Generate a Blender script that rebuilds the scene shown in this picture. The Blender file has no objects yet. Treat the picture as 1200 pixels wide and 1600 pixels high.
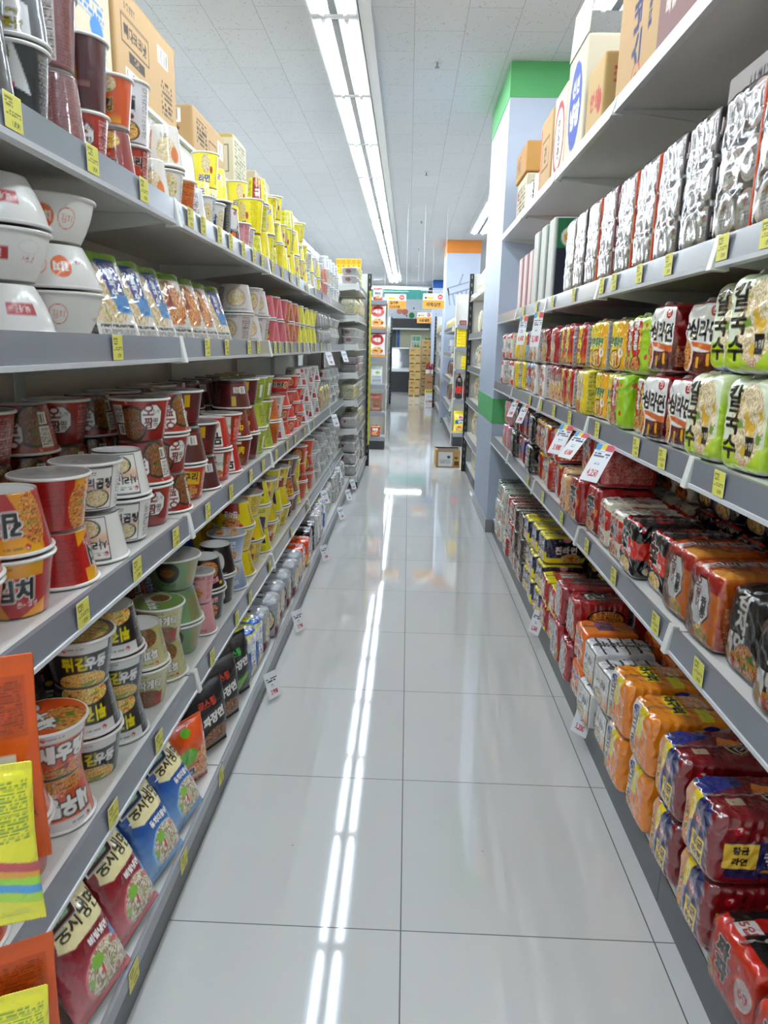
import bpy, math, random
import numpy as np
from mathutils import Matrix, Vector

# ---------------------------------------------------------------- camera, world, exposure
scn = bpy.context.scene
CAM_F, PITCH, YAW, ROLL, EYE = 1096.63, 0.23144, -0.029621, 0.021671, 1.35773
cam_data = bpy.data.cameras.new('camera'); cam_data.sensor_fit = 'HORIZONTAL'; cam_data.sensor_width = 36.0
cam_data.lens = 36.0 * CAM_F / 1200.0; cam_data.clip_start = 0.05; cam_data.clip_end = 100
cam = bpy.data.objects.new('camera', cam_data); scn.collection.objects.link(cam)
_f = Vector((math.sin(YAW) * math.cos(PITCH), math.cos(YAW) * math.cos(PITCH), -math.sin(PITCH)))
_r = Vector((math.cos(YAW), -math.sin(YAW), 0)); _u = _r.cross(_f)
_R = _r * math.cos(ROLL) + _u * math.sin(ROLL); _U = -_r * math.sin(ROLL) + _u * math.cos(ROLL)
cam.matrix_world = Matrix(((_R.x, _U.x, -_f.x, 0), (_R.y, _U.y, -_f.y, 0), (_R.z, _U.z, -_f.z, EYE), (0, 0, 0, 1)))
scn.camera = cam
world = bpy.data.worlds.new('store_air'); scn.world = world; world.use_nodes = True
world.node_tree.nodes['Background'].inputs[0].default_value = (0.80, 0.86, 1.0, 1)
world.node_tree.nodes['Background'].inputs[1].default_value = 0.50
scn.view_settings.view_transform = 'Standard'; scn.view_settings.look = 'None'
scn.view_settings.exposure = 0.10; scn.view_settings.gamma = 1.0; scn.view_settings.use_curve_mapping = False
TUBE_POWER = 60.0
try:
    scn.cycles.max_bounces = 7; scn.cycles.diffuse_bounces = 4; scn.cycles.glossy_bounces = 4
    scn.cycles.transparent_max_bounces = 12; scn.cycles.use_denoising = True
    scn.cycles.sample_clamp_indirect = 6.0
    scn.cycles.caustics_reflective = False; scn.cycles.caustics_refractive = False
except Exception: pass

rnd = random.Random(7)
PI = math.pi

# ---------------------------------------------------------------- colour and material helpers
def lin(c):
    if isinstance(c, str):
        c = c.lstrip('#')
        if len(c) == 3: c = ''.join(a * 2 for a in c)
        c = [int(c[i:i + 2], 16) / 255 for i in (0, 2, 4)]
    return np.array([(v / 12.92) if v <= 0.04045 else ((v + 0.055) / 1.055) ** 2.4 for v in c[:3]])

def principled(name, rough, coat=0.0, metal=0.0, color=None):
    m = bpy.data.materials.new(name); m.use_nodes = True
    nt = m.node_tree; b = nt.nodes['Principled BSDF']
    b.inputs['Roughness'].default_value = rough
    b.inputs['Metallic'].default_value = metal
    b.inputs['Coat Weight'].default_value = coat
    b.inputs['Coat Roughness'].default_value = 0.08
    if color is not None: b.inputs['Base Color'].default_value = (*lin(color), 1)
    return m, nt, b

def bump(nt, b, scale, strength, dist=0.002, detail=3, kind='noise', coat=True):
    tc = nt.nodes.new('ShaderNodeTexCoord')
    n = nt.nodes.new('ShaderNodeTexNoise' if kind == 'noise' else 'ShaderNodeTexVoronoi')
    n.inputs['Scale'].default_value = scale
    if kind == 'noise': n.inputs['Detail'].default_value = detail
    nt.links.new(tc.outputs['Object'], n.inputs['Vector'])
    bp = nt.nodes.new('ShaderNodeBump'); bp.inputs['Strength'].default_value = strength; bp.inputs['Distance'].default_value = dist
    nt.links.new(n.outputs[0], bp.inputs['Height'])
    nt.links.new(bp.outputs[0], b.inputs['Normal'])
    if coat: nt.links.new(bp.outputs[0], b.inputs['Coat Normal'])
    return n

def print_mat(name, rough, coat, bscale=0, bstr=0, bdist=0.002):
    m, nt, b = principled(name, rough, coat)
    a = nt.nodes.new('ShaderNodeAttribute'); a.attribute_name = 'ink'
    nt.links.new(a.outputs['Color'], b.inputs['Base Color'])
    if coat >= 1.0: b.inputs['Coat IOR'].default_value = 1.6; b.inputs['Coat Roughness'].default_value = 0.05
    if bscale:
        n = bump(nt, b, bscale, bstr, bdist)
        if bstr > .3: n.inputs['Distortion'].default_value = 1.0; n.inputs['Detail'].default_value = 1.5
    return m

def plain(name, color, rough=0.5, coat=0.0, metal=0.0, bscale=0, bstr=0.0, vary=0.0):
    m, nt, b = principled(name, rough, coat, metal, color)
    if bscale: bump(nt, b, bscale, bstr)
    if vary:
        tc = nt.nodes.new('ShaderNodeTexCoord'); n = nt.nodes.new('ShaderNodeTexNoise'); n.inputs['Scale'].default_value = 6
        nt.links.new(tc.outputs['Object'], n.inputs['Vector'])
        r = nt.nodes.new('ShaderNodeValToRGB')
        c = lin(color); r.color_ramp.elements[0].position = 0.35; r.color_ramp.elements[1].position = 0.65
        r.color_ramp.elements[0].color = (*(c * (1 - vary)), 1); r.color_ramp.elements[1].color = (*(c * (1 + vary)).clip(0, 1), 1)
        nt.links.new(n.outputs[0], r.inputs[0]); nt.links.new(r.outputs[0], b.inputs['Base Color'])
    return m

def clear_film(name, amount=0.25, bscale=30, bstr=0.6, mul=1.6):
    m = bpy.data.materials.new(name); m.use_nodes = True; nt = m.node_tree
    for n in list(nt.nodes): nt.nodes.remove(n)
    out = nt.nodes.new('ShaderNodeOutputMaterial'); mix = nt.nodes.new('ShaderNodeMixShader')
    tr = nt.nodes.new('ShaderNodeBsdfTransparent'); gl = nt.nodes.new('ShaderNodeBsdfGlossy'); gl.inputs['Roughness'].default_value = 0.12
    fr = nt.nodes.new('ShaderNodeFresnel'); fr.inputs['IOR'].default_value = 1.5
    ma = nt.nodes.new('ShaderNodeMath'); ma.operation = 'MULTIPLY_ADD'; ma.inputs[1].default_value = mul; ma.inputs[2].default_value = amount * 0.4; ma.use_clamp = True
    tc = nt.nodes.new('ShaderNodeTexCoord'); no = nt.nodes.new('ShaderNodeTexNoise'); no.inputs['Scale'].default_value = bscale; no.inputs['Detail'].default_value = 4
    no.inputs['Distortion'].default_value = 1.2
    bp = nt.nodes.new('ShaderNodeBump'); bp.inputs['Strength'].default_value = bstr; bp.inputs['Distance'].default_value = 0.004
    L = nt.links.new
    L(tc.outputs['Object'], no.inputs['Vector']); L(no.outputs[0], bp.inputs['Height']); L(bp.outputs[0], gl.inputs['Normal']); L(bp.outputs[0], fr.inputs['Normal'])
    L(fr.outputs[0], ma.inputs[0]); L(ma.outputs[0], mix.inputs[0]); L(tr.outputs[0], mix.inputs[1]); L(gl.outputs[0], mix.inputs[2]); L(mix.outputs[0], out.inputs[0])
    return m

M = {}
M['cup'] = print_mat('printed_paper_cup', 0.34, 0.9, 22, 0.28, 0.004)
M['film'] = print_mat('printed_plastic_film', 0.20, 1.0, 26, 0.7, 0.008)
M['matte_film'] = print_mat('printed_matte_film', 0.45, 0.25, 30, 0.45, 0.004)
M['board'] = print_mat('printed_cardboard', 0.75, 0.0, 120, 0.10)
M['gloss_board'] = print_mat('printed_gloss_carton', 0.35, 0.3, 20, 0.06)
M['paper'] = print_mat('printed_paper', 0.6, 0.0)
M['rim'] = plain('white_cup_rim', '#ebe9e4', 0.4, 0.3)
M['foam'] = plain('white_foam', '#e9e7e3', 0.42, 0.35, bscale=200, bstr=0.05)
M['foil'] = plain('lid_underside', '#c9cccb', 0.35, 0.2)
M['shelf'] = plain('shelf_enamel', '#dcdbd6', 0.35, 0.2, vary=0.02)
M['rail'] = plain('grey_price_rail', '#75777d', 0.28, 0.4, vary=0.03)
M['edge'] = plain('shelf_edge_white', '#d6d8da', 0.3, 0.3)
M['bracket'] = plain('bracket_cream', '#dedfd8', 0.4, 0.2)
M['kick'] = plain('dark_grey_kick', '#46474b', 0.4, 0.2, vary=0.05)
M['kick_light'] = plain('grey_base_rail', '#8d8e91', 0.3, 0.3)
M['black'] = plain('black_steel', '#1b1c1f', 0.4, 0.2)
M['clear'] = clear_film('clear_wrap')
M['wrap'] = clear_film('crinkled_outer_wrap', 0.0, 34, 1.0, 0.55)
M['clear_heavy'] = clear_film('clear_shrink_wrap', 0.05, 16, 0.42)

# ---------------------------------------------------------------- object helpers
COL = scn.collection
def empty(name, loc=(0, 0, 0), rot=(0, 0, 0)):
    o = bpy.data.objects.new(name, None); o.empty_display_size = 0.05
    o.location = loc; o.rotation_euler = rot; COL.objects.link(o); return o
def tag(o, label=None, cat=None, group=None, kind=None):
    if label: o['label'] = label
    if cat: o['category'] = cat
    if group: o['group'] = group
    if kind: o['kind'] = kind
    return o
def link(name, me, mat=None, parent=None, loc=None, rot=None):
    o = bpy.data.objects.new(name, me)
    if mat is not None and not me.materials: me.materials.append(mat)
    COL.objects.link(o)
    if parent: o.parent = parent
    if loc is not None: o.location = loc
    if rot is not None: o.rotation_euler = rot
    return o
def copy_tree(o, parent=None):
    c = o.copy(); COL.objects.link(c)
    if parent: c.parent = parent
    for ch in o.children: copy_tree(ch, c)
    return c

class MB:
    """plain mesh builder"""
    def __init__(s): s.v = []; s.f = []
    def add(s, vs, fs):
        n = len(s.v); s.v += [tuple(v) for v in vs]; s.f += [tuple(i + n for i in f) for f in fs]; return s
    def box(s, x0, x1, y0, y1, z0, z1):
        return s.add([(x0, y0, z0), (x1, y0, z0), (x1, y1, z0), (x0, y1, z0), (x0, y0, z1), (x1, y0, z1), (x1, y1, z1), (x0, y1, z1)],
                     [(0, 3, 2, 1), (4, 5, 6, 7), (0, 1, 5, 4), (1, 2, 6, 5), (2, 3, 7, 6), (3, 0, 4, 7)])
    def prism(s, pts, axis, a, b):
        """extrude polygon pts (2D) along axis between a and b"""
        n = len(pts)
        def P(p, t):
            return {'x': (t, p[0], p[1]), 'y': (p[0], t, p[1]), 'z': (p[0], p[1], t)}[axis]
        vs = [P(p, a) for p in pts] + [P(p, b) for p in pts]
        fs = [tuple(range(n)), tuple(range(2 * n - 1, n - 1, -1))] + [(i, i + n, (i + 1) % n + n, (i + 1) % n) for i in range(n)]
        return s.add(vs, fs)
    def tube(s, p0, p1, r, n=10):
        p0 = Vector(p0); p1 = Vector(p1); d = (p1 - p0).normalized()
        a = d.orthogonal().normalized(); b = d.cross(a)
        vs = [p + a * math.cos(2 * PI * i / n) * r + b * math.sin(2 * PI * i / n) * r for p in (p0, p1) for i in range(n)]
        fs = [(i, (i + 1) % n, (i + 1) % n + n, i + n) for i in range(n)] + [tuple(range(n))[::-1], tuple(range(n, 2 * n))]
        return s.add(vs, fs)
    def lathe(s, prof, n=32):
        vs = []; k = len(prof)
        for i in range(n):
            a = 2 * PI * i / n
            vs += [(r * math.cos(a), r * math.sin(a), z) for r, z in prof]
        fs = [(i * k + j, ((i + 1) % n) * k + j, ((i + 1) % n) * k + j + 1, i * k + j + 1) for i in range(n) for j in range(k - 1)]
        return s.add(vs, fs)
    def mesh(s, name, smooth=False, bevel=0):
        me = bpy.data.meshes.new(name); me.from_pydata(s.v, [], s.f); me.update()
        if bevel or smooth:
            import bmesh
            bm = bmesh.new(); bm.from_mesh(me)
            bmesh.ops.recalc_face_normals(bm, faces=bm.faces)
            if bevel: bmesh.ops.bevel(bm, geom=[e for e in bm.edges if len(e.link_faces) == 2 and e.calc_face_angle(0) > 0.5], offset=bevel, segments=2, affect='EDGES', profile=0.6)
            bm.to_mesh(me); bm.free()
        if smooth: me.polygons.foreach_set('use_smooth', [True] * len(me.polygons))
        return me
    def build(s, name, mat, parent=None, smooth=False, bevel=0, loc=None, rot=None):
        return link(name, s.mesh(name, smooth, bevel), mat, parent, loc, rot)

# ---------------------------------------------------------------- printed artwork: drawn into a colour grid, stored as mesh colours
_tri = {}
def glyphs(s):
    if s not in _tri:
        c = bpy.data.curves.new('w', 'FONT'); c.body = s; c.resolution_u = 3
        o = bpy.data.objects.new('w', c); COL.objects.link(o); bpy.context.view_layer.update()
        me = bpy.data.meshes.new_from_object(o.evaluated_get(bpy.context.evaluated_depsgraph_get()))
        me.calc_loop_triangles()
        co = np.array([v.co[:2] for v in me.vertices]).reshape(-1, 2)
        tr = np.array([t.vertices[:] for t in me.loop_triangles], dtype=int).reshape(-1, 3)
        T = co[tr] if len(tr) else np.zeros((0, 3, 2))
        if len(T):
            T = T - T.reshape(-1, 2).min(0); T = T / T.reshape(-1, 2)[:, 1].max()
        _tri[s] = T
        bpy.data.objects.remove(o); bpy.data.curves.remove(c); bpy.data.meshes.remove(me)
    return _tri[s]

def smooth_noise(h, w, n, rng):
    g = rng.random((n + 2, n + 2)); y = np.linspace(0, n, h); x = np.linspace(0, n, w)
    yi = y.astype(int); xi = x.astype(int); fy = (y - yi)[:, None]; fx = (x - xi)[None]
    fy = fy * fy * (3 - 2 * fy); fx = fx * fx * (3 - 2 * fx)
    a = g[yi][:, xi]; b = g[yi][:, xi + 1]; c = g[yi + 1][:, xi]; d = g[yi + 1][:, xi + 1]
    return (a * (1 - fx) + b * fx) * (1 - fy) + (c * (1 - fx) + d * fx) * fy

FOOD = {'red': ['#c8702c', '#e6a850', '#a83a1c', '#f0cc84', '#5f8a34', '#8c2814'],
        'pale': ['#d8c49c', '#efe4c4', '#c8a468', '#f6efdc', '#86a850', '#d8b040'],
        'brown': ['#6a3820', '#a06838', '#4a2414', '#c89058', '#5c7030', '#8a4a28'],
        'yel': ['#e0a830', '#f4d878', '#c07820', '#f8e8b0', '#7aa040', '#c84828'],
        'cold': ['#b8a88c', '#e8dcc0', '#8c7458', '#f0ead8', '#98b860', '#c84840']}

class Art:
    def __init__(s, pw, ph, res, col):
        s.pw, s.ph = pw, ph
        s.w, s.h = max(4, int(pw * res)), max(4, int(ph * res))
        s.W, s.H = s.w * 2, s.h * 2
        s.a = np.empty((s.H, s.W, 3)); s.a[:] = lin(col)
        s.X, s.Y = np.meshgrid((np.arange(s.W) + .5) / s.W, (np.arange(s.H) + .5) / s.H)
        s.rng = np.random.default_rng(int(pw * 9999) + int(ph * 777) + len(col))
    def m(s, mask, c):
        s.a[mask] = lin(c)
    def r(s, x0, y0, x1, y1, c): s.m((s.X >= x0) & (s.X < x1) & (s.Y >= y0) & (s.Y < y1), c)
    def g(s, x0, y0, x1, y1, c0, c1):
        k = (s.X >= x0) & (s.X < x1) & (s.Y >= y0) & (s.Y < y1); t = ((s.Y - y0) / (y1 - y0))[k][:, None]
        s.a[k] = lin(c0) * (1 - t) + lin(c1) * t
    def e(s, cx, cy, rx, ry, c, ring=None):
        d = ((s.X - cx) / rx) ** 2 + ((s.Y - cy) / ry) ** 2
        s.m(d <= 1, c)
        if ring: s.m((d <= 1) & (d > (1 - ring) ** 2), '#ffffff' if ring > 0 else c)
    def o(s, cx, cy, rx, c, c2=None, k=8, asp=1.0):
        """regular k-gon of physical half width rx (fraction of width)"""
        dx = (s.X - cx) * s.pw; dy = (s.Y - cy) * s.ph / asp; R = rx * s.pw
        ang = np.arctan2(dy, dx); rr = np.hypot(dx, dy); q = 2 * PI / k
        d = rr * np.cos((ang + q / 2) % q - q / 2)
        if c2: s.m(d <= R * 1.12, c2)
        s.m(d <= R, c)
    def p(s, pts, c):
        n = len(pts); ins = np.zeros(s.X.shape, bool)
        for i in range(n):
            (x0, y0), (x1, y1) = pts[i], pts[(i + 1) % n]
            if y0 == y1: continue
            t = ((s.Y > y0) != (s.Y > y1)) & (s.X < (x1 - x0) * (s.Y - y0) / (y1 - y0) + x0)
            ins ^= t
        s.m(ins, c)
    def f(s, cx, cy, rx, ry, pal='red', ring=None, seed=1):
        """a bowl or heap of noodles"""
        d = ((s.X - cx) / rx) ** 2 + ((s.Y - cy) / ry) ** 2
        if ring: s.m(d <= 1.0, ring); d = d * 1.35
        k = d <= 1.0
        if not k.any(): return
        rng = np.random.default_rng(seed + int(cx * 100)); P = [lin(c) for c in FOOD[pal]]
        n1 = smooth_noise(s.H, s.W, max(3, int(3 / max(rx, .05))), rng); n2 = smooth_noise(s.H, s.W, max(5, int(5 / max(rx, .05))), rng)
        st = np.sin((s.X * s.pw * 700 + n1 * 16)) * np.sin(s.Y * s.ph * 260 + n2 * 18)
        col = np.empty(s.a.shape); col[:] = P[0]
        for j, mk in enumerate(((st > 0.05), (st < -0.45), (st > 0.55), (n1 > 0.74) & (n2 > .55), (n1 < 0.20))):
            col[mk] = P[(1, 2, 3, 4, 5)[j]]
        s.a[k] = col[k]
    def t(s, txt, cx, cy, hh, c, out=None, rot=0, bold=1.0, sx=1.0, vert=False, ow=1.0):
        """text centred at (cx, cy), glyph height hh as a fraction of the canvas height"""
        if vert:
            n = len(txt); step = hh * 1.12
            for i, ch in enumerate(txt): s.t(ch, cx, cy + (n - 1) * step / 2 - i * step, hh, c, out, rot, bold, sx, False, ow)
            return
        T = glyphs(txt)
        if not len(T): return
        T = T * (hh * s.ph); T = T * np.array([sx, 1]); mx = T.reshape(-1, 2).max(0); T = T - mx / 2
        ca, sa = math.cos(math.radians(rot)), math.sin(math.radians(rot))
        T = T @ np.array([[ca, sa], [-sa, ca]])
        T = (T + np.array([cx * s.pw, cy * s.ph])) / np.array([s.pw, s.ph]) * np.array([s.W, s.H])
        mask = np.zeros((s.H, s.W), bool)
        for a, b, d in T:
            x0 = max(0, int(min(a[0], b[0], d[0]) - 1)); x1 = min(s.W, int(max(a[0], b[0], d[0]) + 2))
            y0 = max(0, int(min(a[1], b[1], d[1]) - 1)); y1 = min(s.H, int(max(a[1], b[1], d[1]) + 2))
            if x1 <= x0 or y1 <= y0: continue
            xs = np.arange(x0, x1)[None] + .5; ys = np.arange(y0, y1)[:, None] + .5
            e1 = (b[0] - a[0]) * (ys - a[1]) - (b[1] - a[1]) * (xs - a[0])
            e2 = (d[0] - b[0]) * (ys - b[1]) - (d[1] - b[1]) * (xs - b[0])
            e3 = (a[0] - d[0]) * (ys - d[1]) - (a[1] - d[1]) * (xs - d[0])
            mask[y0:y1, x0:x1] |= ((e1 >= 0) & (e2 >= 0) & (e3 >= 0)) | ((e1 <= 0) & (e2 <= 0) & (e3 <= 0))
        px = hh * s.H
        def dil(mk, rad):
            R = int(math.ceil(rad)); o = mk.copy()
            for dy in range(-R, R + 1):
                for dx in range(-R, R + 1):
                    if 0 < dx * dx + dy * dy <= rad * rad + .5:
                        sh = np.zeros_like(mk)
                        sh[max(0, dy):s.H + min(0, dy), max(0, dx):s.W + min(0, dx)] = mk[max(0, -dy):s.H + min(0, -dy), max(0, -dx):s.W + min(0, -dx)]
                        o |= sh
            return o
        core = dil(mask, min(4, px * 0.035 * bold)) if bold else mask
        if out: s.m(dil(core, min(5, max(1.5, px * 0.07 * ow))), out)
        s.m(core, c)
    def l(s, cx, cy, rr, c='#c8202c'):
        """small round red maker's roundel with a white comma"""
        d = np.hypot((s.X - cx) * s.pw, (s.Y - cy) * s.ph) / (rr * s.pw)
        s.m(d <= 1, c)
        d2 = np.hypot((s.X - cx) * s.pw - rr * s.pw * .1, (s.Y - cy) * s.ph - rr * s.pw * .15) / (rr * s.pw); s.m(d2 <= .5, '#ffffff')
        d3 = np.hypot((s.X - cx) * s.pw + rr * s.pw * .15, (s.Y - cy) * s.ph + rr * s.pw * .1) / (rr * s.pw); s.m(d3 <= .38, c)
    def n(s, x0, y0, x1, y1, c, step=0.0042, seed=1):
        """block of fine print"""
        rng = np.random.default_rng(seed); k = (s.X >= x0) & (s.X < x1) & (s.Y >= y0) & (s.Y < y1)
        row = (s.Y * s.ph / step); cell = (s.X * s.pw / (step * .55)).astype(int)
        tab = rng.random((600, 997)) > .28
        on = tab[(row.astype(int)) % 600, cell % 997] & ((row % 1) < .55)
        s.m(k & on, c)
    def b(s, x0, y0, x1, y1, seed=3):
        """barcode"""
        s.r(x0, y0, x1, y1, '#f2f2ee'); rng = np.random.default_rng(seed); tab = rng.random(60) > .5
        ix = ((s.X - x0) / (x1 - x0) * 40).astype(int) % 60
        s.m((s.X > x0 + (x1 - x0) * .06) & (s.X < x1 - (x1 - x0) * .06) & (s.Y > y0 + (y1 - y0) * .15) & (s.Y < y1 - (y1 - y0) * .08) & tab[ix], '#26262a')
    def run(s, ops):
        for op in ops:
            k = {}
            if isinstance(op[-1], dict): k = op[-1]; op = op[:-1]
            getattr(s, op[0])(*op[1:], **k)
        return s
    def out(s):
        return s.a.reshape(s.h, 2, s.w, 2, 3).mean((1, 3)) ** 1.18

def mesh_np(name, V, F, colors=None, smooth=True):
    me = bpy.data.meshes.new(name)
    me.vertices.add(len(V)); me.vertices.foreach_set('co', np.ascontiguousarray(V, dtype=np.float32).ravel())
    me.loops.add(F.size); me.loops.foreach_set('vertex_index', np.ascontiguousarray(F, dtype=np.int32).ravel())
    me.polygons.add(len(F)); me.polygons.foreach_set('loop_start', np.arange(0, F.size, F.shape[1], dtype=np.int32))
    me.update(calc_edges=True)
    if smooth: me.polygons.foreach_set('use_smooth', np.ones(len(F), bool))
    if colors is not None:
        at = me.color_attributes.new('ink', 'FLOAT_COLOR', 'CORNER')
        at.data.foreach_set('color', np.ascontiguousarray(np.concatenate([colors, np.ones((len(colors), 1))], 1), dtype=np.float32).ravel())
    return me

def weld(V, F):
    key = np.round(V, 5); u, idx, inv = np.unique(key, axis=0, return_index=True, return_inverse=True)
    return V[idx], inv.reshape(-1)[F]

def sample(art, nu, nv):
    """art grid [h,w,3] -> colours at nu x nv points"""
    h, w = art.shape[:2]
    x = np.linspace(0, w - 1, nu).round().astype(int); y = np.linspace(0, h - 1, nv).round().astype(int)
    return art[y][:, x]

def wrinkle(P, seed, k=1.0):
    rng = np.random.default_rng(seed); out = np.zeros(len(P))
    for i in range(6):
        d = rng.normal(size=3); d /= np.linalg.norm(d); fr = rng.uniform(30, 150) * k; ph = rng.uniform(0, 6.28)
        w = P @ rng.normal(size=3) * 30
        v = np.sin(P @ d * fr + ph + 1.3 * np.sin(w)); out += (1 - np.abs(v)) * (0.9 - .12 * i)
    return out / 3.2 - .8

BLOCK_N = {}
def block_mesh(name, w, d, h, arts, res, rnd_p=6.0, crumple=0.003, seed=1, fin=None, taper=0.0, pillow=0.0):
    """rounded soft block centred in x,y with base at z=0; front faces -Y. arts: dict F,B,L,R,T,D -> colour grids or hex"""
    nx, ny, nz = max(5, int(w * res)), max(5, int(d * res)), max(5, int(h * res))
    Vs, Fs, Cs = [], [], []; off = 0
    def face(nu, nv, fn, art):
        nonlocal off
        u = np.linspace(-1, 1, nu); v = np.linspace(-1, 1, nv); U, Vv = np.meshgrid(u, v)
        P = fn(U.ravel(), Vv.ravel())
        i = np.arange(nu * nv).reshape(nv, nu)
        f = np.stack([i[:-1, :-1], i[:-1, 1:], i[1:, 1:], i[1:, :-1]], -1).reshape(-1, 4)
        if isinstance(art, str): c = np.tile(lin(art), (nu * nv, 1))
        else: c = sample(art, nu, nv).reshape(-1, 3)
        Vs.append(P); Fs.append(f + off); Cs.append(c[f.ravel()]); off += nu * nv
    one = np.ones_like
    face(nx, nz, lambda u, v: np.stack([u, -one(u), v], -1), arts['F'])
    face(nx, nz, lambda u, v: np.stack([-u, one(u), v], -1), arts.get('B', arts['F']))
    face(ny, nz, lambda u, v: np.stack([-one(u), -u, v], -1), arts['L'])
    face(ny, nz, lambda u, v: np.stack([one(u), u, v], -1), arts.get('R', arts['L']))
    face(nx, ny, lambda u, v: np.stack([u, v, one(u)], -1), arts['T'])
    face(nx, ny, lambda u, v: np.stack([u, -v, -one(u)], -1), arts.get('D', arts['T']) if isinstance(arts.get('D', arts['T']), str) else arts['T'])
    P = np.concatenate(Vs); F = np.concatenate(Fs); C = np.concatenate(Cs)
    P, F = weld(P, F)
    # rounding: move cube points toward a superellipsoid with per-edge softness
    nrm = (np.abs(P) ** rnd_p).sum(1) ** (1 / rnd_p)
    Q = P / nrm[:, None] * 1.0
    S = np.array([w / 2, d / 2, h / 2]); X = Q * S
    r2 = (P ** 2); bulge = (1 - r2[:, 0]) * (1 - r2[:, 2]) + (1 - r2[:, 1]) * (1 - r2[:, 2]) + (1 - r2[:, 0]) * (1 - r2[:, 1])
    N = Q ** (int(rnd_p) - 1 | 1); N = N / np.maximum(1e-6, np.linalg.norm(N, axis=1))[:, None]
    wr = wrinkle(X + seed, seed)
    lowfix = np.clip((P[:, 2] + 1) * 3, 0, 1)
    X = X + N * (wr * crumple)[:, None] * lowfix[:, None]
    if pillow:
        X = X - N * (pillow * (1 - bulge.clip(0, 1)))[:, None] * lowfix[:, None]
    if taper: X[:, 0] *= 1 - taper * (P[:, 2] + 1) / 2; X[:, 1] *= 1 - taper * (P[:, 2] + 1) / 2
    X[:, 2] += h / 2
    X[:, 2] -= X[:, 2].min()
    return mesh_np(name, X, F, C)

def pillow_mesh(name, w, h, t, front, back, res, seed=1, crumple=0.003, crimp=0.045, base=0.0):
    """flat sealed bag standing up in the XZ plane, front faces -Y, base at z=0; belly thickness t"""
    nx, nz = max(8, int(w * res)), max(8, int(h * res))
    u = np.linspace(-1, 1, nx); v = np.linspace(-1, 1, nz); U, V = np.meshgrid(u, v); U = U.ravel(); V = V.ravel()
    cz = 1 - 2 * crimp
    vv = np.clip(np.abs(V) / cz, 0, 1); th = t / 2 * np.clip(1 - vv ** 3.2, 0, 1) ** .75 * np.clip(1 - np.abs(U) ** 3.5, 0, 1) ** .6
    th = np.maximum(th, .0007)
    edge = np.where(np.abs(V) > cz, 0.0008 * np.sin(U * w * 900), 0)
    X = U * w / 2 * (1 - .05 * (1 - vv ** 2) * np.abs(U)); Z = (V + 1) / 2 * h
    i = np.arange(nx * nz).reshape(nz, nx)
    f = np.stack([i[:-1, :-1], i[:-1, 1:], i[1:, 1:], i[1:, :-1]], -1).reshape(-1, 4)
    P1 = np.stack([X, -th, Z], -1); P2 = np.stack([X, th, Z], -1)
    k = np.clip(th / (t / 2), 0, 1)
    P1[:, 1] -= wrinkle(P1 + seed, seed) * crumple * k; P2[:, 1] += wrinkle(P2 + seed + 3, seed + 1) * crumple * k
    P1[:, 1] += edge; P2[:, 1] += edge
    rim = (np.abs(U) == 1) | (np.abs(V) == 1)
    P2[rim] = P1[rim]
    cf = sample(front, nx, nz).reshape(-1, 3); cb = (sample(back, nx, nz).reshape(-1, 3) if not isinstance(back, str) else np.tile(lin(back), (nx * nz, 1)))
    cb = cb.reshape(nz, nx, 3)[:, ::-1].reshape(-1, 3)
    F = np.concatenate([f, f[:, ::-1] + nx * nz]); C = np.concatenate([cf[f.ravel()], cb[f[:, ::-1].ravel()]])
    P, F = weld(np.concatenate([P1, P2]), F)
    return mesh_np(name, P, F, C)

def cup_mesh(name, r0, r1, h, art, nu, nz, z0=0.0, belly=0.0):
    """printed side wall of a cup from radius r0 (bottom) to r1 (top)"""
    u = np.linspace(0, 1, nu + 1); v = np.linspace(0, 1, nz + 1); U, V = np.meshgrid(u, v); U = U.ravel(); V = V.ravel()
    r = r0 + (r1 - r0) * V + belly * np.sin(PI * V); a = U * 2 * PI - PI / 2
    # outer wall, then floor ring closed to the axis
    P = np.stack([r * np.cos(a), r * np.sin(a), z0 + V * h], -1)
    i = np.arange((nu + 1) * (nz + 1)).reshape(nz + 1, nu + 1)
    f = np.stack([i[:-1, :-1], i[:-1, 1:], i[1:, 1:], i[1:, :-1]], -1).reshape(-1, 4)
    c = sample(art, nu + 1, nz + 1).reshape(-1, 3)
    return P, f, c[f.ravel()]
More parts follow.
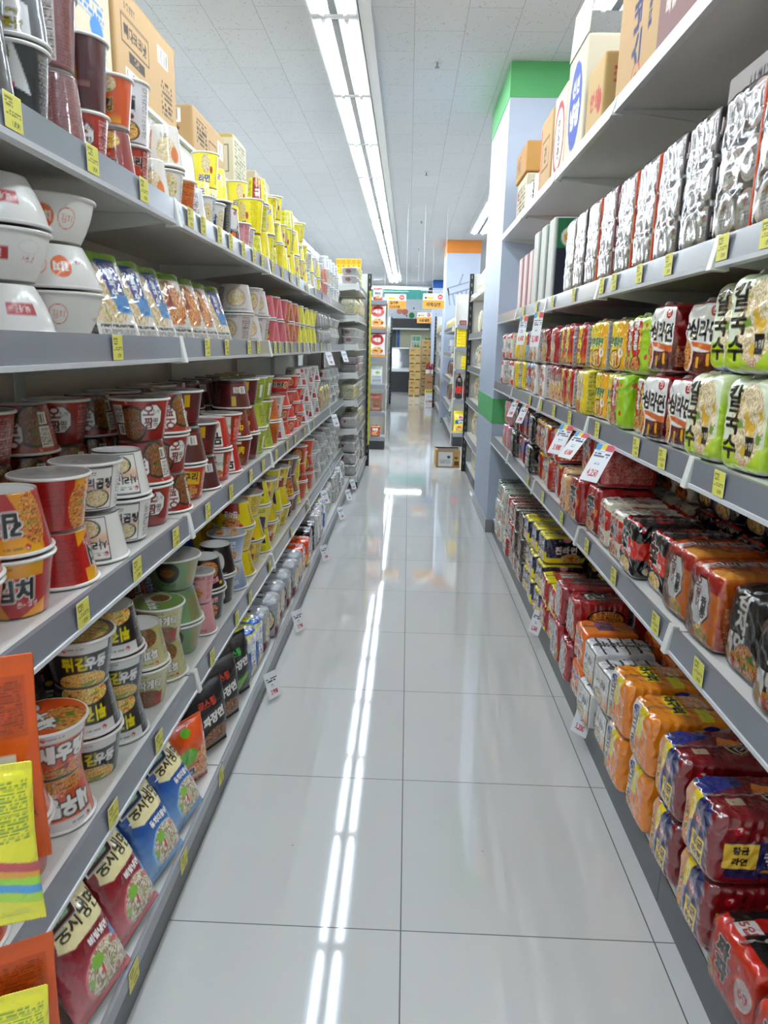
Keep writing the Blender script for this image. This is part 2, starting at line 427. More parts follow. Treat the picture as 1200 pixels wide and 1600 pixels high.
# ================================================================ the room
CEIL = 3.2
def floor_material():
    m, nt, b = principled('polished_porcelain_tile', 0.03, 0.0); b.inputs['IOR'].default_value = 1.62
    b.inputs['Specular IOR Level'].default_value = 0.75
    L = nt.links.new; tc = nt.nodes.new('ShaderNodeTexCoord'); sp = nt.nodes.new('ShaderNodeSeparateXYZ'); L(tc.outputs['Object'], sp.inputs[0])
    def math_(op, a, bb=None):
        n = nt.nodes.new('ShaderNodeMath'); n.operation = op
        for i, v in enumerate((a, bb)):
            if v is None: continue
            if isinstance(v, (int, float)): n.inputs[i].default_value = v
            else: L(v, n.inputs[i])
        return n.outputs[0]
    def line(sock, off, half):
        t = math_('ADD', sock, -off + 60.0 * 0.6 + 0.3)
        t = math_('MODULO', t, 0.6); t = math_('SUBTRACT', t, 0.3); t = math_('ABSOLUTE', t)
        return math_('LESS_THAN', t, half)
    g = math_('MAXIMUM', line(sp.outputs[0], 0.0198, 0.0016), line(sp.outputs[1], 1.4046, 0.0014))
    # each tile its own faint tone
    cx = math_('FLOOR', math_('DIVIDE', math_('ADD', sp.outputs[0], 36 - .0198), .6)); cy = math_('FLOOR', math_('DIVIDE', math_('ADD', sp.outputs[1], 36 - 1.4046), .6))
    cmb = nt.nodes.new('ShaderNodeCombineXYZ'); L(cx, cmb.inputs[0]); L(cy, cmb.inputs[1])
    wn = nt.nodes.new('ShaderNodeTexWhiteNoise'); L(cmb.outputs[0], wn.inputs[0])
    no = nt.nodes.new('ShaderNodeTexNoise'); no.inputs['Scale'].default_value = 2.2; no.inputs['Detail'].default_value = 6; L(tc.outputs['Object'], no.inputs[0])
    fine = nt.nodes.new('ShaderNodeTexNoise'); fine.inputs['Scale'].default_value = 260; L(tc.outputs['Object'], fine.inputs[0])
    s = math_('ADD', math_('MULTIPLY', wn.outputs[0], .35), math_('MULTIPLY', no.outputs[0], .5)); s = math_('ADD', s, math_('MULTIPLY', fine.outputs[0], .25))
    r = nt.nodes.new('ShaderNodeValToRGB'); r.color_ramp.elements[0].position = 0.15; r.color_ramp.elements[1].position = .95
    r.color_ramp.elements[0].color = (*lin('#c9c8c5'), 1); r.color_ramp.elements[1].color = (*lin('#d2d1ce'), 1); L(s, r.inputs[0])
    # small dark scuffs
    vo = nt.nodes.new('ShaderNodeTexVoronoi'); vo.inputs['Scale'].default_value = 5.5; L(tc.outputs['Object'], vo.inputs['Vector'])
    sc = math_('LESS_THAN', vo.outputs['Distance'], 0.018)
    mx = nt.nodes.new('ShaderNodeMix'); mx.data_type = 'RGBA'; L(math_('MULTIPLY', sc, .45), mx.inputs[0]); L(r.outputs[0], mx.inputs[6]); mx.inputs[7].default_value = (*lin('#5c5850'), 1)
    m2 = nt.nodes.new('ShaderNodeMix'); m2.data_type = 'RGBA'; L(g, m2.inputs[0]); L(mx.outputs[2], m2.inputs[6]); m2.inputs[7].default_value = (*lin('#3e3d3c'), 1)
    L(m2.outputs[2], b.inputs['Base Color'])
    ro = math_('ADD', math_('MULTIPLY', g, .5), 0.035); L(ro, b.inputs['Roughness'])
    # a very slight wave so reflections waver
    wv = nt.nodes.new('ShaderNodeTexNoise'); wv.inputs['Scale'].default_value = 3.0; wv.inputs['Detail'].default_value = 1; L(tc.outputs['Object'], wv.inputs[0])
    bp = nt.nodes.new('ShaderNodeBump'); bp.inputs['Strength'].default_value = .10; bp.inputs['Distance'].default_value = .001; L(wv.outputs[0], bp.inputs['Height']); L(bp.outputs[0], b.inputs['Normal'])
    return m

def ceiling_material():
    m, nt, b = principled('mineral_ceiling_tile', 0.85)
    L = nt.links.new; tc = nt.nodes.new('ShaderNodeTexCoord')
    br = nt.nodes.new('ShaderNodeTexBrick'); mp = nt.nodes.new('ShaderNodeMapping'); mp.inputs['Location'].default_value = (0.25, 0.02, 0)
    mp.inputs['Rotation'].default_value = (0, 0, PI / 2); L(tc.outputs['Object'], mp.inputs[0]); L(mp.outputs[0], br.inputs[0])
    br.inputs['Scale'].default_value = 1; br.inputs['Brick Width'].default_value = .6; br.inputs['Row Height'].default_value = .3; br.inputs['Mortar Size'].default_value = .0016
    br.inputs['Mortar Smooth'].default_value = 0.0; br.inputs['Bias'].default_value = -.3
    br.inputs['Color1'].default_value = (*lin('#dadde1'), 1); br.inputs['Color2'].default_value = (*lin('#d5d8dc'), 1); br.inputs['Mortar'].default_value = (*lin('#a9abad'), 1)
    vo = nt.nodes.new('ShaderNodeTexVoronoi'); vo.inputs['Scale'].default_value = 60; L(tc.outputs['Object'], vo.inputs['Vector'])
    ns = nt.nodes.new('ShaderNodeTexNoise'); ns.inputs['Scale'].default_value = 24; L(tc.outputs['Object'], ns.inputs[0])
    lt = nt.nodes.new('ShaderNodeMath'); lt.operation = 'LESS_THAN'; lt.inputs[1].default_value = .22; L(vo.outputs['Distance'], lt.inputs[0])
    gt = nt.nodes.new('ShaderNodeMath'); gt.operation = 'GREATER_THAN'; gt.inputs[1].default_value = .56; L(ns.outputs[0], gt.inputs[0])
    mu = nt.nodes.new('ShaderNodeMath'); mu.operation = 'MULTIPLY'; L(lt.outputs[0], mu.inputs[0]); L(gt.outputs[0], mu.inputs[1])
    m3 = nt.nodes.new('ShaderNodeMath'); m3.operation = 'MULTIPLY'; m3.inputs[1].default_value = .7; L(mu.outputs[0], m3.inputs[0])
    mx = nt.nodes.new('ShaderNodeMix'); mx.data_type = 'RGBA'; L(m3.outputs[0], mx.inputs[0]); L(br.outputs[0], mx.inputs[6]); mx.inputs[7].default_value = (*lin('#6d6a64'), 1)
    L(mx.outputs[2], b.inputs['Base Color']); return m

M['floor'] = floor_material(); M['ceiling'] = ceiling_material()
M['wall'] = plain('off_white_wall', '#dcdcd8', .7, bscale=80, bstr=.05)
M['pillar'] = plain('white_wallpaper_pillar', '#b2bdd0', .5, bscale=300, bstr=.06, vary=.015)
M['green'] = plain('green_wallpaper', '#55a563', .6, bscale=300, bstr=.06, vary=.03)
M['orange'] = plain('orange_wallpaper', '#d8822c', .6, vary=.03)
M['blueband'] = plain('blue_wallpaper', '#1d55a8', .6)
M['teal'] = plain('teal_band', '#6fe0d6', .6)
M['mural'] = plain('pale_blue_mural', '#eaf3fc', .6)
M['greyink'] = plain('grey_decal', '#8b93a5', .6)

def structure(o): o['kind'] = 'structure'; return o
X0, X1, Y0, Y1 = -6.2, 6.4, -3.0, 23.6
structure(MB().box(X0, X1, Y0, Y1, -0.1, 0).build('floor', M['floor']))
structure(MB().box(X0, X1, Y0, Y1, CEIL, CEIL + .1).build('ceiling', M['ceiling']))
structure(MB().box(X0 - .1, X0, Y0, Y1, 0, CEIL).build('wall_left', M['wall']))
structure(MB().box(X1, X1 + .1, Y0, Y1, 0, CEIL).build('wall_right', M['wall']))
structure(MB().box(X0, X1, Y0 - .1, Y0, 0, CEIL).build('wall_front', M['wall']))
wb = structure(MB().box(X0, X1, Y1, Y1 + .1, 0, CEIL).build('wall_back', M['wall']))

# pillars
def pillar(x0, x1, y0, y1, band, low=None, base=True):
    p = structure(MB().box(x0, x1, y0, y1, 0, CEIL).build('pillar', M['pillar']))
    e = .004
    MB().box(x0 - e, x1 + e, y0 - e, y1 + e, CEIL - .215, CEIL - .001).build('pillar_band', band, p)
    if low: MB().box(x0 - e, x1 + e, y0 - e, y1 + e, low[0], low[1]).build('pillar_band', band, p)
    if base: MB().box(x0 - .01, x1 + .01, y0 - .01, y1 + .01, 0, .10).build('pillar_baseboard', M['kick_light'], p, bevel=.003)
    return p
p1 = pillar(.625, 1.22, 5.19, 6.25, M['green'], (.825, 1.005))
p2 = pillar(.625, 1.22, 13.1, 14.1, M['orange'])
p3 = pillar(.63, 1.25, 20.6, 21.4, M['blueband'])
# shopping-basket drawing on the orange pillar
def stroke(mb, pts, y, wd):
    for (xa, za), (xb, zb) in zip(pts, pts[1:]):
        dx, dz = xb - xa, zb - za; L_ = math.hypot(dx, dz); nx_, nz_ = -dz / L_ * wd / 2, dx / L_ * wd / 2
        mb.prism([(xa + nx_, za + nz_), (xb + nx_, zb + nz_), (xb - nx_, zb - nz_), (xa - nx_, za - nz_)], 'y', y - .004, y)
mb = MB()
bx, bz = .66, 2.30
for pts in ([(0, .09), (.05, -.20)], [(0, .09), (.42, .22)], [(.03, -.02), (.42, .10)], [(0.0, .09), (.03, -.02)], [(.20, .15), (.26, .34)], [(.09, 0), (.14, -.2)], [(.17, .03), (.2, -.2)], [(.25, .05), (.27, -.2)], [(.33, .08), (.34, -.2)]):
    stroke(mb, [(bx + a, bz + b) for a, b in pts], 13.1, .022)
mb.build('basket_decal', M['greyink'], p2)

# ---------------------------------------------------------------- strip lights
mt, nt, b_ = principled('fluorescent_tube', .4); b_.inputs['Base Color'].default_value = (1, 1, 1, 1)
b_.inputs['Emission Color'].default_value = (.88, .95, 1.0, 1); b_.inputs['Emission Strength'].default_value = TUBE_POWER
M['tube'] = mt
M['reflector'] = plain('white_reflector', '#93a7b8', .25, .2)
M['lamp_gap'] = plain('grey_ballast_cover', '#5f6062', .3, metal=.3)
def make_light():
    r = empty('strip_light'); z = 0
    fr = MB()
    fr.box(-.14, -.128, -.643, .643, -.034, 0).box(.128, .14, -.643, .643, -.034, 0).box(-.128, .128, -.643, -.61, -.034, 0).box(-.128, .128, .61, .643, -.034, 0)
    fr.build('lamp_frame', M['edge'], r, bevel=.002)
    rf = MB()
    for s in (-1, 1):
        prof = [(s * .022, -.034), (s * .045, -.012), (s * .065, -.006), (s * .085, -.012), (s * .126, -.030), (s * .128, -.001), (s * .02, -.001)]
        rf.prism(prof, 'y', -.61, .61)
    rf.build('reflector', M['reflector'], r)
    MB().prism([(-.02, -.036), (.02, -.036), (.0, -.02)], 'y', -.61, .61).build('ballast_cover', M['lamp_gap'], r)
    for s in (-1, 1):
        MB().tube((s * .066, -.585, -.036), (s * .066, .585, -.036), .0125, 10).build('tube', M['tube'], r, smooth=False)
        for e in (-1, 1): MB().tube((s * .066, e * .61, -.036), (s * .066, e * .585, -.036), .014, 10).build('lamp_holder', M['edge'], r)
    return r
proto_light = make_light()
ordn = ['first', 'second', 'third', 'fourth', 'fifth', 'sixth', 'seventh', 'eighth', 'ninth', 'tenth', 'eleventh', 'twelfth', 'thirteenth', 'fourteenth', 'fifteenth', 'sixteenth', 'seventeenth', 'eighteenth', 'nineteenth', 'twentieth']
first = True
rows = [(-.475, range(-4, 14), 'row above the aisle', 4.49), (1.07, range(-3, 13), 'row behind the green pillar', 4.42), (-2.04, range(-3, 14), 'row beyond the left shelves', 4.49), (-3.6, range(-2, 7), 'unseen row added on the far left', 4.49), (2.65, range(-2, 7), 'unseen row added on the far right', 4.49)]  # outermost two rows are unseen, added for more ambient bounce
for rx, rng_, ph, yref in rows:  # side rows run on unseen toward the back, lengthened to brighten it
    for n_, k in enumerate(rng_):
        yc = yref - .645 + k * 1.29 + 1.29
        if 0 < rx < 2 and (4.5 < yc - 1.29 < 6.9 or 12.4 < yc - 1.29 < 14.8 or yc - 1.29 > 19.9): continue
        o = proto_light if first else copy_tree(proto_light); first = False
        o.location = (rx, yc - 1.29, CEIL)
        tag(o, f'twin-tube white fluorescent strip light, {ordn[n_]} of the {ph}', 'ceiling light', 'ceiling lights, ' + ph)
tr = MB().box(-.33, -.262, -2.5, 21.6, CEIL - .03, CEIL).build('trim_1', M['edge']); structure(tr)
M['sprk'] = plain('sprinkler_metal', '#8c8c8c', .35, metal=.7)
def sprinkler(y, w):
    r = empty('sprinkler', (.135, y, CEIL))
    MB().lathe([(0, -.004), (.036, -.004), (.040, 0), (0, 0)], 20).build('cover_plate', M['edge'], r)
    MB().lathe([(0, -.035), (.016, -.034), (.016, -.031), (.006, -.028), (.006, -.004), (0, -.004)], 14).build('nozzle', M['sprk'], r)
    tag(r, w, 'sprinkler', 'sprinklers along the ceiling')
for y, w in ((5.22, 'ceiling sprinkler nearest the camera, right of the strip lights'), (8.23, 'second ceiling sprinkler, above the mid aisle'), (11.23, 'third ceiling sprinkler, before the orange-banded pillar'), (14.3, 'ceiling sprinkler beside the orange-banded pillar'), (17.3, 'farthest ceiling sprinkler, over the far aisle end')):
    sprinkler(y, w)

# ---------------------------------------------------------------- shelving bays
# side: -1 = left run (front faces +x), +1 = right run (front faces -x)
LEFT_Z = [('second', 0, 0)]
def sx(side, a, b):
    """x range for distances a..b measured from the aisle centre"""
    return (a, b) if side > 0 else (-b, -a)
def bay(side, y0, w, face, back, decks, base_front, base_h, rail_h=.06, panel_h=2.235, plain_top=False, label='', kick_h=.068, last=False):
    r = empty('shelving_bay', (side * (face + back) / 2, y0 + w / 2, 0)); ox = r.location.x; oy = r.location.y
    tag(r, label, 'store shelving', 'grey-white shelving bays on the ' + ('left' if side < 0 else 'right') + ' of the aisle')
    def Bx(mb, a, b, ya, yb, za, zb):
        x0, x1 = sx(side, a, b); return mb.box(x0 - ox, x1 - ox, ya - oy, yb - oy, za, zb)
    y1 = y0 + w
    Bx(MB(), back, back + .012, y0 + .001, y1 - .001, .02, panel_h).build('back_panel', M['shelf'], r)
    up = Bx(MB(), back - .03, back - .001, y0 + .001, y0 + .022, .0, panel_h - .02); up.build('upright', M['shelf'], r, bevel=.002)
    if side < 0: Bx(MB(), back - .02, back + .44, y0 + .001, y1 - .001, panel_h, panel_h + .014).build('top_board', M['shelf'], r)
    if last: Bx(MB(), back - .03, back - .001, y1 - .014, y1 - .002, .0, panel_h - .02).build('upright', M['shelf'], r)
    Bx(MB(), base_front + .006, back, y0 + .002, y1 - .002, kick_h, base_h).build('base_deck', M['shelf'], r, bevel=.002)
    Bx(MB(), base_front + .004, base_front + .016, y0 + .001, y1 - .001, 0, kick_h).build('kick_plate', M['kick'], r)
    if side < 0:
        Bx(MB(), base_front - .004, base_front + .006, y0 + .001, y1 - .001, kick_h + .012, base_h + .010).build('base_rail', M['kick_light'], r, bevel=.002)
    for i, zb in enumerate(decks):
        top = (i == len(decks) - 1) and plain_top
        rh = .045 if top else rail_h
        zt = zb + rh - .008
        sh = Bx(MB(), face + .012, back, y0 + .004, y1 - .004, zt - .028, zt).build('shelf', M['shelf'], r, bevel=.0015)
        # price rail: slightly leaning channel with a pale lower edge
        x_f = side * face - ox; d = side
        rl = MB().prism([(x_f + d * .012, zb + .002), (x_f, zb + .006), (x_f + d * .004, zb + rh), (x_f + d * .014, zb + rh)], 'y', y0 + .004 - oy, y1 - .004 - oy)
        rl.build('price_rail', M['edge'] if top else M['rail'], sh)
        MB().prism([(x_f + d * .014, zb - .004), (x_f - d * .003, zb - .002), (x_f - d * .004, zb + .007), (x_f + d * .012, zb + .008)], 'y', y0 + .004 - oy, y1 - .004 - oy).build('rail_edge', M['edge'], sh)
        for yy, s in ((y0, 1), (y1, -1)):
            pts = [(x_f + d * .016, zb + .004), (x_f + d * (back - face - .02), zb - .05), (x_f + d * (back - face - .02), zt - .03), (x_f + d * .016, zt - .029)]
            MB().prism(pts, 'y', yy + s * .004 - oy, yy + s * .008 - oy).build('bracket', M['bracket'], sh)
        cap = [(x_f - d * .010, zb - .006), (x_f + d * .03, zb - .008), (x_f + d * .02, zb + rh + .002), (x_f + d * .004, zb + rh + .004)]
        MB().prism(cap, 'y', y0 + .001 - oy, y0 + .026 - oy).build('end_cap', M['bracket'], sh, bevel=.002)
    return r
S = [1.650, 1.310, .825, .350]      # left rail undersides: top, second, third, fourth
LD = [z + .052 for z in S] + [.108]   # left deck heights
LEDGES = [.685 + 1.2 * k for k in range(6)] + [7.885]
names = ['nearest the camera', 'second from the camera', 'third from the camera', 'fourth from the camera', 'fifth from the camera', 'at the far end']
for i in range(5):
    y0 = LEDGES[i]; w = LEDGES[i + 1] - y0
    bay(-1, y0, w - .001, .60, 1.06, S[::-1], .534, .108, label=f'white shelving bay with grey price rails on the left, {names[i]}', last=(i == 4))
Rz = [2.083, 1.530, 1.075, .683]
RD = [Rz[0] + .037] + [z + .052 for z in Rz[1:]] + [.115]
REDG = [.62 + .91 * k for k in range(6)]
for i in range(5):
    y0 = REDG[i]; w = .91
    bay(1, y0, w - .001, .62, 1.13, Rz[::-1], .664, .115, panel_h=2.45, plain_top=True, kick_h=.10, label=f'white shelving bay on the right, {names[i] if i < 4 else "beside the green-banded pillar"}', last=(i == 4))
# ================================================================ product kinds
PROTO = {}      # design -> dict(kind, size, builder)
USED = set()
NE = {'cup': (.076, .056, .112), 'small': (.050, .036, .108), 'tall': (.056, .043, .138), 'bowl': (.076, .058, .076), 'wide': (.086, .060, .105)}

def tagged(hexc, x): return hexc
RED, DK, WH, YE = '#b3201e', '#1d1c20', '#efeee9', '#f0d21e'
def maker(u, y=.86, c='#3a3030'): return [('l', u - .028, y, .011), ('n', u - .012, y - .03, u + .06, y + .03, c, {'step': .006})]
def back_info(u0, base, ink): return [('n', u0, .12, u0 + .13, .86, ink), ('r', u0 + .14, .45, u0 + .215, .86, '#e9e6e0'), ('n', u0 + .145, .5, u0 + .21, .82, '#4a4444'), ('b', u0 + .15, .16, u0 + .21, .40)]
def two(fn):
    """front panel twice round the cup, at u = .25 and .75"""
    return fn(.25) + fn(.75)

def d_squid():
    f = lambda u: [('f', u - .085, .42, .10, .44, 'brown', '#1c1614', {'seed': int(u * 40)}), ('o', u + .040, .58, .066, WH, '#5a1410'), ('t', '오', u + .018, .74, .25, '#8a1a18'), ('t', '징어', u + .066, .70, .10, '#2a2020'), ('t', '짬', u + .018, .44, .23, '#7a1814'), ('t', '뽕', u + .066, .45, .18, '#2a2020')] + maker(u - .08, .90)
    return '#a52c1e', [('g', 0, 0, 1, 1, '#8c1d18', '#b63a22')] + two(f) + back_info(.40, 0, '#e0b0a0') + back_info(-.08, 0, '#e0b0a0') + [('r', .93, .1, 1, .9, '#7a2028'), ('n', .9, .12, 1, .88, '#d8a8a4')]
def d_gomtang():
    f = lambda u: [('r', u - .10, .06, u + .10, .95, '#201e1e'), ('r', u - .094, .09, u + .094, .90, WH), ('g', u - .094, .32, u + .094, .64, '#f4f0e8', '#e58a22'), ('f', u + .01, .30, .075, .20, 'pale', '#3a3430', {'seed': 5}), ('t', '사리곰탕', u + .005, .60, .20, '#171515', '#f4f2ee', {'bold': 1.5})] + maker(u - .05, .80)
    return WH, two(f) + [('r', .0, .0, 1, .04, '#2a2626'), ('n', .38, .12, .5, .9, '#5a5654'), ('b', .52, .3, .60, .85), ('r', .88, .1, .99, .9, '#ecebe6'), ('n', .89, .12, .98, .85, '#5a5654')]
def d_kimchi():
    f = lambda u: [('r', u - .15, 0, u + .15, 1, '#b8201c'), ('g', u - .15, .70, u + .13, 1, '#e8a21c', '#f0b830'), ('p', [(u - .15, 1), (u - .02, 0), (u - .15, 0)], '#e0981c'), ('p', [(u + .02, 0), (u + .15, .3), (u + .15, 0)], '#e8a41e'), ('f', u - .12, .42, .06, .42, 'red', None, {'seed': 3}), ('t', '김치', u + .01, .50, .34, '#18161a', '#e8ece6', {'bold': 2.0}), ('t', '큰사발면', u + .06, .24, .10, WH)] + maker(u - .05, .86)
    return '#b8221c', [('r', 0, 0, 1, 1, '#b8221c')] + two(f) + [('n', .40, .1, .56, .9, '#8c1410'), ('n', .9, .1, 1, .9, '#8c1410'), ('n', 0, .1, .06, .9, '#8c1410')]
def d_neoguri():
    f = lambda u: [('p', [(u - .11, .95), (u + .11, .80), (u + .11, .45), (u - .11, .55)], '#f0c41c'), ('t', '너구리', u, .68, .26, '#17161a', '#f4d84c', {'bold': 2.0}), ('f', u, .26, .10, .22, 'red')] + maker(u - .06, .9)
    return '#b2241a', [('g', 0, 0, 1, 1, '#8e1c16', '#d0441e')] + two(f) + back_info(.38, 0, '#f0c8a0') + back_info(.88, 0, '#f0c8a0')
def d_mupama():
    f = lambda u: [('r', u - .075, .14, u + .075, .92, WH), ('t', '무', u - .03, .66, .34, '#1a1818', None, {'bold': 1.8}), ('t', '파마', u + .035, .56, .14, '#2c4a2c'), ('f', u + .01, .24, .07, .14, 'red'), ('r', u + .07, .5, u + .085, .9, '#2f7a3a')] + maker(u - .10, .9)
    return '#c22a20', two(f) + back_info(.36, 0, '#f0c0b0') + back_info(.86, 0, '#f0c0b0')
def d_maroon():
    f = lambda u: [('r', u - .12, .2, u + .12, .5, '#7a1a1e'), ('r', u + .02, .55, u + .06, .9, '#d8b01c'), ('b', u - .1, .22, u - .03, .48), ('r', u - .03, .24, u + .04, .46, '#e6e2d8'), ('n', u - .02, .26, u + .03, .44, '#5a4a3a')]
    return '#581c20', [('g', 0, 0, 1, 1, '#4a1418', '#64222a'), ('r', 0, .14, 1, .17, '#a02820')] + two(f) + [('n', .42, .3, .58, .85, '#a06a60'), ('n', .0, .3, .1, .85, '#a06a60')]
def d_beef():
    f = lambda u: [('t', '牛肉', u, .60, .28, '#f2d21e', '#2a0f0c', {'bold': 2}), ('f', u, .24, .09, .20, 'brown'), ('r', u - .03, .82, u + .03, .9, WH)] + maker(u - .08, .92)
    return '#8a1a18', two(f) + back_info(.40, 0, '#e0b0a0') + back_info(.9, 0, '#e0b0a0')
def d_green():
    f = lambda u: [('f', u + .03, .28, .08, .24, 'pale'), ('t', '찬', u - .02, .62, .30, '#1c1a18', '#e8eecc', {'bold': 1.6}), ('t', '김치', u + .06, .66, .14, '#2a2a20')] + maker(u - .08, .9)
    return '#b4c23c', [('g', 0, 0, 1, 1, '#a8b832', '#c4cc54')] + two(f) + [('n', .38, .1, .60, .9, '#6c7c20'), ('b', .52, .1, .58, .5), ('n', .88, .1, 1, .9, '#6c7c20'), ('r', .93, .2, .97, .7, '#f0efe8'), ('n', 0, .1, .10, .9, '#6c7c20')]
def d_orange():
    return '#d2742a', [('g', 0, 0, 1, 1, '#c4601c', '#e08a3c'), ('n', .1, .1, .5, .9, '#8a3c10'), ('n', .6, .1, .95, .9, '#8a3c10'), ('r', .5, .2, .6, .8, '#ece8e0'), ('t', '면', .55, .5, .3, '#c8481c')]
def d_redbowl():
    f = lambda u: [('t', '진짬뽕', u, .52, .36, '#1a1416', '#f6e4d8', {'bold': 1.8}), ('e', u + .10, .5, .04, .24, '#f2ede6'), ('f', u + .10, .5, .035, .2, 'red')]
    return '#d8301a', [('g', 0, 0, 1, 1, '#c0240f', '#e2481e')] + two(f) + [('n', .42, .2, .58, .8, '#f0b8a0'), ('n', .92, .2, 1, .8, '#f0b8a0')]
def d_saewoo():
    f = lambda u: [('g', u - .12, .78, u + .12, 1, '#e8e6e2', '#f4f2ee'), ('t', '새우탕', u, .54, .34, '#f2f0ea', '#3a2018', {'bold': 2.2, 'ow': 1.4}), ('t', '큰사발면', u + .06, .30, .09, '#f2f0ea'), ('f', u, .10, .12, .18, 'red')] + maker(u - .06, .88)
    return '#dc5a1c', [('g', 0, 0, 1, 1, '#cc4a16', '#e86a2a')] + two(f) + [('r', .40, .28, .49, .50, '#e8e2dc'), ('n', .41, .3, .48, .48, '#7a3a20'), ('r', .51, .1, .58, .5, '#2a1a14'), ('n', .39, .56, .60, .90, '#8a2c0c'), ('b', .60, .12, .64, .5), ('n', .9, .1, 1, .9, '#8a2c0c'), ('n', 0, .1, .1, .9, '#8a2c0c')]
def d_udon():
    f = lambda u: [('g', u - .14, .74, u + .14, 1, '#dcdcda', '#f0efec'), ('t', '튀김', u - .04, .54, .28, '#e6d81c', '#18181a', {'bold': 2.0}), ('t', '우동', u + .07, .52, .24, '#ecebe8', '#18181a', {'bold': 1.8}), ('t', '큰사발면', u + .06, .32, .08, '#dcdcd8'), ('f', u, .12, .14, .22, 'yel', None, {'seed': 9})] + maker(u - .05, .86)
    return '#2a2a2d', two(f) + [('n', .40, .1, .50, .9, '#86868a'), ('r', .50, .1, .60, .9, '#56565a'), ('n', .51, .12, .59, .88, '#b4b4b8'), ('n', .90, .1, 1, .9, '#86868a'), ('n', 0, .1, .1, .9, '#86868a')]
def d_chapa():
    f = lambda u: [('t', '짜파게티', u, .64, .26, '#f0eee6', '#38241a', {'bold': 1.8, 'sx': .8}), ('f', u, .24, .11, .26, 'brown'), ('p', [(u + .05, .3), (u + .12, .4), (u + .12, .0), (u + .07, 0)], '#a8301c')] + maker(u - .05, .88)
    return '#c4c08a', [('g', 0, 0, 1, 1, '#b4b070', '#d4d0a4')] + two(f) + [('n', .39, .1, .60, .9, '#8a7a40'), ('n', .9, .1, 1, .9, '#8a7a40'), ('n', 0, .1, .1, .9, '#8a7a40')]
def d_sage():
    f = lambda u: [('e', u, .62, .075, .34, '#241c18'), ('e', u, .64, .05, .16, '#5a2a1c'), ('f', u, .60, .045, .14, 'brown'), ('n', u - .05, .14, u + .05, .26, '#40281e')]
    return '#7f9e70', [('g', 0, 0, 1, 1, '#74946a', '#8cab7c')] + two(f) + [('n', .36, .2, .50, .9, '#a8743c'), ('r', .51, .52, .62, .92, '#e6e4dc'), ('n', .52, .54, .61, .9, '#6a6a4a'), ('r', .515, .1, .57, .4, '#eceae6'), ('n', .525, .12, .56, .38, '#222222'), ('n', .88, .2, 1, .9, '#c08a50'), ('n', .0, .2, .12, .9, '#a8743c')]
def d_pink():
    f = lambda u: [('t', '불닭', u, .68, .13, '#a02c34', '#f4d8dc'), ('e', u, .36, .10, .16, '#d89484'), ('f', u, .36, .08, .13, 'red'), ('n', u - .1, .8, u + .1, .92, '#a8404a')]
    return '#dfa4a8', two(f) + [('n', .38, .1, .62, .9, '#b8606a'), ('n', .88, .1, 1, .9, '#b8606a')]
def d_blackhot():
    f = lambda u: [('t', '불닭볶음면', u, .70, .18, '#e8a0b4', '#4a1020', {'rot': 6, 'bold': 1.6, 'sx': .85}), ('f', u, .34, .12, .30, 'red', '#3a1210'), ('e', u - .11, .80, .02, .06, '#f0c81c')]
    return '#26201f', two(f) + [('n', .40, .1, .50, .9, '#8c8480'), ('r', .52, .1, .58, .5, '#dcd8d0'), ('r', .36, .9, .62, .97, '#d8b81c'), ('n', .9, .1, 1, .9, '#8c8480')]
def d_blackwhitefig():
    f = lambda u: [('e', u, .5, .05, .30, '#e6e4e0'), ('e', u + .03, .30, .045, .18, '#e6e4e0'), ('e', u + .01, .78, .02, .07, '#d8602c'), ('n', u - .06, .90, u + .06, .97, '#e0dedc')]
    return '#2b2224', two(f) + [('n', .4, .1, .6, .9, '#a09a98'), ('n', .9, .1, 1, .9, '#a09a98')]
def d_samyang():
    f = lambda u: [('t', 'samyang', u, .90, .05, '#e8e6e4'), ('e', u, .70, .03, .08, '#e06a20'), ('e', u, .30, .09, .26, '#dad8d6'), ('e', u - .04, .14, .02, .05, '#b02820'), ('n', u - .1, .5, u + .1, .6, '#c8c4c0')]
    return '#30282a', two(f) + [('n', .4, .1, .6, .9, '#9a9290'), ('n', .9, .1, 1, .9, '#9a9290'), ('n', 0, .1, .1, .9, '#9a9290')]
def d_jin():
    f = lambda u: [('r', u - .06, .0, u + .12, .46, '#b01f1c'), ('t', '진라면', u + .02, .46, .22, '#f4f1ea', '#a01c1a', {'bold': 1.8}), ('f', u + .02, .78, .08, .20, 'red'), ('e', u - .06, .9, .018, .07, '#c8202c')]
    return '#ecd61e', two(f) + [('r', .40, .25, .56, .62, '#e8a01c'), ('n', .41, .27, .55, .60, '#a8281c'), ('n', .40, .68, .60, .92, '#8a6a10'), ('b', .52, .04, .58, .22), ('n', .88, .1, 1, .9, '#8a6a10'), ('n', 0, .1, .08, .9, '#8a6a10')]
def d_jinblue():
    f = lambda u: [('p', [(u - .07, .0), (u + .10, .0), (u + .10, .5), (u - .07, .62)], '#232450'), ('e', u, .36, .03, .15, '#c8202c'), ('t', '진', u + .01, .36, .18, '#f2efe8'), ('n', u - .06, .7, u + .08, .9, '#6a6a20')]
    return '#e6dc28', two(f) + [('n', .40, .1, .60, .9, '#8a8414'), ('n', .88, .1, 1, .9, '#8a8414')]
def d_bibim():
    f = lambda u: [('t', '비빔면', u, .70, .24, '#eef2f6', '#1c4a9a', {'bold': 2}), ('f', u, .26, .10, .24, 'red')]
    return '#8fa9c4', [('g', 0, 0, 1, 1, '#d8dde2', '#7f9cc0')] + two(f) + [('r', .38, .0, .58, .6, '#2450a0'), ('n', .39, .05, .57, .9, '#26407a')]
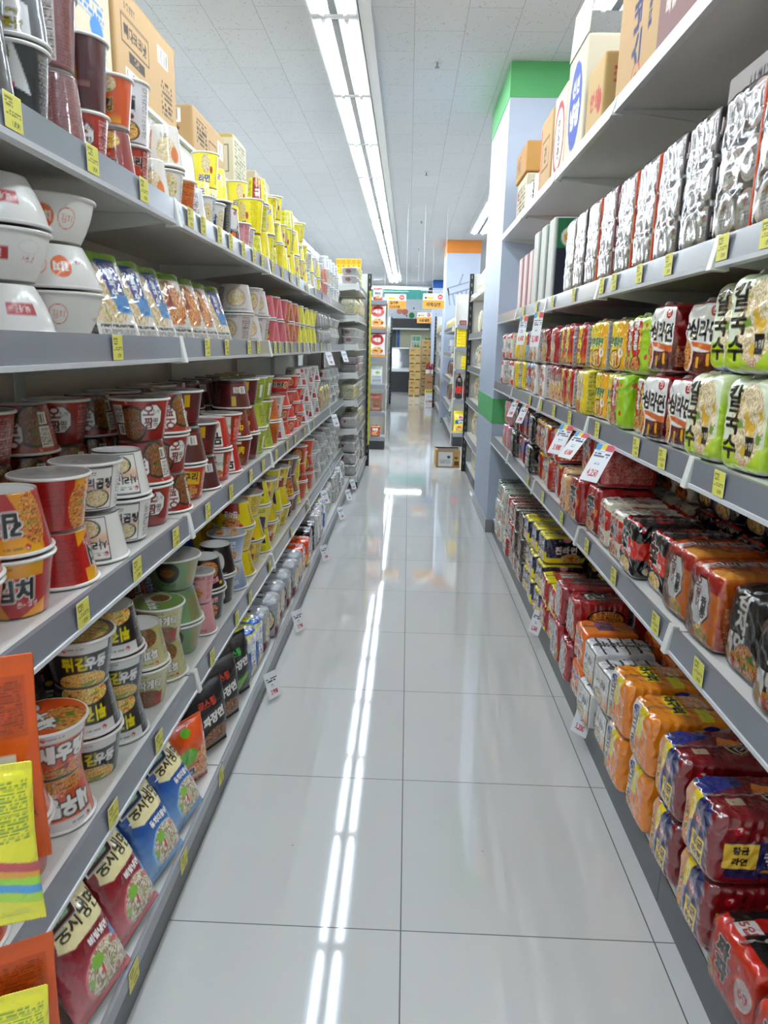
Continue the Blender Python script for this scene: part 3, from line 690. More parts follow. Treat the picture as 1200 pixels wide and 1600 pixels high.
def d_bluebox():
    return '#31559c', [('n', .1, .3, .9, .8, '#c8d4ea'), ('r', 0, 0, 1, .12, '#dcdad4'), ('r', .4, .3, .56, .8, '#2a4484'), ('t', '큰', .3, .5, .3, '#e8ecf4')]
def d_brown():
    f = lambda u: [('n', u - .1, .6, u + .1, .9, '#2a1a10'), ('r', u - .04, .15, u + .12, .55, '#b07a48'), ('n', u - .03, .18, u + .11, .5, '#5a3418')]
    return '#744728', two(f) + [('n', .4, .1, .6, .9, '#d0a880'), ('n', .0, .1, .1, .9, '#d0a880')]
def d_orangering():
    f = lambda u: [('e', u, .42, .10, .50, '#241c1a'), ('f', u, .42, .085, .42, 'red'), ('t', '육개장', u - .11, .6, .2, '#f4eee4', '#60180c')]
    return '#d4521c', two(f) + [('n', .4, .1, .58, .9, '#f0c8a0')]
def d_whitered():
    f = lambda u: [('r', u - .10, .62, u - .02, .92, '#b02838'), ('r', u + .01, .30, u + .08, .56, '#b02838'), ('r', u - .08, .05, u - .01, .24, '#b02838'), ('n', u - .1, .3, u - .01, .55, '#4a4040'), ('n', u + .01, .62, u + .1, .92, '#8a3040')]
    return '#e4e1dc', two(f) + [('n', .4, .1, .6, .9, '#6a6262'), ('n', .9, .1, 1, .9, '#6a6262')]
def d_yellow():
    f = lambda u: [('f', u + .03, .66, .06, .26, 'pale'), ('t', '라면', u, .26, .22, '#223a8a', '#f6f2d8', {'bold': 1.6}), ('e', u + .1, .5, .02, .1, '#b02c20')]
    return '#f2e322', [('g', 0, 0, 1, 1, '#f0dc10', '#f4ea38')] + two(f) + [('n', .38, .08, .60, .92, '#9aa010'), ('n', .9, .1, 1, .9, '#b8a810'), ('r', .33, .1, .37, .9, '#b4c818')]
def d_yellowred():
    f = lambda u: [('r', u, .0, u + .14, 1, '#94202a'), ('t', '큰', u + .06, .6, .25, '#f0e8dc'), ('f', u + .06, .2, .05, .18, 'red')]
    return '#e6de24', two(f) + [('n', .42, .1, .70, .9, '#7c8c18'), ('n', .9, .1, 1, .9, '#7c8c18'), ('n', 0, .1, .2, .9, '#7c8c18')]
def d_tangmyun():
    f = lambda u: [('t', '湯麵', u, .62, .22, '#1c1c20', None, {'bold': 2}), ('e', u - .05, .42, .02, .045, '#8a2a20'), ('e', u + .01, .42, .02, .045, '#8a2a20'), ('e', u + .06, .42, .02, .045, '#8a2a20'), ('f', u, .19, .13, .18, 'yel', '#6a3a1c'), ('n', u - .03, .76, u + .05, .8, '#a06050')]
    return '#e0dfe0', two(f) + [('n', .4, .1, .6, .9, '#8a8888'), ('n', .9, .1, 1, .9, '#8a8888')]
def d_brick():
    return '#8a5654', [('r', 0, 0, 1, .05, '#6a3838'), ('n', .02, .06, .34, .95, '#6a3a3c', {'step': .006}), ('n', .34, .06, .55, .95, '#b88884', {'step': .006}), ('r', .56, .1, .72, .9, '#dcd4d0'), ('n', .57, .12, .71, .88, '#6a4a48'), ('n', .73, .06, .98, .95, '#6a3a3c', {'step': .006})]
def d_mono():
    f = lambda u: [('p', [(u - .12, 1), (u + .02, 1), (u + .10, .42), (u - .12, .62)], '#dcdad8'), ('t', '사골', u - .04, .86, .12, '#e2c81c', '#1a1a1c'), ('t', '떡국', u - .04, .72, .08, '#e2c81c', '#1a1a1c'), ('e', u, .5, .02, .04, '#c8202c')]
    return '#242528', two(f) + [('n', .40, .1, .50, .9, '#8a8a88'), ('n', .52, .1, .60, .9, '#50724a'), ('n', .9, .1, 1, .9, '#8a8a88')]
def d_darkred():
    f = lambda u: [('r', u - .02, .12, u + .02, .88, '#a8801c'), ('r', u - .1, .30, u + .1, .38, '#8a5a50'), ('r', u - .12, .38, u - .06, .92, '#8c5a62')]
    return '#541a22', two(f) + [('e', .12, .8, .03, .1, '#b88a88'), ('n', .4, .4, .6, .9, '#86525a')]
def d_whiteorange():
    f = lambda u: [('f', u, .60, .10, .30, 'pale'), ('t', '멸치', u + .02, .26, .12, '#2a2622'), ('e', u - .08, .7, .04, .2, '#d07834')]
    return '#e4dfd6', [('r', 0, .0, 1, .16, '#e6e2da')] + two(f) + [('r', .42, .12, .60, .9, '#cf6c22'), ('n', .43, .16, .59, .6, '#5a2c10'), ('b', .45, .68, .57, .86), ('n', .9, .1, 1, .9, '#8a8078')]
def d_whitetext():
    return '#dfe0e0', [('r', .1, .1, .3, .9, '#e9e9e7'), ('n', .11, .14, .29, .86, '#4c5256'), ('n', .36, .1, .62, .9, '#7c8286'), ('t', '쌀', .7, .5, .3, '#2c4a7a'), ('f', .82, .5, .07, .3, 'pale'), ('n', .9, .1, 1, .9, '#6a7074')]
def d_whiteface():
    f = lambda u: [('e', u, .48, .10, .34, '#c8b4a4'), ('f', u, .48, .08, .28, 'pale'), ('n', u - .1, .86, u + .1, .95, '#7a7470')]
    return '#dcd8d4', two(f) + [('n', .38, .1, .62, .9, '#5c5856'), ('b', .5, .4, .6, .6), ('n', .9, .1, 1, .9, '#8a6a6a')]
def d_pinklemon():
    f = lambda u: [('e', u, .40, .09, .24, '#4a7a2a'), ('e', u + .03, .30, .05, .14, '#e2c828'), ('e', u - .04, .5, .04, .12, '#b83838')]
    return '#d06a74', [('r', 0, .0, 1, .1, '#b84a58')] + two(f) + [('n', .38, .1, .62, .9, '#8a2c3c')]
def d_peach():
    return '#cf7a50', [('n', .05, .3, .45, .9, '#8a3c20'), ('b', .5, .6, .68, .85), ('f', .8, .4, .1, .3, 'red'), ('t', '면', .3, .2, .25, '#f4ece0')]
def d_lemonblue():
    f = lambda u: [('p', [(u, 1), (u + .12, 1), (u + .08, .45)], '#3a4488'), ('e', u - .05, .3, .05, .2, '#8ab01c')]
    return '#ece428', two(f) + [('n', .4, .3, .6, .9, '#9a9010')]
def d_kimchismall():
    f = lambda u: [('t', '너', u + .05, .66, .30, '#17161a', '#c8bcb8', {'bold': 2}), ('f', u, .22, .12, .18, 'yel'), ('p', [(u - .08, .8), (u + .12, .9), (u + .14, .4), (u - .06, .44)], '#c0401c'), ('t', '너구리', u + .03, .64, .22, '#17161a', '#d8b8a8', {'bold': 2})] + maker(u - .07, .84)
    return '#8c241a', two(f) + [('r', .42, .1, .5, .3, '#e8e4dc'), ('n', .42, .4, .58, .9, '#d8a898'), ('n', .9, .1, 1, .9, '#d8a898')]
def d_orangepurple():
    f = lambda u: [('t', '쇼킹', u, .42, .20, '#3a2a38', '#e8c060', {'bold': 2}), ('g', u - .14, .10, u + .14, .28, '#e8b030', '#d8622a'), ('f', u, .80, .1, .18, 'pale')]
    return '#d4622c', two(f) + [('r', 0, 0, 1, .06, '#c8c6c4'), ('n', .4, .3, .6, .9, '#7a3010')]
def d_greylid(): return '#c9c8c4', [('n', .05, .12, .45, .88, '#8a8884'), ('e', .25, .55, .06, .25, '#9a3a38'), ('e', .75, .55, .06, .25, '#9a3a38'), ('n', .5, .12, .95, .88, '#7a7874')]
def d_styro_k():
    f = lambda u: [('e', u, .52, .038, .24, '#e4711c'), ('t', '김치', u, .52, .19, '#f4f0ea', None, {'bold': 2}), ('e', u + .085, .50, .034, .22, '#d8682a'), ('e', u + .085, .50, .031, .20, '#ebe8e3'), ('t', '김치', u + .085, .50, .15, '#d4561c', None, {'bold': 1.6}), ('t', '큰사발', u - .08, .42, .10, '#b83030')]
    return '#e9e7e2', f(.12) + f(.45) + f(.78)
def d_styro_y():
    f = lambda u: [('r', u - .05, .40, u + .05, .62, '#b01c20'), ('t', '육개장', u, .51, .14, '#f4f0ea', None, {'bold': 2}), ('t', '사발면', u + .12, .46, .11, '#b83040', None, {'bold': 1.2}), ('e', u + .12, .66, .04, .14, '#dcd9d4'), ('e', u + .12, .66, .036, .12, '#eae8e4')]
    return '#e8e6e2', f(.12) + f(.45) + f(.78)

LIDS = {'squid': ('#9a968f', []), 'saewoo': ('#df5a1c', [('f', .30, .36, .32, .3, 'red'), ('e', .82, .84, .2, .2, '#efece8'), ('t', '새우탕', .56, .60, .26, '#f4f2ee', '#3a2018', {'bold': 2.2})]),
        'blackhot': ('#2a2424', [('t', '불닭볶음면', .5, .6, .14, '#e8a0b4', '#4a1020'), ('e', .5, .2, .12, .1, '#b04030')]),
        'chapa': ('#7f9e50', [('t', '짜파게티', .45, .62, .18, '#f2f0e8', '#33221a', {'bold': 2}), ('e', .66, .42, .24, .2, '#efece4'), ('f', .66, .42, .22, .18, 'brown')]),
        'udon': ('#6a5040', [('f', .5, .5, .45, .4, 'yel')]), 'bibim': ('#8fb0d8', [('f', .5, .5, .4, .3, 'yel'), ('t', '비빔면', .5, .5, .2, '#e8f0ff', '#2450a0')])}
CUPS = {  # design: (size, draw, words)
    'squid': ('cup', d_squid, 'red squid noodle cup with white octagon'), 'gomtang': ('cup', d_gomtang, 'white and orange beef soup noodle cup'),
    'kimchi': ('cup', d_kimchi, 'red kimchi noodle cup with yellow band'), 'neoguri': ('cup', d_neoguri, 'red and yellow seafood noodle cup'),
    'mupama': ('cup', d_mupama, 'red noodle cup with white front panel'), 'maroon': ('cup', d_maroon, 'dark maroon noodle cup'),
    'beef': ('cup', d_beef, 'red noodle cup with yellow characters'), 'green': ('cup', d_green, 'lime green noodle cup'),
    'orange': ('cup', d_orange, 'plain orange noodle cup'), 'redbowl': ('bowl', d_redbowl, 'bright red noodle bowl'),
    'saewoo': ('cup', d_saewoo, 'orange shrimp noodle cup with white lettering'), 'udon': ('cup', d_udon, 'black udon cup with yellow lettering'),
    'chapa': ('cup', d_chapa, 'beige black-bean noodle cup'), 'sage': ('wide', d_sage, 'large sage green noodle bowl'),
    'pink': ('small', d_pink, 'small pink noodle cup'), 'blackhot': ('cup', d_blackhot, 'black hot chicken noodle cup'),
    'blackfig': ('cup', d_blackwhitefig, 'black noodle cup with white figure'), 'samyang': ('tall', d_samyang, 'tall black noodle cup'),
    'jin': ('wide', d_jin, 'large yellow and red noodle bowl'), 'jinblue': ('cup', d_jinblue, 'yellow and navy noodle cup'),
    'bibim': ('cup', d_bibim, 'light blue noodle cup'), 'bluebox': ('wide', d_bluebox, 'large blue noodle bowl'), 'brown': ('wide', d_brown, 'large brown noodle bowl'),
    'orangering': ('cup', d_orangering, 'orange noodle cup with dark bowl picture'), 'whitered': ('cup', d_whitered, 'white noodle cup with red blocks'),
    'yellow': ('tall', d_yellow, 'tall yellow noodle cup'), 'yellowred': ('small', d_yellowred, 'small yellow cup with red panel'),
    'tangmyun': ('tall', d_tangmyun, 'tall white noodle cup with black characters'), 'brick': ('tall', d_brick, 'tall dusky brown cup with brick-like print'),
    'mono': ('tall', d_mono, 'tall black and white cup with yellow lettering'), 'darkred': ('tall', d_darkred, 'tall dark red cup with gold stripe'),
    'whiteorange': ('small', d_whiteorange, 'white and orange cup'), 'whitetext': ('small', d_whitetext, 'small white cup with grey print'),
    'whiteface': ('cup', d_whiteface, 'white cup with round bowl picture'), 'pinklemon': ('small', d_pinklemon, 'small pink cup with lemon picture'),
    'peach': ('small', d_peach, 'small peach orange cup'), 'lemonblue': ('small', d_lemonblue, 'small yellow cup with blue triangle'),
    'squid_s': ('small', d_squid, 'small red squid noodle cup'), 'neog_s': ('small', d_kimchismall, 'small brown-red seafood noodle cup'),
    'orange_s': ('small', d_orangepurple, 'small orange cup with dark lettering'), 'grey': ('bowl', d_greylid, 'pale grey foam tub with red seal'),
    'styro_k': ('wide', d_styro_k, 'white foam bowl with orange lettering'), 'styro_y': ('wide', d_styro_y, 'white foam bowl with red lettering'),
    'darkorange_s': ('small', d_orange, 'small orange cup'), 'yellow_s': ('small', d_yellow, 'small yellow noodle cup')}

def make_cup(design, res=520):
    """upright cup, base at z=0, printed front at local -Y"""
    size, fn, words = CUPS[design]; rt, rb, h = NE[size]; col, ops = fn()
    foam = design.startswith('styro')
    if foam: rt, rb, h = .092, .060, .086
    if design == 'grey': h = .07
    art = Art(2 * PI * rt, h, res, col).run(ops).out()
    nu, nz = min(340, art.shape[1]), min(84, art.shape[0])
    root = empty(name_of(design))
    P, F, C = cup_mesh('cup_body', rb, rt - .002, h - .006, art, nu, nz, .002, .004 if foam else 0.0)
    n = len(P); bot = np.array([[rb * .92 * math.cos(a), rb * .92 * math.sin(a), .006] for a in np.linspace(0, 2 * PI, nu + 1) - PI / 2])
    P = np.concatenate([P, bot]); i0 = np.arange(nu); low = np.stack([n + i0, n + i0 + 1, i0 + 1, i0], -1)
    cl = np.tile(lin('#e6e4de'), (low.size, 1))
    F = np.concatenate([F, low]); C = np.concatenate([C, cl]); P, F = weld(P, F)
    body = link('cup_body', mesh_np('cup_body', P, F, C), M['foam_print'] if foam else M['cup'], root)
    MB().lathe([(0, .008), (rb * .93, .006)], 28).build('cup_base', M['rim'], root, smooth=True)
    zt = h - .004
    MB().lathe([(rt - .003, zt - .004), (rt + .0015, zt - .0035), (rt + .003, zt - .001), (rt + .0015, zt + .002), (rt - .002, zt + .003), (rt - .004, zt)], 40).build('rim', M['foam'] if foam else M['rim'], root, smooth=True)
    lc, lops = LIDS.get(design, ('#c4c2bd', [('n', .2, .3, .8, .7, '#8a8884', {'step': .008})]))
    la = Art(2 * rt, 2 * rt, 420 if lops and design in LIDS else 150, lc).run(lops).out()
    k = la.shape[0]; rr = np.linspace(0, 1, max(6, k // 3)); aa = np.linspace(0, 2 * PI, k * 2 + 1)[:-1]
    Rr, Aa = np.meshgrid(rr, aa); X = Rr * np.cos(Aa); Y = Rr * np.sin(Aa)
    px = ((X + 1) / 2 * (k - 1)).round().astype(int).clip(0, k - 1); py = ((Y + 1) / 2 * (k - 1)).round().astype(int).clip(0, k - 1)
    cc = la[py, px].reshape(-1, 3); V = np.stack([X * (rt - .001), Y * (rt - .001), zt + .0025 + .001 * (1 - Rr)], -1).reshape(-1, 3)
    nr, na = len(rr), len(aa); ii = np.arange(na)[:, None] * nr + np.arange(nr - 1)[None]; jj = ((np.arange(na) + 1) % na)[:, None] * nr + np.arange(nr - 1)[None]
    F = np.stack([ii, ii + 1, jj + 1, jj], -1).reshape(-1, 4)
    V, F2 = weld(V, F)
    link('lid', mesh_np('lid', V, F2, cc[F.ravel()]), M['cup'], root)
    return root, h, rt
M['foam_print'] = print_mat('printed_foam', 0.42, 0.35, 200, 0.04)

NAMES = {'bowl': 'noodle_bowl', 'wide': 'noodle_bowl'}
def name_of(design):
    if design == 'grey': return 'foam_tub'
    return NAMES.get(CUPS[design][0], 'noodle_cup')

# ---------------------------------------------------------------- soft packs
def stripe_side(base, ink='#5a5654'): return lambda: (base, [('n', .08, .08, .92, .9, ink)])
LT = '#d8d4d2'
BL = {}
def pk(key, words, w, d, h, F, L=None, T=None, mat='film', D='#b8b4b0', rp=8.0, cr=.0055, cat='noodle pack', name='noodle_multipack', res=430):
    BL[key] = dict(words=words, s=(w, d, h), F=F, L=L, T=T, mat=mat, D=D, rp=rp, cr=cr, cat=cat, name=name, res=res)
def rep_side(bands, n=5, ink='#6a6464'):
    """five single packs seen edge-on inside clear wrap"""
    ops = []
    for i in range(n):
        x0 = i / n; ops += [('r', x0 + .01, 0, x0 + .9 / n, 1, bands[i % len(bands)]), ('n', x0 + .02, .1, x0 + .8 / n, .9, ink, {'seed': i + 2})]
    return ops
W3 = (.125, .19, .165)
# right, upper soft-pack shelf
pk('white_fan', 'white and red noodle pack', *W3, (WH, [('r', 0, .8, 1, 1, '#c8282c'), ('t', '라면', .5, .5, .22, '#1d1c20', None, {'bold': 2}), ('r', 0, 0, 1, .25, '#c8282c'), ('f', .5, .2, .3, .15, 'red')]), (LT, [('n', .1, .1, .9, .9, '#7a7070')]), ('#d8c8c4', [('r', 0, .3, 1, .5, '#c03038')]))
pk('yellow_thin', 'yellow pack with clear sides', *W3, ('#eecf22', [('t', '스낵', .5, .6, .2, '#2a2620', '#f6ec90'), ('f', .5, .25, .3, .2, 'yel')]), (LT, [('n', .08, .1, .92, .9, '#6c6864'), ('r', 0, 0, .1, 1, '#e6cf30')]), ('#dccf7a', [('r', 0, .2, 1, .4, '#eed024')]))
pk('bluered', 'light blue and red noodle pack', *W3, ('#8cc0dc', [('p', [(0, .7), (1, .9), (1, .55), (0, .4)], '#c02830'), ('t', '면', .5, .62, .22, WH, None, {'bold': 2}), ('f', .5, .2, .34, .18, 'red')]), ('#9cc4dc', [('n', .1, .1, .9, .9, '#4a6a80')]), ('#a8cce0', [('r', .2, .2, .8, .8, '#dce8f0')]))
pk('reddot', 'white pack with red dots', *W3, (WH, [('e', .2, .85, .12, .1, '#c8242c'), ('e', .8, .6, .14, .11, '#c8242c'), ('e', .2, .45, .12, .1, '#c8242c'), ('e', .5, .72, .2, .15, '#b01c20'), ('t', '얼큰', .5, .72, .14, '#f2d21e'), ('f', .5, .2, .36, .18, 'red')]), (LT, [('n', .1, .1, .9, .9, '#7a7070')]), ('#dcc8c4', [('e', .3, .5, .15, .2, '#c8242c'), ('e', .7, .5, .15, .2, '#c8242c')]))
pk('redbuchu', 'red pack with noodle bowl picture', *W3, ('#b01e22', [('e', .5, .36, .42, .34, '#e8d8c4'), ('f', .5, .28, .36, .24, 'yel'), ('t', '부추', .5, .64, .2, '#2a2420', '#f0e6da', {'bold': 1.8})]), ('#b8b0ae', [('n', .08, .1, .92, .95, '#6a5a5a'), ('r', 0, 0, .12, 1, '#a82024')]), ('#b83034', [('r', .1, .4, .9, .6, '#d8ccc4')]))
pk('yeol', 'red pack with slanted yellow lettering', *W3, ('#b51c1e', [('g', 0, 0, 1, .35, '#e0a01c', '#c02418'), ('t', '열라면', .46, .52, .26, '#f2d81e', '#17130f', {'vert': 1, 'bold': 2.4}), ('r', 0, 0, 1, .1, '#8a1414')]), ('#b8b2ae', [('n', .06, .06, .94, .94, '#5c5652'), ('r', .3, .45, .7, .55, '#98b0b8')]), ('#c0484a', [('r', .1, .3, .9, .6, '#d8d0cc')]))
pk('sesame', 'yellow sesame noodle pack with green lettering', *W3, ('#f0b41c', [('g', 0, 0, .55, 1, '#f6dc22', '#f4d420'), ('e', .5, .86, .11, .08, '#e0c020'), ('t', '참깨라면', .46, .56, .17, '#1c7a44', '#f6ecb8', {'bold': 2, 'sx': .8}), ('f', .45, .22, .4, .2, 'yel', '#4a2a14'), ('e', .75, .36, .14, .1, '#f4efe2'), ('e', .75, .36, .06, .045, '#e88a1c')]), ('#c6c2be', [('n', .05, .04, .95, .96, '#5a5854'), ('r', .62, .5, .8, .62, '#88a4b4'), ('r', .85, .4, .97, .6, '#d89a3c'), ('r', .3, .12, .97, .17, '#9a3038')]), ('#d8c890', [('r', 0, .35, 1, .6, '#d0ccc8')]))
pk('sesame2', 'bright yellow pack with round noodle picture', *W3, ('#f0d61c', [('e', .45, .62, .36, .3, '#e8d8b8'), ('f', .45, .70, .3, .22, 'pale'), ('t', '순한맛', .45, .42, .13, '#5a3a7a', '#f6ecd8'), ('p', [(.1, .3), (.6, .35), (.65, .1), (.2, .04)], '#d88444')]), ('#d8ca40', [('n', .05, .04, .95, .96, '#7a7430')]), ('#eede60', [('r', .1, .4, .9, .6, '#f6f0b0')]))
pk('lime', 'lime green spotted pack with red oval', *W3, ('#a8cc28', [('e', .8, .8, .05, .04, '#c8402c'), ('e', .86, .3, .06, .045, '#c8402c'), ('e', .15, .12, .05, .04, '#c8402c'), ('e', .40, .62, .25, .36, '#c02228'), ('t', '배홍동', .36, .66, .15, '#f4f2ec', '#5a1014', {'vert': 1, 'bold': 2}), ('t', '비빔면', .56, .60, .10, '#f0e23c', '#5a1014', {'vert': 1, 'bold': 1.6}), ('f', .42, .18, .24, .15, 'red', '#5a2a1c')]), ('#a4c82c', [('e', .2, .8, .06, .05, '#c8402c'), ('e', .7, .6, .06, .05, '#c8402c'), ('e', .4, .3, .07, .06, '#c8402c'), ('e', .8, .15, .06, .05, '#c8402c'), ('e', .5, .75, .12, .07, '#3a7ab8'), ('e', .75, .25, .14, .1, '#c02228')]), ('#a8cc30', [('e', .2, .3, .06, .06, '#c8402c'), ('e', .7, .7, .06, .06, '#c8402c'), ('r', .3, .4, .7, .6, '#c83038')]))
pk('simra', 'white-topped pack with brown lower half', .14, .19, .175, (WH, [('g', 0, 0, 1, .45, '#4a120c', '#7a2412'), ('e', .62, .52, .62, .20, WH), ('p', [(.3, .40), (1, .30), (1, .40), (.3, .46)], '#d8702c'), ('e', .80, .86, .10, .085, '#b01e24'), ('t', '진', .80, .86, .09, '#f4efe8'), ('t', '심라면', .58, .60, .26, '#191718', None, {'bold': 1.6, 'rot': -4, 'sx': .8}), ('t', '안', .2, .62, .2, '#3a2a24'), ('e', .16, .28, .2, .26, '#efe6d8'), ('f', .15, .28, .17, .22, 'red'), ('r', .45, .1, .53, .26, '#e0a824'), ('r', .72, .14, .80, .3, '#e0a824')]), ('#8a1820', [('g', 0, 0, 1, .5, '#5a1410', '#7a1a18'), ('n', .1, .1, .9, .4, '#c88a60')]), ('#a81c24', [('e', .3, .4, .1, .2, '#f0e6e0')]), rp=7)
pk('kal', 'pale and lime flat-noodle pack', .15, .19, .19, ('#e4ead2', [('g', 0, 0, 1, .28, '#b4d020', '#cfe05a'), ('f', .62, .52, .34, .42, 'pale'), ('p', [(.0, .0), (.4, .28), (.3, .34), (0, .3)], '#b8d21c'), ('t', '칼국수', .30, .52, .24, '#1a1a1c', None, {'vert': 1, 'bold': 1.4}), ('r', .64, .20, .80, .40, '#2a2422'), ('t', '1위', .72, .30, .08, '#f0e8d0'), ('t', '5입', .62, .10, .08, '#f4ece0', '#c8401c'), ('t', '농심', .2, .88, .05, '#3a3a3c'), ('l', .10, .88, .035)]), ('#b8d030', [('n', .1, .1, .9, .5, '#5a7a10'), ('g', 0, .6, 1, 1, '#b8d030', '#e0e8c0')]), ('#d8e2b8', [('r', .2, .2, .8, .5, '#a8c0d8')]), rp=7)
pk('dullgrey', 'clear-wrapped grey pack on its side', .13, .19, .15, ('#8a8284', [('n', .05, .08, .95, .92, '#58504e'), ('r', .4, 0, .48, 1, '#7a2c34')]), ('#8c8486', rep_side(['#8c8684', '#7a6466'], 4)), ('#9a9494', rep_side(['#a09a9a', '#8a4a50'], 3)))
pk('dullgold', 'clear-wrapped tan pack at the back', .11, .19, .17, ('#a08a5c', [('g', 0, .5, 1, 1, '#a08a5c', '#c8a03c'), ('n', .1, .1, .9, .6, '#6a5c44')]), ('#a89878', [('n', .1, .1, .9, .9, '#6a5c44')]), ('#c8a850', []))
# right, middle soft-pack shelf
W4 = (.13, .2, .15)
pk('pinkwhite', 'pink and white noodle pack', *W4, ('#d890a0', [('t', '면', .5, .6, .3, WH, '#8a3040', {'bold': 2}), ('f', .5, .25, .36, .2, 'red')]), ('#c8a0a8', [('n', .1, .1, .9, .9, '#7a4a54')]), ('#dcb8c0', rep_side(['#dcb8c0', '#c08090'])))
pk('blackfood', 'black pack with dark noodle picture', *W4, ('#1f1b1c', [('t', '짜장', .5, .7, .22, WH, None, {'bold': 2}), ('f', .5, .28, .4, .24, 'brown'), ('r', 0, .9, 1, 1, '#2c7a38')]), ('#242022', [('t', '짜장', .5, .7, .16, '#d8d4cc'), ('n', .1, .1, .9, .5, '#7a746c')]), ('#2c282a', rep_side(['#2c282a', '#454044'], 5, '#8a8480')))
pk('navyred', 'red and blue noodle pack', *W4, ('#9c1c22', [('p', [(0, .4), (1, .8), (1, .5), (0, .15)], '#2a3a8c'), ('t', '면', .5, .7, .24, '#f2e8d8'), ('f', .5, .2, .3, .16, 'red')]), ('#8c1a22', [('p', [(0, .9), (.5, .9), (.2, .4), (0, .4)], '#28388c'), ('r', .3, .2, .9, .4, '#d8c8c4')]), ('#8c1c26', [('r', 0, 0, .4, 1, '#28388c')]))
pk('blacktext', 'black pack crowded with white print', *W4, ('#201e20', [('n', .08, .06, .92, .94, '#c8c4bc', {'step': .009})]), ('#1c1a1c', [('t', '왕', .4, .6, .3, '#b8b0a4'), ('n', .1, .1, .9, .4, '#a8a098')]), ('#262426', rep_side(['#262426', '#3c3a3c'], 5, '#a8a49c')))
pk('redyellow', 'red pack with yellow edge', *W4, ('#a81e1c', [('r', 0, .84, 1, .92, '#e8c81c'), ('t', '라면', .5, .62, .24, '#f0e8dc', '#1a1414', {'bold': 2}), ('f', .5, .24, .4, .22, 'red')]), ('#b02420', [('r', 0, .8, 1, .9, '#e4c01c'), ('n', .1, .1, .9, .7, '#e0a890')]), ('#b8302c', rep_side(['#b8302c', '#d8c040', '#a82420'], 5)))
pk('redwhite', 'red and silver noodle pack', *W4, ('#b42820', [('r', .3, .08, .66, .86, '#e8e2da'), ('t', '라면', .48, .5, .2, '#1a1818', None, {'vert': 1, 'bold': 1.8}), ('r', 0, .86, 1, 1, '#e8c020')]), ('#b02018', [('n', .1, .1, .9, .9, '#e0b0a0')]), ('#c8c0be', rep_side(['#d0ccca', '#b89c9a'])))
pk('peachpack', 'peach pack with round seal', *W4, ('#e8bc84', [('e', .55, .74, .13, .11, '#f0e0d4'), ('t', '60', .55, .74, .08, '#b02838'), ('t', '볶음', .5, .46, .18, '#b02050', '#f6e8e0', {'bold': 2}), ('f', .5, .2, .34, .2, 'red')]), ('#e4b880', [('n', .1, .1, .9, .7, '#a06a40')]), ('#ecc898', [('r', .2, .3, .8, .6, '#f4e4cc')]))
pk('shinred', 'glossy red pack with black character', .15, .2, .17, ('#b01a1c', [('g', 0, 0, 1, .3, '#7a0f10', '#b01a1c'), ('t', '辛', .48, .60, .42, '#141214', '#d8d0cc', {'bold': 2.6, 'ow': .7}), ('t', '라면', .78, .5, .14, '#e88a2c'), ('e', .5, .2, .38, .17, '#2c1410'), ('f', .5, .2, .33, .14, 'red')]), ('#a81c20', [('n', .1, .1, .9, .6, '#d89080'), ('t', '辛', .5, .76, .3, '#141214')]), ('#a0181c', [('t', '辛', .5, .5, .5, '#141214', '#d8d0cc')]))
pk('geon', 'cream and red noodle pack', .13, .2, .155, ('#e8e2cc', [('g', 0, .38, 1, .82, '#c02a1c', '#d83a22'), ('t', '辛', .45, .58, .34, '#151315', '#e8d8cc', {'bold': 2.2, 'ow': .7}), ('t', '건면', .8, .64, .12, '#f0e4d8'), ('f', .5, .18, .34, .19, 'red'), ('l', .2, .9, .05), ('r', .4, .88, .6, .92, '#c03028')]), ('#e0dac4', [('r', 0, .4, 1, .8, '#b8281c'), ('n', .1, .1, .9, .36, '#7a7464')]), ('#dcd6c4', [('r', .1, .3, .5, .55, '#c02c24'), ('r', .6, .5, .9, .7, '#c02c24'), ('n', .1, .1, .9, .9, '#b8b0a4')]))
pk('shinblack', 'black and red noodle pack', .14, .2, .165, ('#19171a', [('r', 0, .36, 1, .68, '#d2301c'), ('t', '辛', .34, .58, .40, '#131113', '#d8d0cc', {'bold': 2.4, 'ow': .7}), ('t', '라면', .64, .46, .12, '#f0e4dc'), ('e', .5, .17, .30, .16, '#cfc8c0'), ('f', .5, .18, .27, .13, 'yel'), ('l', .16, .86, .05), ('t', '농심', .36, .86, .05, '#d8d4d0')]), ('#1c1a1c', [('r', 0, .36, 1, .66, '#c42c1c'), ('t', '辛', .4, .54, .34, '#131113', '#d8d0cc', {'bold': 2.4}), ('t', 'BLACK', .7, .42, .07, '#c8a098'), ('f', .45, .16, .3, .13, 'yel', '#c8c0b8'), ('l', .12, .88, .04)]), ('#17151a', [('r', .12, .4, .34, .62, '#c82c24'), ('r', .62, .35, .84, .58, '#c82c24'), ('r', 0, 0, 1, .08, '#d2301c')]))
pk('ojing', 'orange and red squid noodle pack', .15, .2, .18, ('#e07c20', [('r', 0, .74, 1, 1, '#b4281c'), ('f', .14, .4, .24, .4, 'brown', '#241814'), ('o', .50, .55, .23, WH, '#5a1612', {'asp': 1.5}), ('t', '오징어', .42, .64, .12, '#8a1c18', None, {'vert': 1, 'bold': 1.6}), ('t', '짬뽕', .60, .50, .12, '#26201e', None, {'vert': 1, 'bold': 1.6}), ('f', .6, .16, .2, .12, 'yel'), ('r', .0, 0, 1, .05, '#b4281c')]), ('#cc4c1c', [('g', 0, 0, 1, 1, '#b02a1a', '#dc7420'), ('n', .1, .1, .9, .6, '#f0b888'), ('l', .2, .85, .04)]), ('#d8642a', [('r', .3, 0, .46, 1, '#e8e0dc'), ('n', .32, .1, .45, .9, '#403838', {'step': .01}), ('g', .6, 0, 1, 1, '#e0a040', '#b8301c')]), rp=7)
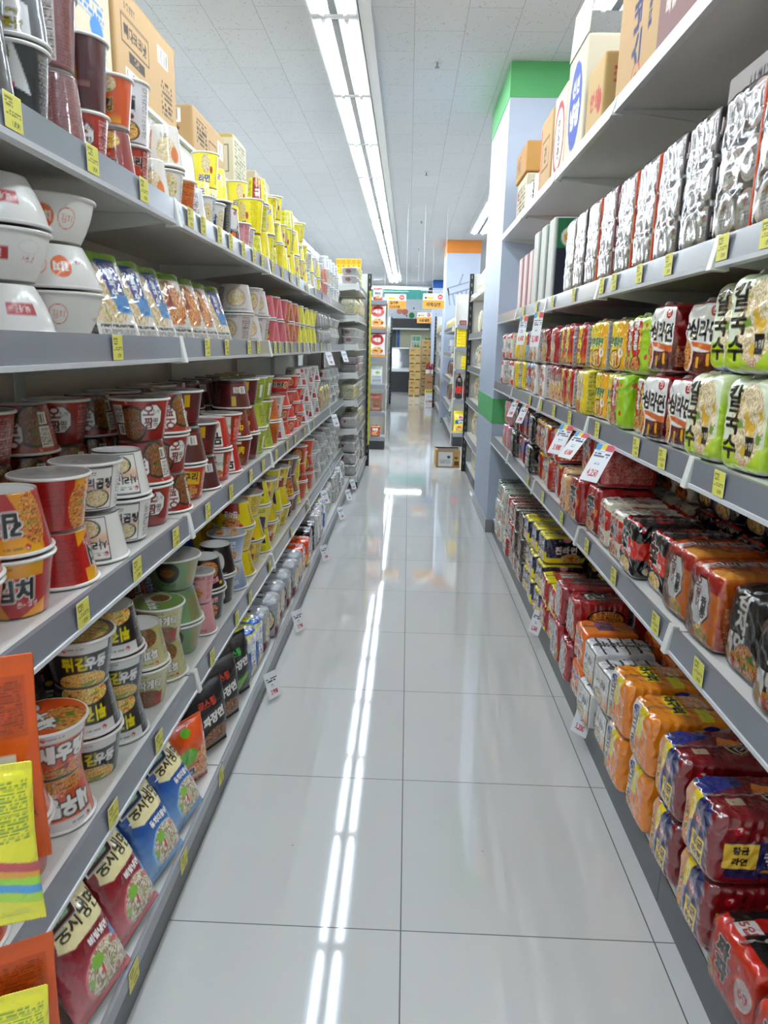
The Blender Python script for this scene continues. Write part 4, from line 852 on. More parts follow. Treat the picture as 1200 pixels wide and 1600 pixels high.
pk('gamja', 'black potato noodle pack', .15, .2, .18, ('#151516', [('t', '감자면', .42, .62, .24, '#e6e2da', None, {'vert': 1, 'bold': 1.6}), ('g', 0, 0, 1, .22, '#b8301c', '#d84a20'), ('f', .62, .22, .3, .2, 'red'), ('r', 0, .22, 1, .26, '#c8982c'), ('r', .04, .0, .26, .46, '#ece8e2'), ('e', .15, .2, .07, .12, '#c8a468')]), ('#1a1a1b', [('t', '감자', .5, .7, .2, '#dcd8d0', None, {'bold': 1.8}), ('r', 0, 0, 1, .2, '#a82c1c'), ('r', .6, .74, .9, .92, '#b8842c')]), ('#1b1b1c', [('r', .2, .3, .5, .6, '#d8d4cc'), ('r', .6, .2, .9, .5, '#a87c2c')]), rp=7)
# right, base
W5 = (.15, .2, .125)
pk('greenwhite', 'green and white noodle pack', *W5, ('#d8dcd0', [('e', .3, .6, .2, .22, '#4a8a4c'), ('f', .6, .4, .3, .3, 'red'), ('e', .7, .75, .12, .14, '#b03028')]), ('#c8d0c0', [('n', .1, .1, .9, .9, '#4a6a4a'), ('e', .3, .5, .15, .2, '#5a945c')]), ('#a8b4a0', rep_side(['#a8c0a0', '#d8d8d4'])))
pk('darkgreen', 'black and green noodle pack', *W5, ('#1c2420', [('t', '면', .4, .6, .3, '#d8dcd8'), ('f', .6, .3, .3, .25, 'brown'), ('r', 0, .8, 1, 1, '#8aa898')]), ('#202824', [('r', .6, 0, 1, 1, '#8ca898'), ('e', .3, .5, .2, .3, '#8a3a28')]), ('#26302c', rep_side(['#26302c', '#90a89c'])))
pk('redmix', 'red and brown noodle pack', *W5, ('#b02c24', [('f', .5, .4, .4, .36, 'brown'), ('t', '면', .5, .75, .2, WH)]), ('#a83028', [('n', .1, .1, .9, .9, '#e8d0c4')]), ('#b86a5c', rep_side(['#b03830', '#c8c0b8', '#5a3828'])))
pk('brownmix', 'dark brown noodle pack', *W5, ('#3c2a24', [('f', .5, .4, .42, .4, 'brown'), ('t', '짜장', .5, .78, .18, '#ece4d8')]), ('#4a342c', [('n', .1, .1, .9, .9, '#b8a898'), ('f', .5, .3, .3, .2, 'brown')]), ('#6a5448', rep_side(['#5a4438', '#c8beb4', '#3a2a24'])))
pk('jinnavy', 'navy and yellow noodle pack', .15, .2, .135, ('#eadb28', [('r', 0, .42, 1, .9, '#26285c'), ('t', '진라면', .5, .64, .24, WH, '#26285c', {'bold': 1.6, 'sx': .8}), ('f', .5, .2, .3, .2, 'yel')]), ('#22244e', [('r', 0, 0, 1, .24, '#e6d422'), ('t', '진라면', .5, .50, .26, '#f0eee8', '#14163c', {'bold': 1.6}), ('f', .62, .20, .24, .18, 'yel', '#c8b8a4'), ('e', .52, .86, .10, .09, '#e0a0a0'), ('r', 0, .93, 1, 1, '#e6d422')]), ('#c8b838', [('r', 0, 0, 1, .3, '#e6d422'), ('n', .1, .35, .9, .9, '#5a5c8a'), ('r', .2, .5, .6, .7, '#dcdcd8')]))
pk('jinred', 'red and yellow noodle pack', *W5, ('#b8261e', [('r', 0, 0, 1, .2, '#eadb28'), ('t', '진라면', .5, .6, .26, WH, '#7a1410', {'bold': 1.8, 'sx': .8}), ('f', .5, .2, .3, .2, 'yel')]), ('#b02820', [('r', 0, .86, 1, 1, '#eadb28'), ('n', .1, .1, .9, .8, '#e8b8a8')]), ('#c84838', [('r', 0, 0, 1, .25, '#eadb28'), ('r', .3, .4, .8, .8, '#d8d0c8')]))
pk('kimra', 'glossy red pack with pan picture', .15, .21, .17, ('#b41f24', [('r', .2, .1, .7, .9, '#c8c4c2'), ('t', '김라면', .45, .5, .2, '#1a1618', '#e8e4e0', {'vert': 1, 'bold': 2}), ('f', .84, .3, .14, .2, 'red')]), ('#a81c22', [('e', .58, .64, .34, .22, '#1c1616'), ('f', .58, .64, .30, .18, 'red'), ('t', '김라면', .55, .26, .20, '#efe9e4', '#2a1214', {'bold': 2, 'sx': .9}), ('n', .1, .06, .9, .12, '#e0a0a0')]), ('#b02228', [('r', .2, .2, .7, .7, '#302428'), ('t', '김', .45, .45, .35, '#d8d0cc')]))
pk('kimback', 'red pack with its printed back turned out', .15, .22, .16, ('#b42024', [('r', .2, .1, .7, .9, '#c8c4c2'), ('n', .25, .15, .65, .85, '#4a4040')]), ('#9c1c26', [('r', .07, .1, .93, .9, '#8c2434'), ('r', .1, .62, .42, .86, '#b04a58'), ('n', .1, .34, .42, .6, '#c88088'), ('n', .46, .3, .9, .86, '#d8a0a8'), ('r', .46, .24, .9, .27, '#e0b8bc'), ('b', .68, .06, .9, .18), ('r', .1, .06, .4, .15, '#e0d4d0')]), ('#a82028', [('r', .2, .3, .6, .9, '#302428')]))
pk('orangera', 'orange pack with blue lettering', .14, .2, .14, ('#ea7a1a', [('t', '생라면', .5, .62, .22, '#3a3a8a', '#f0e4e0', {'bold': 2, 'sx': .85}), ('f', .5, .25, .32, .22, 'red', '#e8d0b8')]), ('#e8761a', [('n', .1, .1, .9, .5, '#a04a10'), ('t', '생라면', .5, .75, .16, '#4a4a9a', '#f0e4e0')]), ('#e8842c', [('r', .2, .3, .8, .6, '#8a5a7a')]))
pk('gomwhite', 'white pack with black outline lettering', .15, .21, .14, ('#e8e6e2', [('r', .06, .06, .94, .94, '#222022'), ('r', .09, .09, .91, .91, '#ecebe8'), ('g', .09, .09, .91, .4, '#e8a050', '#f0e4d4'), ('t', '사리곰탕', .5, .62, .16, '#181618', None, {'bold': 1.6, 'sx': .8}), ('f', .4, .25, .24, .18, 'pale', '#5a5450')]), ('#d8d6d4', [('n', .1, .1, .9, .5, '#3a3838'), ('t', '사리', .5, .7, .3, '#1d1b1d')]), ('#dcdcdc', [('r', .0, .15, 1, .19, '#2a282a'), ('r', .1, .36, .9, .4, '#3a383a'), ('r', 0, .55, 1, .58, '#2a282a'), ('r', .15, .74, .9, .78, '#3a383a'), ('n', .35, .1, .6, .9, '#1d1b1d', {'step': .012})]))
pk('neoorange', 'orange seafood noodle pack with beach picture', .16, .22, .17, ('#ea8e1c', [('p', [(0, 1), (.45, 1), (.2, .0), (0, .0)], '#e8e2d8'), ('p', [(.45, 1), (.7, 1), (.55, .4), (.3, .5)], '#f0d81c'), ('e', .30, .82, .13, .09, '#24388c'), ('t', '너구리', .28, .50, .18, '#161416', '#ece6dc', {'vert': 1, 'bold': 2.2}), ('f', .3, .14, .2, .13, 'red')]), ('#ec9318', [('r', .14, .12, .94, .60, '#e0b86a'), ('g', .14, .44, .94, .60, '#7cc0d8', '#d4e6ea'), ('p', [(.14, .12), (.55, .12), (.75, .40), (.14, .5)], '#e8c25c'), ('p', [(.5, .84), (.94, .9), (.94, .66), (.46, .62)], '#e0dcd4'), ('t', '너구리', .72, .74, .14, '#161416', '#e4e0d8', {'bold': 2.2}), ('e', .70, .88, .10, .05, '#26409a'), ('e', .5, .3, .15, .09, '#d8ecea'), ('l', .3, .76, .05)]), ('#ea9420', [('r', .1, .32, .75, .5, '#f0e020'), ('t', '너구리', .42, .41, .14, '#161416', None, {'bold': 2}), ('r', .55, .6, .95, .75, '#e8dc30'), ('n', .1, .55, .5, .8, '#e8d8c8')]))
pk('goldmaroon', 'maroon and navy noodle pack with gold label', .16, .23, .17, ('#2c2f6a', [('p', [(0, 1), (.4, 1), (.25, 0), (0, 0)], '#d8a06c'), ('f', .14, .4, .16, .4, 'red'), ('p', [(.3, 1), (.5, 1), (.4, .55), (.3, .5)], '#f2d41c'), ('e', .55, .64, .12, .10, '#a82838'), ('t', '60', .55, .64, .09, '#f0d8d8'), ('r', .42, .10, .74, .46, '#e8c44c'), ('t', '황금', .58, .36, .12, '#2a2018', None, {'bold': 1.6}), ('t', '라면', .58, .20, .12, '#2a2018', None, {'bold': 1.6}), ('r', .80, 0, 1, 1, '#8a1420')]), ('#86151f', [('r', .14, .14, .95, .64, '#252a5e'), ('r', .10, .28, .42, .62, '#e8c44c'), ('t', '황금', .26, .53, .10, '#2a2018', None, {'bold': 1.6}), ('t', '라면', .26, .38, .10, '#2a2018', None, {'bold': 1.6}), ('n', .48, .3, .92, .52, '#e0dcd8', {'step': .008}), ('r', .46, .22, .95, .26, '#c89030'), ('p', [(.5, .62), (.95, .58), (.95, .78), (.55, .76)], '#e86a1c'), ('t', '너구리', .72, .69, .10, '#161416', None, {'bold': 2}), ('l', .22, .80, .05)]), ('#86151f', [('p', [(0, 0), (.55, 0), (.3, .5), (0, .4)], '#263080'), ('p', [(.3, .55), (.5, .5), (.7, .9), (.5, 1)], '#e8903c'), ('t', '구리', .52, .74, .16, '#161416', '#f0d0a0', {'rot': -60, 'bold': 2}), ('r', .6, .2, .75, .35, '#a89a80')]), rp=7, res=470)
pk('zhared', 'bright red five-pack in clear wrap', .17, .24, .16, ('#d82c16', [('g', 0, 0, 1, 1, '#c4260f', '#e2401c'), ('t', '짜파', .36, .58, .24, '#3c3a3e', '#e8e0d8', {'vert': 1, 'bold': 2.4}), ('e', .78, .5, .15, .19, '#f0dcd6'), ('t', '60', .78, .5, .13, '#c8283c'), ('f', .12, .2, .1, .2, 'red')]), ('#cc2a18', [('g', 0, 0, 1, 1, '#c4260f', '#d8381c'), ('t', '라면', .3, .4, .24, '#1a1618', '#e8c8b8', {'bold': 2})]), ('#1d1a1c', [('r', 0, 0, 1, .12, '#d82c16'), ('r', .22, .30, .42, .62, '#c02420'), ('r', .60, .34, .78, .66, '#c02420'), ('r', .24, .10, .44, .30, '#ece4e0'), ('t', '5입', .34, .20, .10, '#b02028', None, {'bold': 1.4}), ('n', .05, .66, .95, .95, '#a8a4a0', {'step': .012}), ('e', .75, .8, .15, .08, '#c8c0b8'), ('f', .5, .5, .1, .12, 'brown')]), rp=7, res=470)
# left base shelf
pk('greypasta', 'silver grey pack with pasta bowl picture', .15, .2, .175, ('#a4a6a8', [('f', .5, .5, .3, .3, 'pale', '#e8e4dc'), ('r', 0, 0, .4, .3, '#7a1a24')]), ('#a6a8aa', [('e', .62, .48, .36, .34, '#17171a'), ('f', .64, .50, .31, .29, 'pale'), ('e', .58, .36, .14, .12, '#a83020'), ('r', .18, .42, .44, .64, '#1d1619'), ('r', .14, .08, .42, .34, '#7a1622'), ('n', .44, .12, .7, .2, '#8a8486')]), ('#a9abae', [('r', .3, .35, .45, .6, '#1d1d20'), ('r', .7, .4, .8, .55, '#1d1d20')]), rp=7, mat='matte_film')
pk('beeforange', 'orange-red beef noodle pack', .14, .19, .165, ('#d84418', [('g', 0, 0, 1, .5, '#e8c030', '#d84418'), ('f', .5, .25, .36, .22, 'yel'), ('t', '쇠고기면', .5, .62, .14, '#1c1816', None, {'bold': 2})]), ('#d84c1c', [('g', 0, 0, 1, .48, '#b8a030', '#e8d040'), ('f', .32, .24, .28, .2, 'yel'), ('t', '쇠고기면', .5, .56, .14, '#1c1614', None, {'bold': 2.2, 'rot': 6}), ('e', .78, .30, .18, .16, '#e8e0d4'), ('e', .78, .32, .12, .09, '#4a241c'), ('e', .65, .84, .1, .07, '#f0a81c')]), ('#d8501c', [('e', .5, .5, .2, .2, '#f0a81c')]), rp=7)
pk('blackpack', 'glossy black pack', .14, .19, .18, ('#17161a', [('n', .2, .4, .8, .6, '#4a484c')]), ('#141316', [('n', .3, .4, .8, .55, '#4a484c')]), ('#26252a', rep_side(['#26252a', '#8a8a90'])))
pk('whiteredpk', 'silver pack with red blocks', .12, .19, .2, ('#d4d2d0', [('r', .2, .7, .6, .9, '#b02430'), ('r', .4, .4, .8, .6, '#b02430'), ('r', .2, .1, .5, .3, '#b02430')]), ('#d0cecc', [('r', .6, .2, .9, .8, '#b02430'), ('n', .1, .1, .5, .9, '#8a8684')]), ('#c8c6c4', rep_side(['#c8c6c4', '#a8a6a8'])))
pk('bluewhite', 'blue and white zigzag noodle pack', .10, .19, .20, ('#2c62b8', [('p', [(0, 1), (1, .8), (1, .5), (0, .6)], '#e8eef4'), ('t', '비빔면', .5, .60, .2, '#e8f0f8', '#1c3c8c', {'vert': 1, 'bold': 2}), ('r', 0, .84, 1, .9, '#f0e020'), ('e', .5, .15, .3, .12, '#8cb848'), ('f', .5, .12, .34, .12, 'pale')]), ('#2a66c0', [('n', .1, .2, .9, .9, '#8cb4e8', {'step': .02}), ('r', .5, .9, 1, 1, '#e8e02c')]), ('#3a78c8', [('r', .1, .2, .9, .5, '#e8e430')]), rp=7)
pk('hoopstack', 'sleeved stack of pale rice cakes', .09, .12, .2, ('#cfcac4', rep_side(['#cfcac4'], 1)), ('#cbc6c0', [('r', 0, .2, 1, .22, '#8a8480'), ('r', 0, .4, 1, .42, '#8a8480'), ('r', 0, .6, 1, .62, '#8a8480'), ('r', 0, .8, 1, .82, '#8a8480')]), ('#d4d0ca', []), rp=3.2)
pk('greywrap', 'pale grey wrapped noodle block', .12, .18, .11, ('#b8b6b2', [('n', .1, .15, .9, .85, '#7c7a78'), ('e', .3, .55, .1, .16, '#9a3c3c')]), ('#bcbab6', [('n', .08, .1, .92, .9, '#8c8a88'), ('e', .3, .6, .07, .12, '#a04444')]), ('#c4c2be', [('n', .1, .1, .9, .9, '#9a9896')]), rp=4)
pk('greyred', 'grey and dark red small box', .10, .15, .07, ('#7a2028', [('r', .1, .2, .9, .8, '#8c2c34'), ('n', .2, .3, .8, .7, '#d0a8a4')]), ('#8a8886', [('n', .1, .1, .9, .9, '#5c5a58')]), ('#7c2830', []), rp=9, cr=.001)
pk('greyyellow', 'cream and yellow noodle bag', .10, .16, .15, ('#d8d0a8', [('r', 0, .3, 1, .55, '#e0cc3c'), ('n', .1, .1, .9, .9, '#8a845c')]), ('#ccc8b0', [('n', .1, .1, .9, .9, '#7c7858')]), ('#d0c880', []), rp=4)
pk('twinbag', 'clear cream bag of dried noodles', .10, .16, .19, ('#c8b490', [('g', 0, .7, 1, 1, '#c8b490', '#d8c454'), ('f', .5, .4, .3, .3, 'pale'), ('r', .4, .1, .6, .3, '#e8e0d0')]), ('#d0bc98', [('n', .1, .1, .9, .6, '#9a8468'), ('g', 0, .8, 1, 1, '#d0bc98', '#d4bc3c')]), ('#d4c04c', []), rp=4)

WRAPPED = {'ojing', 'gamja', 'zhared'}
NEAR = {'kal', 'simra', 'lime', 'sesame', 'gamja', 'ojing', 'shinblack', 'geon', 'shinred', 'zhared', 'goldmaroon', 'neoorange', 'gomwhite', 'kimra', 'kimback', 'greypasta', 'peachpack'}
def make_block(key):
    b = BL[key]; w, d, h = b['s']; res = 520 if key in NEAR else b['res']
    def A(spec, pw, ph):
        if spec is None: return b['F'][0]
        col, ops = spec; return Art(pw, ph, res, col).run(ops).out() if ops else col
    arts = {'F': A(b['F'], w, h), 'L': A(b['L'], d, h), 'T': A(b['T'], w, d), 'D': b['D']}
    root = empty(b['name'])
    me = block_mesh('pack_body', w, d, h, arts, res * (1.0 if key in NEAR else .6), b['rp'], b['cr'], seed=len(key) * 7 + ord(key[0]))
    link('pack_body', me, M[b['mat']], root)
    if key not in ('hoopstack', 'greyred'):   # folded-over long seam of the wrapper
        mb = MB(); n_ = 22; vs = []
        for i in range(n_ + 1):
            y = -d * .44 + d * .88 * i / n_; wv = .0022 * math.sin(i * 1.7 + len(key)); z = h - .0006
            vs += [(-.003 + wv, y, z - .004), (.010 + wv * 1.5, y, z + .0035 + .0012 * math.sin(i * 2.3)), (.006 + wv, y, z - .004)]
        mb.add(vs, [(3 * i + a, 3 * i + (a + 1) % 3, 3 * i + 3 + (a + 1) % 3, 3 * i + 3 + a) for i in range(n_) for a in range(3)] + [(2, 1, 0), (3 * n_, 3 * n_ + 1, 3 * n_ + 2)])
        link('seal_seam', mb.mesh('seal_seam'), M['seam'], root)
    if key in WRAPPED:   # loose outer wrap holding the singles together
        me = block_mesh('clear_wrap', w + .006, d + .006, h + .004, {'F': WH, 'L': WH, 'T': WH}, 130, 7, .007, seed=len(key) + 40)
        link('clear_wrap', me, M['wrap'], root)
    return root, h, w
M['seam'] = plain('clear_film_seam', '#b9b4b2', .18, 1.0)
for k_, n_ in (('greywrap', 'wrapped_noodle_block'), ('hoopstack', 'rice_cake_stack'), ('greyred', 'small_food_box'), ('greyyellow', 'dried_noodle_bag'), ('twinbag', 'dried_noodle_bag'), ('dullgrey', 'wrapped_food_pack'), ('dullgold', 'wrapped_food_pack'), ('greypasta', 'pasta_pack')):
    BL[k_]['name'] = n_; BL[k_]['cat'] = n_.replace('_', ' ')
# ---------------------------------------------------------------- single bags, trays, cartons, shrink packs
def art_of(col, ops, pw, ph, res=520): return Art(pw, ph, res, col).run(ops).out()
BAGS = {}
def bag(key, words, w, h, t, F, back, mat='film', res=540): BAGS[key] = (words, w, h, t, F, back, mat, res)
def dungji(c0, c1, sub, sc):
    return (c0, [('g', 0, 0, 1, .55, c1, c0), ('p', [(.14, .66), (.22, .93), (.98, .93), (.92, .62), (.3, .60)], '#ebe0b0'), ('t', '둥지냉면', .57, .78, .17, '#1c1a18', None, {'bold': 1.2, 'sx': .85}),
                 ('t', sub, .66, .53, .075, '#f4f0ec', sc, {'bold': 1.4, 'sx': .9}), ('l', .09, .90, .045), ('e', .60, .24, .40, .22, c1), ('f', .60, .25, .36, .20, 'cold'), ('e', .46, .36, .10, .05, '#8cbc50'), ('e', .90, .44, .10, .06, '#4a90c8'), ('r', 0, 0, 1, .04, c1)])
bag('nest_red', 'maroon cold noodle bag with cream label', .165, .215, .075, dungji('#8a1f2c', '#d88a8c', '비빔냉면', '#7a1c28'), '#5a1620')
bag('nest_blue', 'blue cold noodle bag with cream label', .165, .215, .075, dungji('#1f5a9c', '#9cc4e8', '동치미물냉면', '#1c4a8c'), '#1c4c86')
bag('roast_red', 'large matte black bag with red lettering', .195, .232, .085, ('#1d1d20', [('t', '로스팅', .45, .74, .11, '#c8401c', None, {'bold': 1.5}), ('t', '짜장면', .55, .52, .14, '#e8e6e0', None, {'bold': 1.6, 'rot': 8}), ('f', .6, .22, .35, .16, 'brown'), ('e', .16, .90, .09, .05, '#5cae28'), ('p', [(.0, .2), (.3, .3), (.25, .1), (0, 0)], '#8a2a18')]), '#1d1d20', 'matte_film')
bag('roast_green', 'large matte black bag with green lettering', .195, .235, .085, ('#1d1e20', [('t', '로스팅', .45, .76, .11, '#3cae4c', None, {'bold': 1.5}), ('t', '짜장면', .55, .56, .14, '#e8e6e0', None, {'bold': 1.6, 'rot': 8}), ('p', [(.1, .1), (.3, .3), (.95, .46), (.9, .3), (.4, .06)], '#2a5c2c'), ('p', [(.2, .12), (.4, .3), (.9, .40), (.5, .14)], '#7aa84c'), ('e', .14, .92, .09, .05, '#5cae28')]), '#1d1e20', 'matte_film')
bag('orange_bag', 'orange noodle bag with green sticker', .15, .20, .07, ('#d85a1c', [('g', 0, 0, 1, .4, '#b02818', '#d85a1c'), ('e', .4, .52, .22, .12, '#6cb42c'), ('e', .45, .85, .12, .06, '#6cb42c'), ('t', '군', .4, .22, .2, '#2a2624', '#e8e0d8', {'bold': 2}), ('f', .75, .3, .22, .28, 'red')]), '#c8501c')
bag('rainbow', 'yellow sweet packet with rainbow stripes', .15, .23, .03, ('#f0e81c', [('f', .3, .75, .26, .14, 'yel'), ('p', [(0, .58), (1, .38), (1, .32), (0, .52)], '#c8504c'), ('p', [(0, .52), (1, .32), (1, .28), (0, .48)], '#e8a83c'), ('p', [(0, .48), (1, .28), (1, .23), (0, .43)], '#a8d840'), ('p', [(0, .43), (1, .23), (1, .18), (0, .38)], '#58a8dc'), ('p', [(0, .38), (1, .18), (1, .12), (0, .32)], '#b8dc44'), ('n', .5, .55, .95, .9, '#7a9a14', {'step': .0045})]), '#e8dc20')
bag('orange_strip', 'orange snack sachet with its printed back showing', .12, .30, .014, ('#dc6412', [('r', .05, .62, .9, .9, '#c8560c'), ('n', .08, .64, .86, .88, '#8a3808'), ('r', .1, .44, .75, .54, '#e4e0d4'), ('t', '06.27', .42, .49, .035, '#6a6a60'), ('r', .08, .2, .4, .4, '#e8a018'), ('n', .1, .22, .38, .38, '#8a4a10'), ('e', .68, .36, .12, .05, '#e8c8b4'), ('t', 'OTHER', .68, .24, .04, '#4a2a14')]), '#c8560c', 'matte_film')
bag('red_chips', 'white and red crisp bag', .22, .32, .09, ('#ece6e2', [('e', .5, .68, .4, .22, '#c8241c'), ('t', '매콤', .5, .68, .16, '#f4e8dc', None, {'bold': 2}), ('f', .5, .25, .36, .14, 'yel'), ('r', 0, .9, 1, 1, '#b82420'), ('r', 0, 0, 1, .1, '#e8a01c')]), '#d8d0cc')
bag('yellow_chips', 'yellow snack bag with blue panel', .20, .30, .09, ('#f0dc18', [('e', .5, .7, .2, .1, '#e8e0dc'), ('e', .5, .7, .14, .07, '#c8504c'), ('p', [(.1, .56), (.9, .64), (.9, .46), (.1, .38)], '#2464a8'), ('t', '감자', .5, .5, .12, '#f4f2ea'), ('f', .5, .18, .36, .14, 'yel')]), '#e0c818')
bag('silver_bag', 'silver and white food bag', .16, .24, .06, ('#c8ccd0', [('r', .1, .5, .9, .8, '#e4e6e8'), ('n', .15, .1, .85, .45, '#7a8088'), ('e', .6, .65, .2, .08, '#8cb048')]), '#b8bcc0')
bag('brown_bag', 'brown and red food bag', .16, .24, .055, ('#8a5c44', [('f', .5, .4, .36, .26, 'brown'), ('r', .1, .7, .9, .88, '#b83028'), ('n', .2, .1, .8, .2, '#e0d0c0')]), '#7a5440')
bag('yellow_grain', 'yellow and cream grain bag', .17, .26, .07, ('#ece0b8', [('r', 0, .5, .35, 1, '#ecd01c'), ('r', 0, 0, .35, .5, '#e8c81c'), ('f', .65, .35, .28, .2, 'pale'), ('t', '밀가루', .66, .72, .1, '#8a5a1c'), ('e', .7, .55, .12, .06, '#c8642c')]), '#e4d8b0')
bag('red_black_bag', 'red and black food bag', .18, .26, .05, ('#c8bca8', [('p', [(0, .9), (.4, .95), (.6, .1), (.4, 0)], '#c8301c'), ('p', [(.5, .9), (.7, .9), (.85, .1), (.75, 0)], '#1c1a1c'), ('r', 0, .85, 1, 1, '#e8d41c')]), '#b8ac98')
def make_bag(key):
    words, w, h, t, F, back, mat, res = BAGS[key]
    root = empty('noodle_bag' if key not in ('rainbow', 'orange_strip', 'red_chips', 'yellow_chips', 'silver_bag', 'brown_bag', 'yellow_grain', 'red_black_bag') else {'rainbow': 'sweet_packet', 'orange_strip': 'snack_sachet', 'red_chips': 'crisp_bag', 'yellow_chips': 'crisp_bag'}.get(key, 'food_bag'))
    me = pillow_mesh('bag_body', w, h, t, art_of(*F, w, h, res), back, (520 if key[:4] in ('nest', 'roas', 'oran', 'rain') else 260), seed=len(key) * 3, crumple=.004 if mat == 'film' else .005)
    link('bag_body', me, M[mat], root)
    if key.startswith('nest'):   # folded paper band round the top corner
        c = '#4a1018' if key.endswith('red') else '#16264e'
        a = art_of('#e8e6e2', [('r', .06, .10, .94, .90, c), ('r', .2, .35, .8, .65, '#2c8a4c'), ('n', .22, .38, .78, .62, '#d8e8d8')], .12, .05, 500)
        me = block_mesh('paper_band', w * .62, t * .80, .045, {'F': a, 'B': a, 'L': c, 'T': a}, 260, 9, .0005, 3)
        link('paper_band', me, M['gloss_board'], root, loc=(-w * .18, 0, h - .044))
    return root, h, w

def make_tray(key):
    w, d, h = .135, .04, .205
    cols = {'blue': ('#e8e4da', [('r', 0, .86, 1, 1, '#8cb82c'), ('f', .4, .45, .5, .34, 'pale'), ('p', [(.40, .92), (.86, .92), (.96, .34), (.60, .34)], '#22489c'), ('p', [(.55, .5), (.98, .5), (.97, .28), (.62, .28)], '#3c94d0'), ('t', '쌀국수', .67, .64, .11, '#e8eef4', None, {'vert': 1, 'bold': 1.4}), ('r', 0, 0, 1, .16, '#e4e2dc'), ('n', .1, .03, .9, .14, '#5a5a58')]),
            'red': ('#dcd6c8', [('r', 0, .88, 1, 1, '#7aa838'), ('f', .5, .52, .46, .34, 'red'), ('p', [(0, .6), (.3, .9), (.2, .9), (0, .8)], '#b83020'), ('r', 0, 0, 1, .2, '#e0dcd4'), ('n', .1, .03, .9, .18, '#5a5a58')])}
    root = empty('noodle_tray')
    a = art_of(*cols[key], w, h, 430)
    mb = MB(); n = 9
    prof = [(w * .5 - .004, 0), (w * .5 - .002, 0)]
    vs = []; rings = [(0.0, 1.0), (.004, 1.0), (.006, .93), (d, .80)]
    def ring(dep, s):
        k = []
        for i in range(32):
            a_ = 2 * PI * (i + .5) / 32; ca, sa = math.cos(a_), math.sin(a_)
            q = (abs(ca) ** 5 + abs(sa) ** 5) ** (-1 / 5)
            k.append((ca * q * w / 2 * s, dep, h / 2 + sa * q * h / 2 * s))
        return k
    for dep, s in rings: vs += ring(dep, s)
    fs = [(j * 32 + i, j * 32 + (i + 1) % 32, (j + 1) * 32 + (i + 1) % 32, (j + 1) * 32 + i) for j in range(3) for i in range(32)] + [tuple(range(96, 128)), tuple(range(31, -1, -1))]
    mb.add(vs, fs).build('tray_shell', M['foam'], root, smooth=False)
    me = pillow_mesh('lid_film', w * .99, h * .99, .010, a, '#e0ded8', 280, seed=5, crumple=.0015, crimp=.02)
    link('lid_film', me, M['film'], root, loc=(0, -.0052, h * .005))
    return root, h, w

CART = {}
def carton_faces(c0, fr, side, ink='#4a3a2c'): return (c0, fr, side)
def make_carton(name, w, d, h, base, F, L, flaps=None, T=None, tape=True, res=300, rp=None):
    """corrugated box with folded flaps; base at z=0, front -Y"""
    root = empty(name)
    aF = art_of(base, F, w, h, res); aL = art_of(base, L, d, h, res)
    aT = art_of(base, (T or []) + ([('r', 0, .46, 1, .54, '#c8b078')] if tape else []), w, d, res)
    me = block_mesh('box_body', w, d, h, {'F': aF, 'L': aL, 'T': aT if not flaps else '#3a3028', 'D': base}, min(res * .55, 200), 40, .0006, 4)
    link('box_body', me, M['board'], root)
    if flaps:
        for (side, ang) in flaps:
            L_ = w if side in 'FB' else d; fl = min(d if side in 'FB' else w, .9 * h) * .48
            mb = MB().box(-L_ / 2, L_ / 2, -.0015, .0015, 0, fl)
            rz = {'F': 0, 'B': PI, 'L': -PI / 2, 'R': PI / 2}[side]; pos = {'F': (0, -d / 2, h), 'B': (0, d / 2, h), 'L': (-w / 2, 0, h), 'R': (w / 2, 0, h)}[side]
            f_ = mb.build('flap', plain_cache(base), root, loc=pos); f_.rotation_euler = (math.radians(ang), 0, rz)
    return root, h, w
_pc = {}
def plain_cache(c):
    if c not in _pc: _pc[c] = plain('cardboard_' + c.strip('#'), c, .8, bscale=120, bstr=.1)
    return _pc[c]

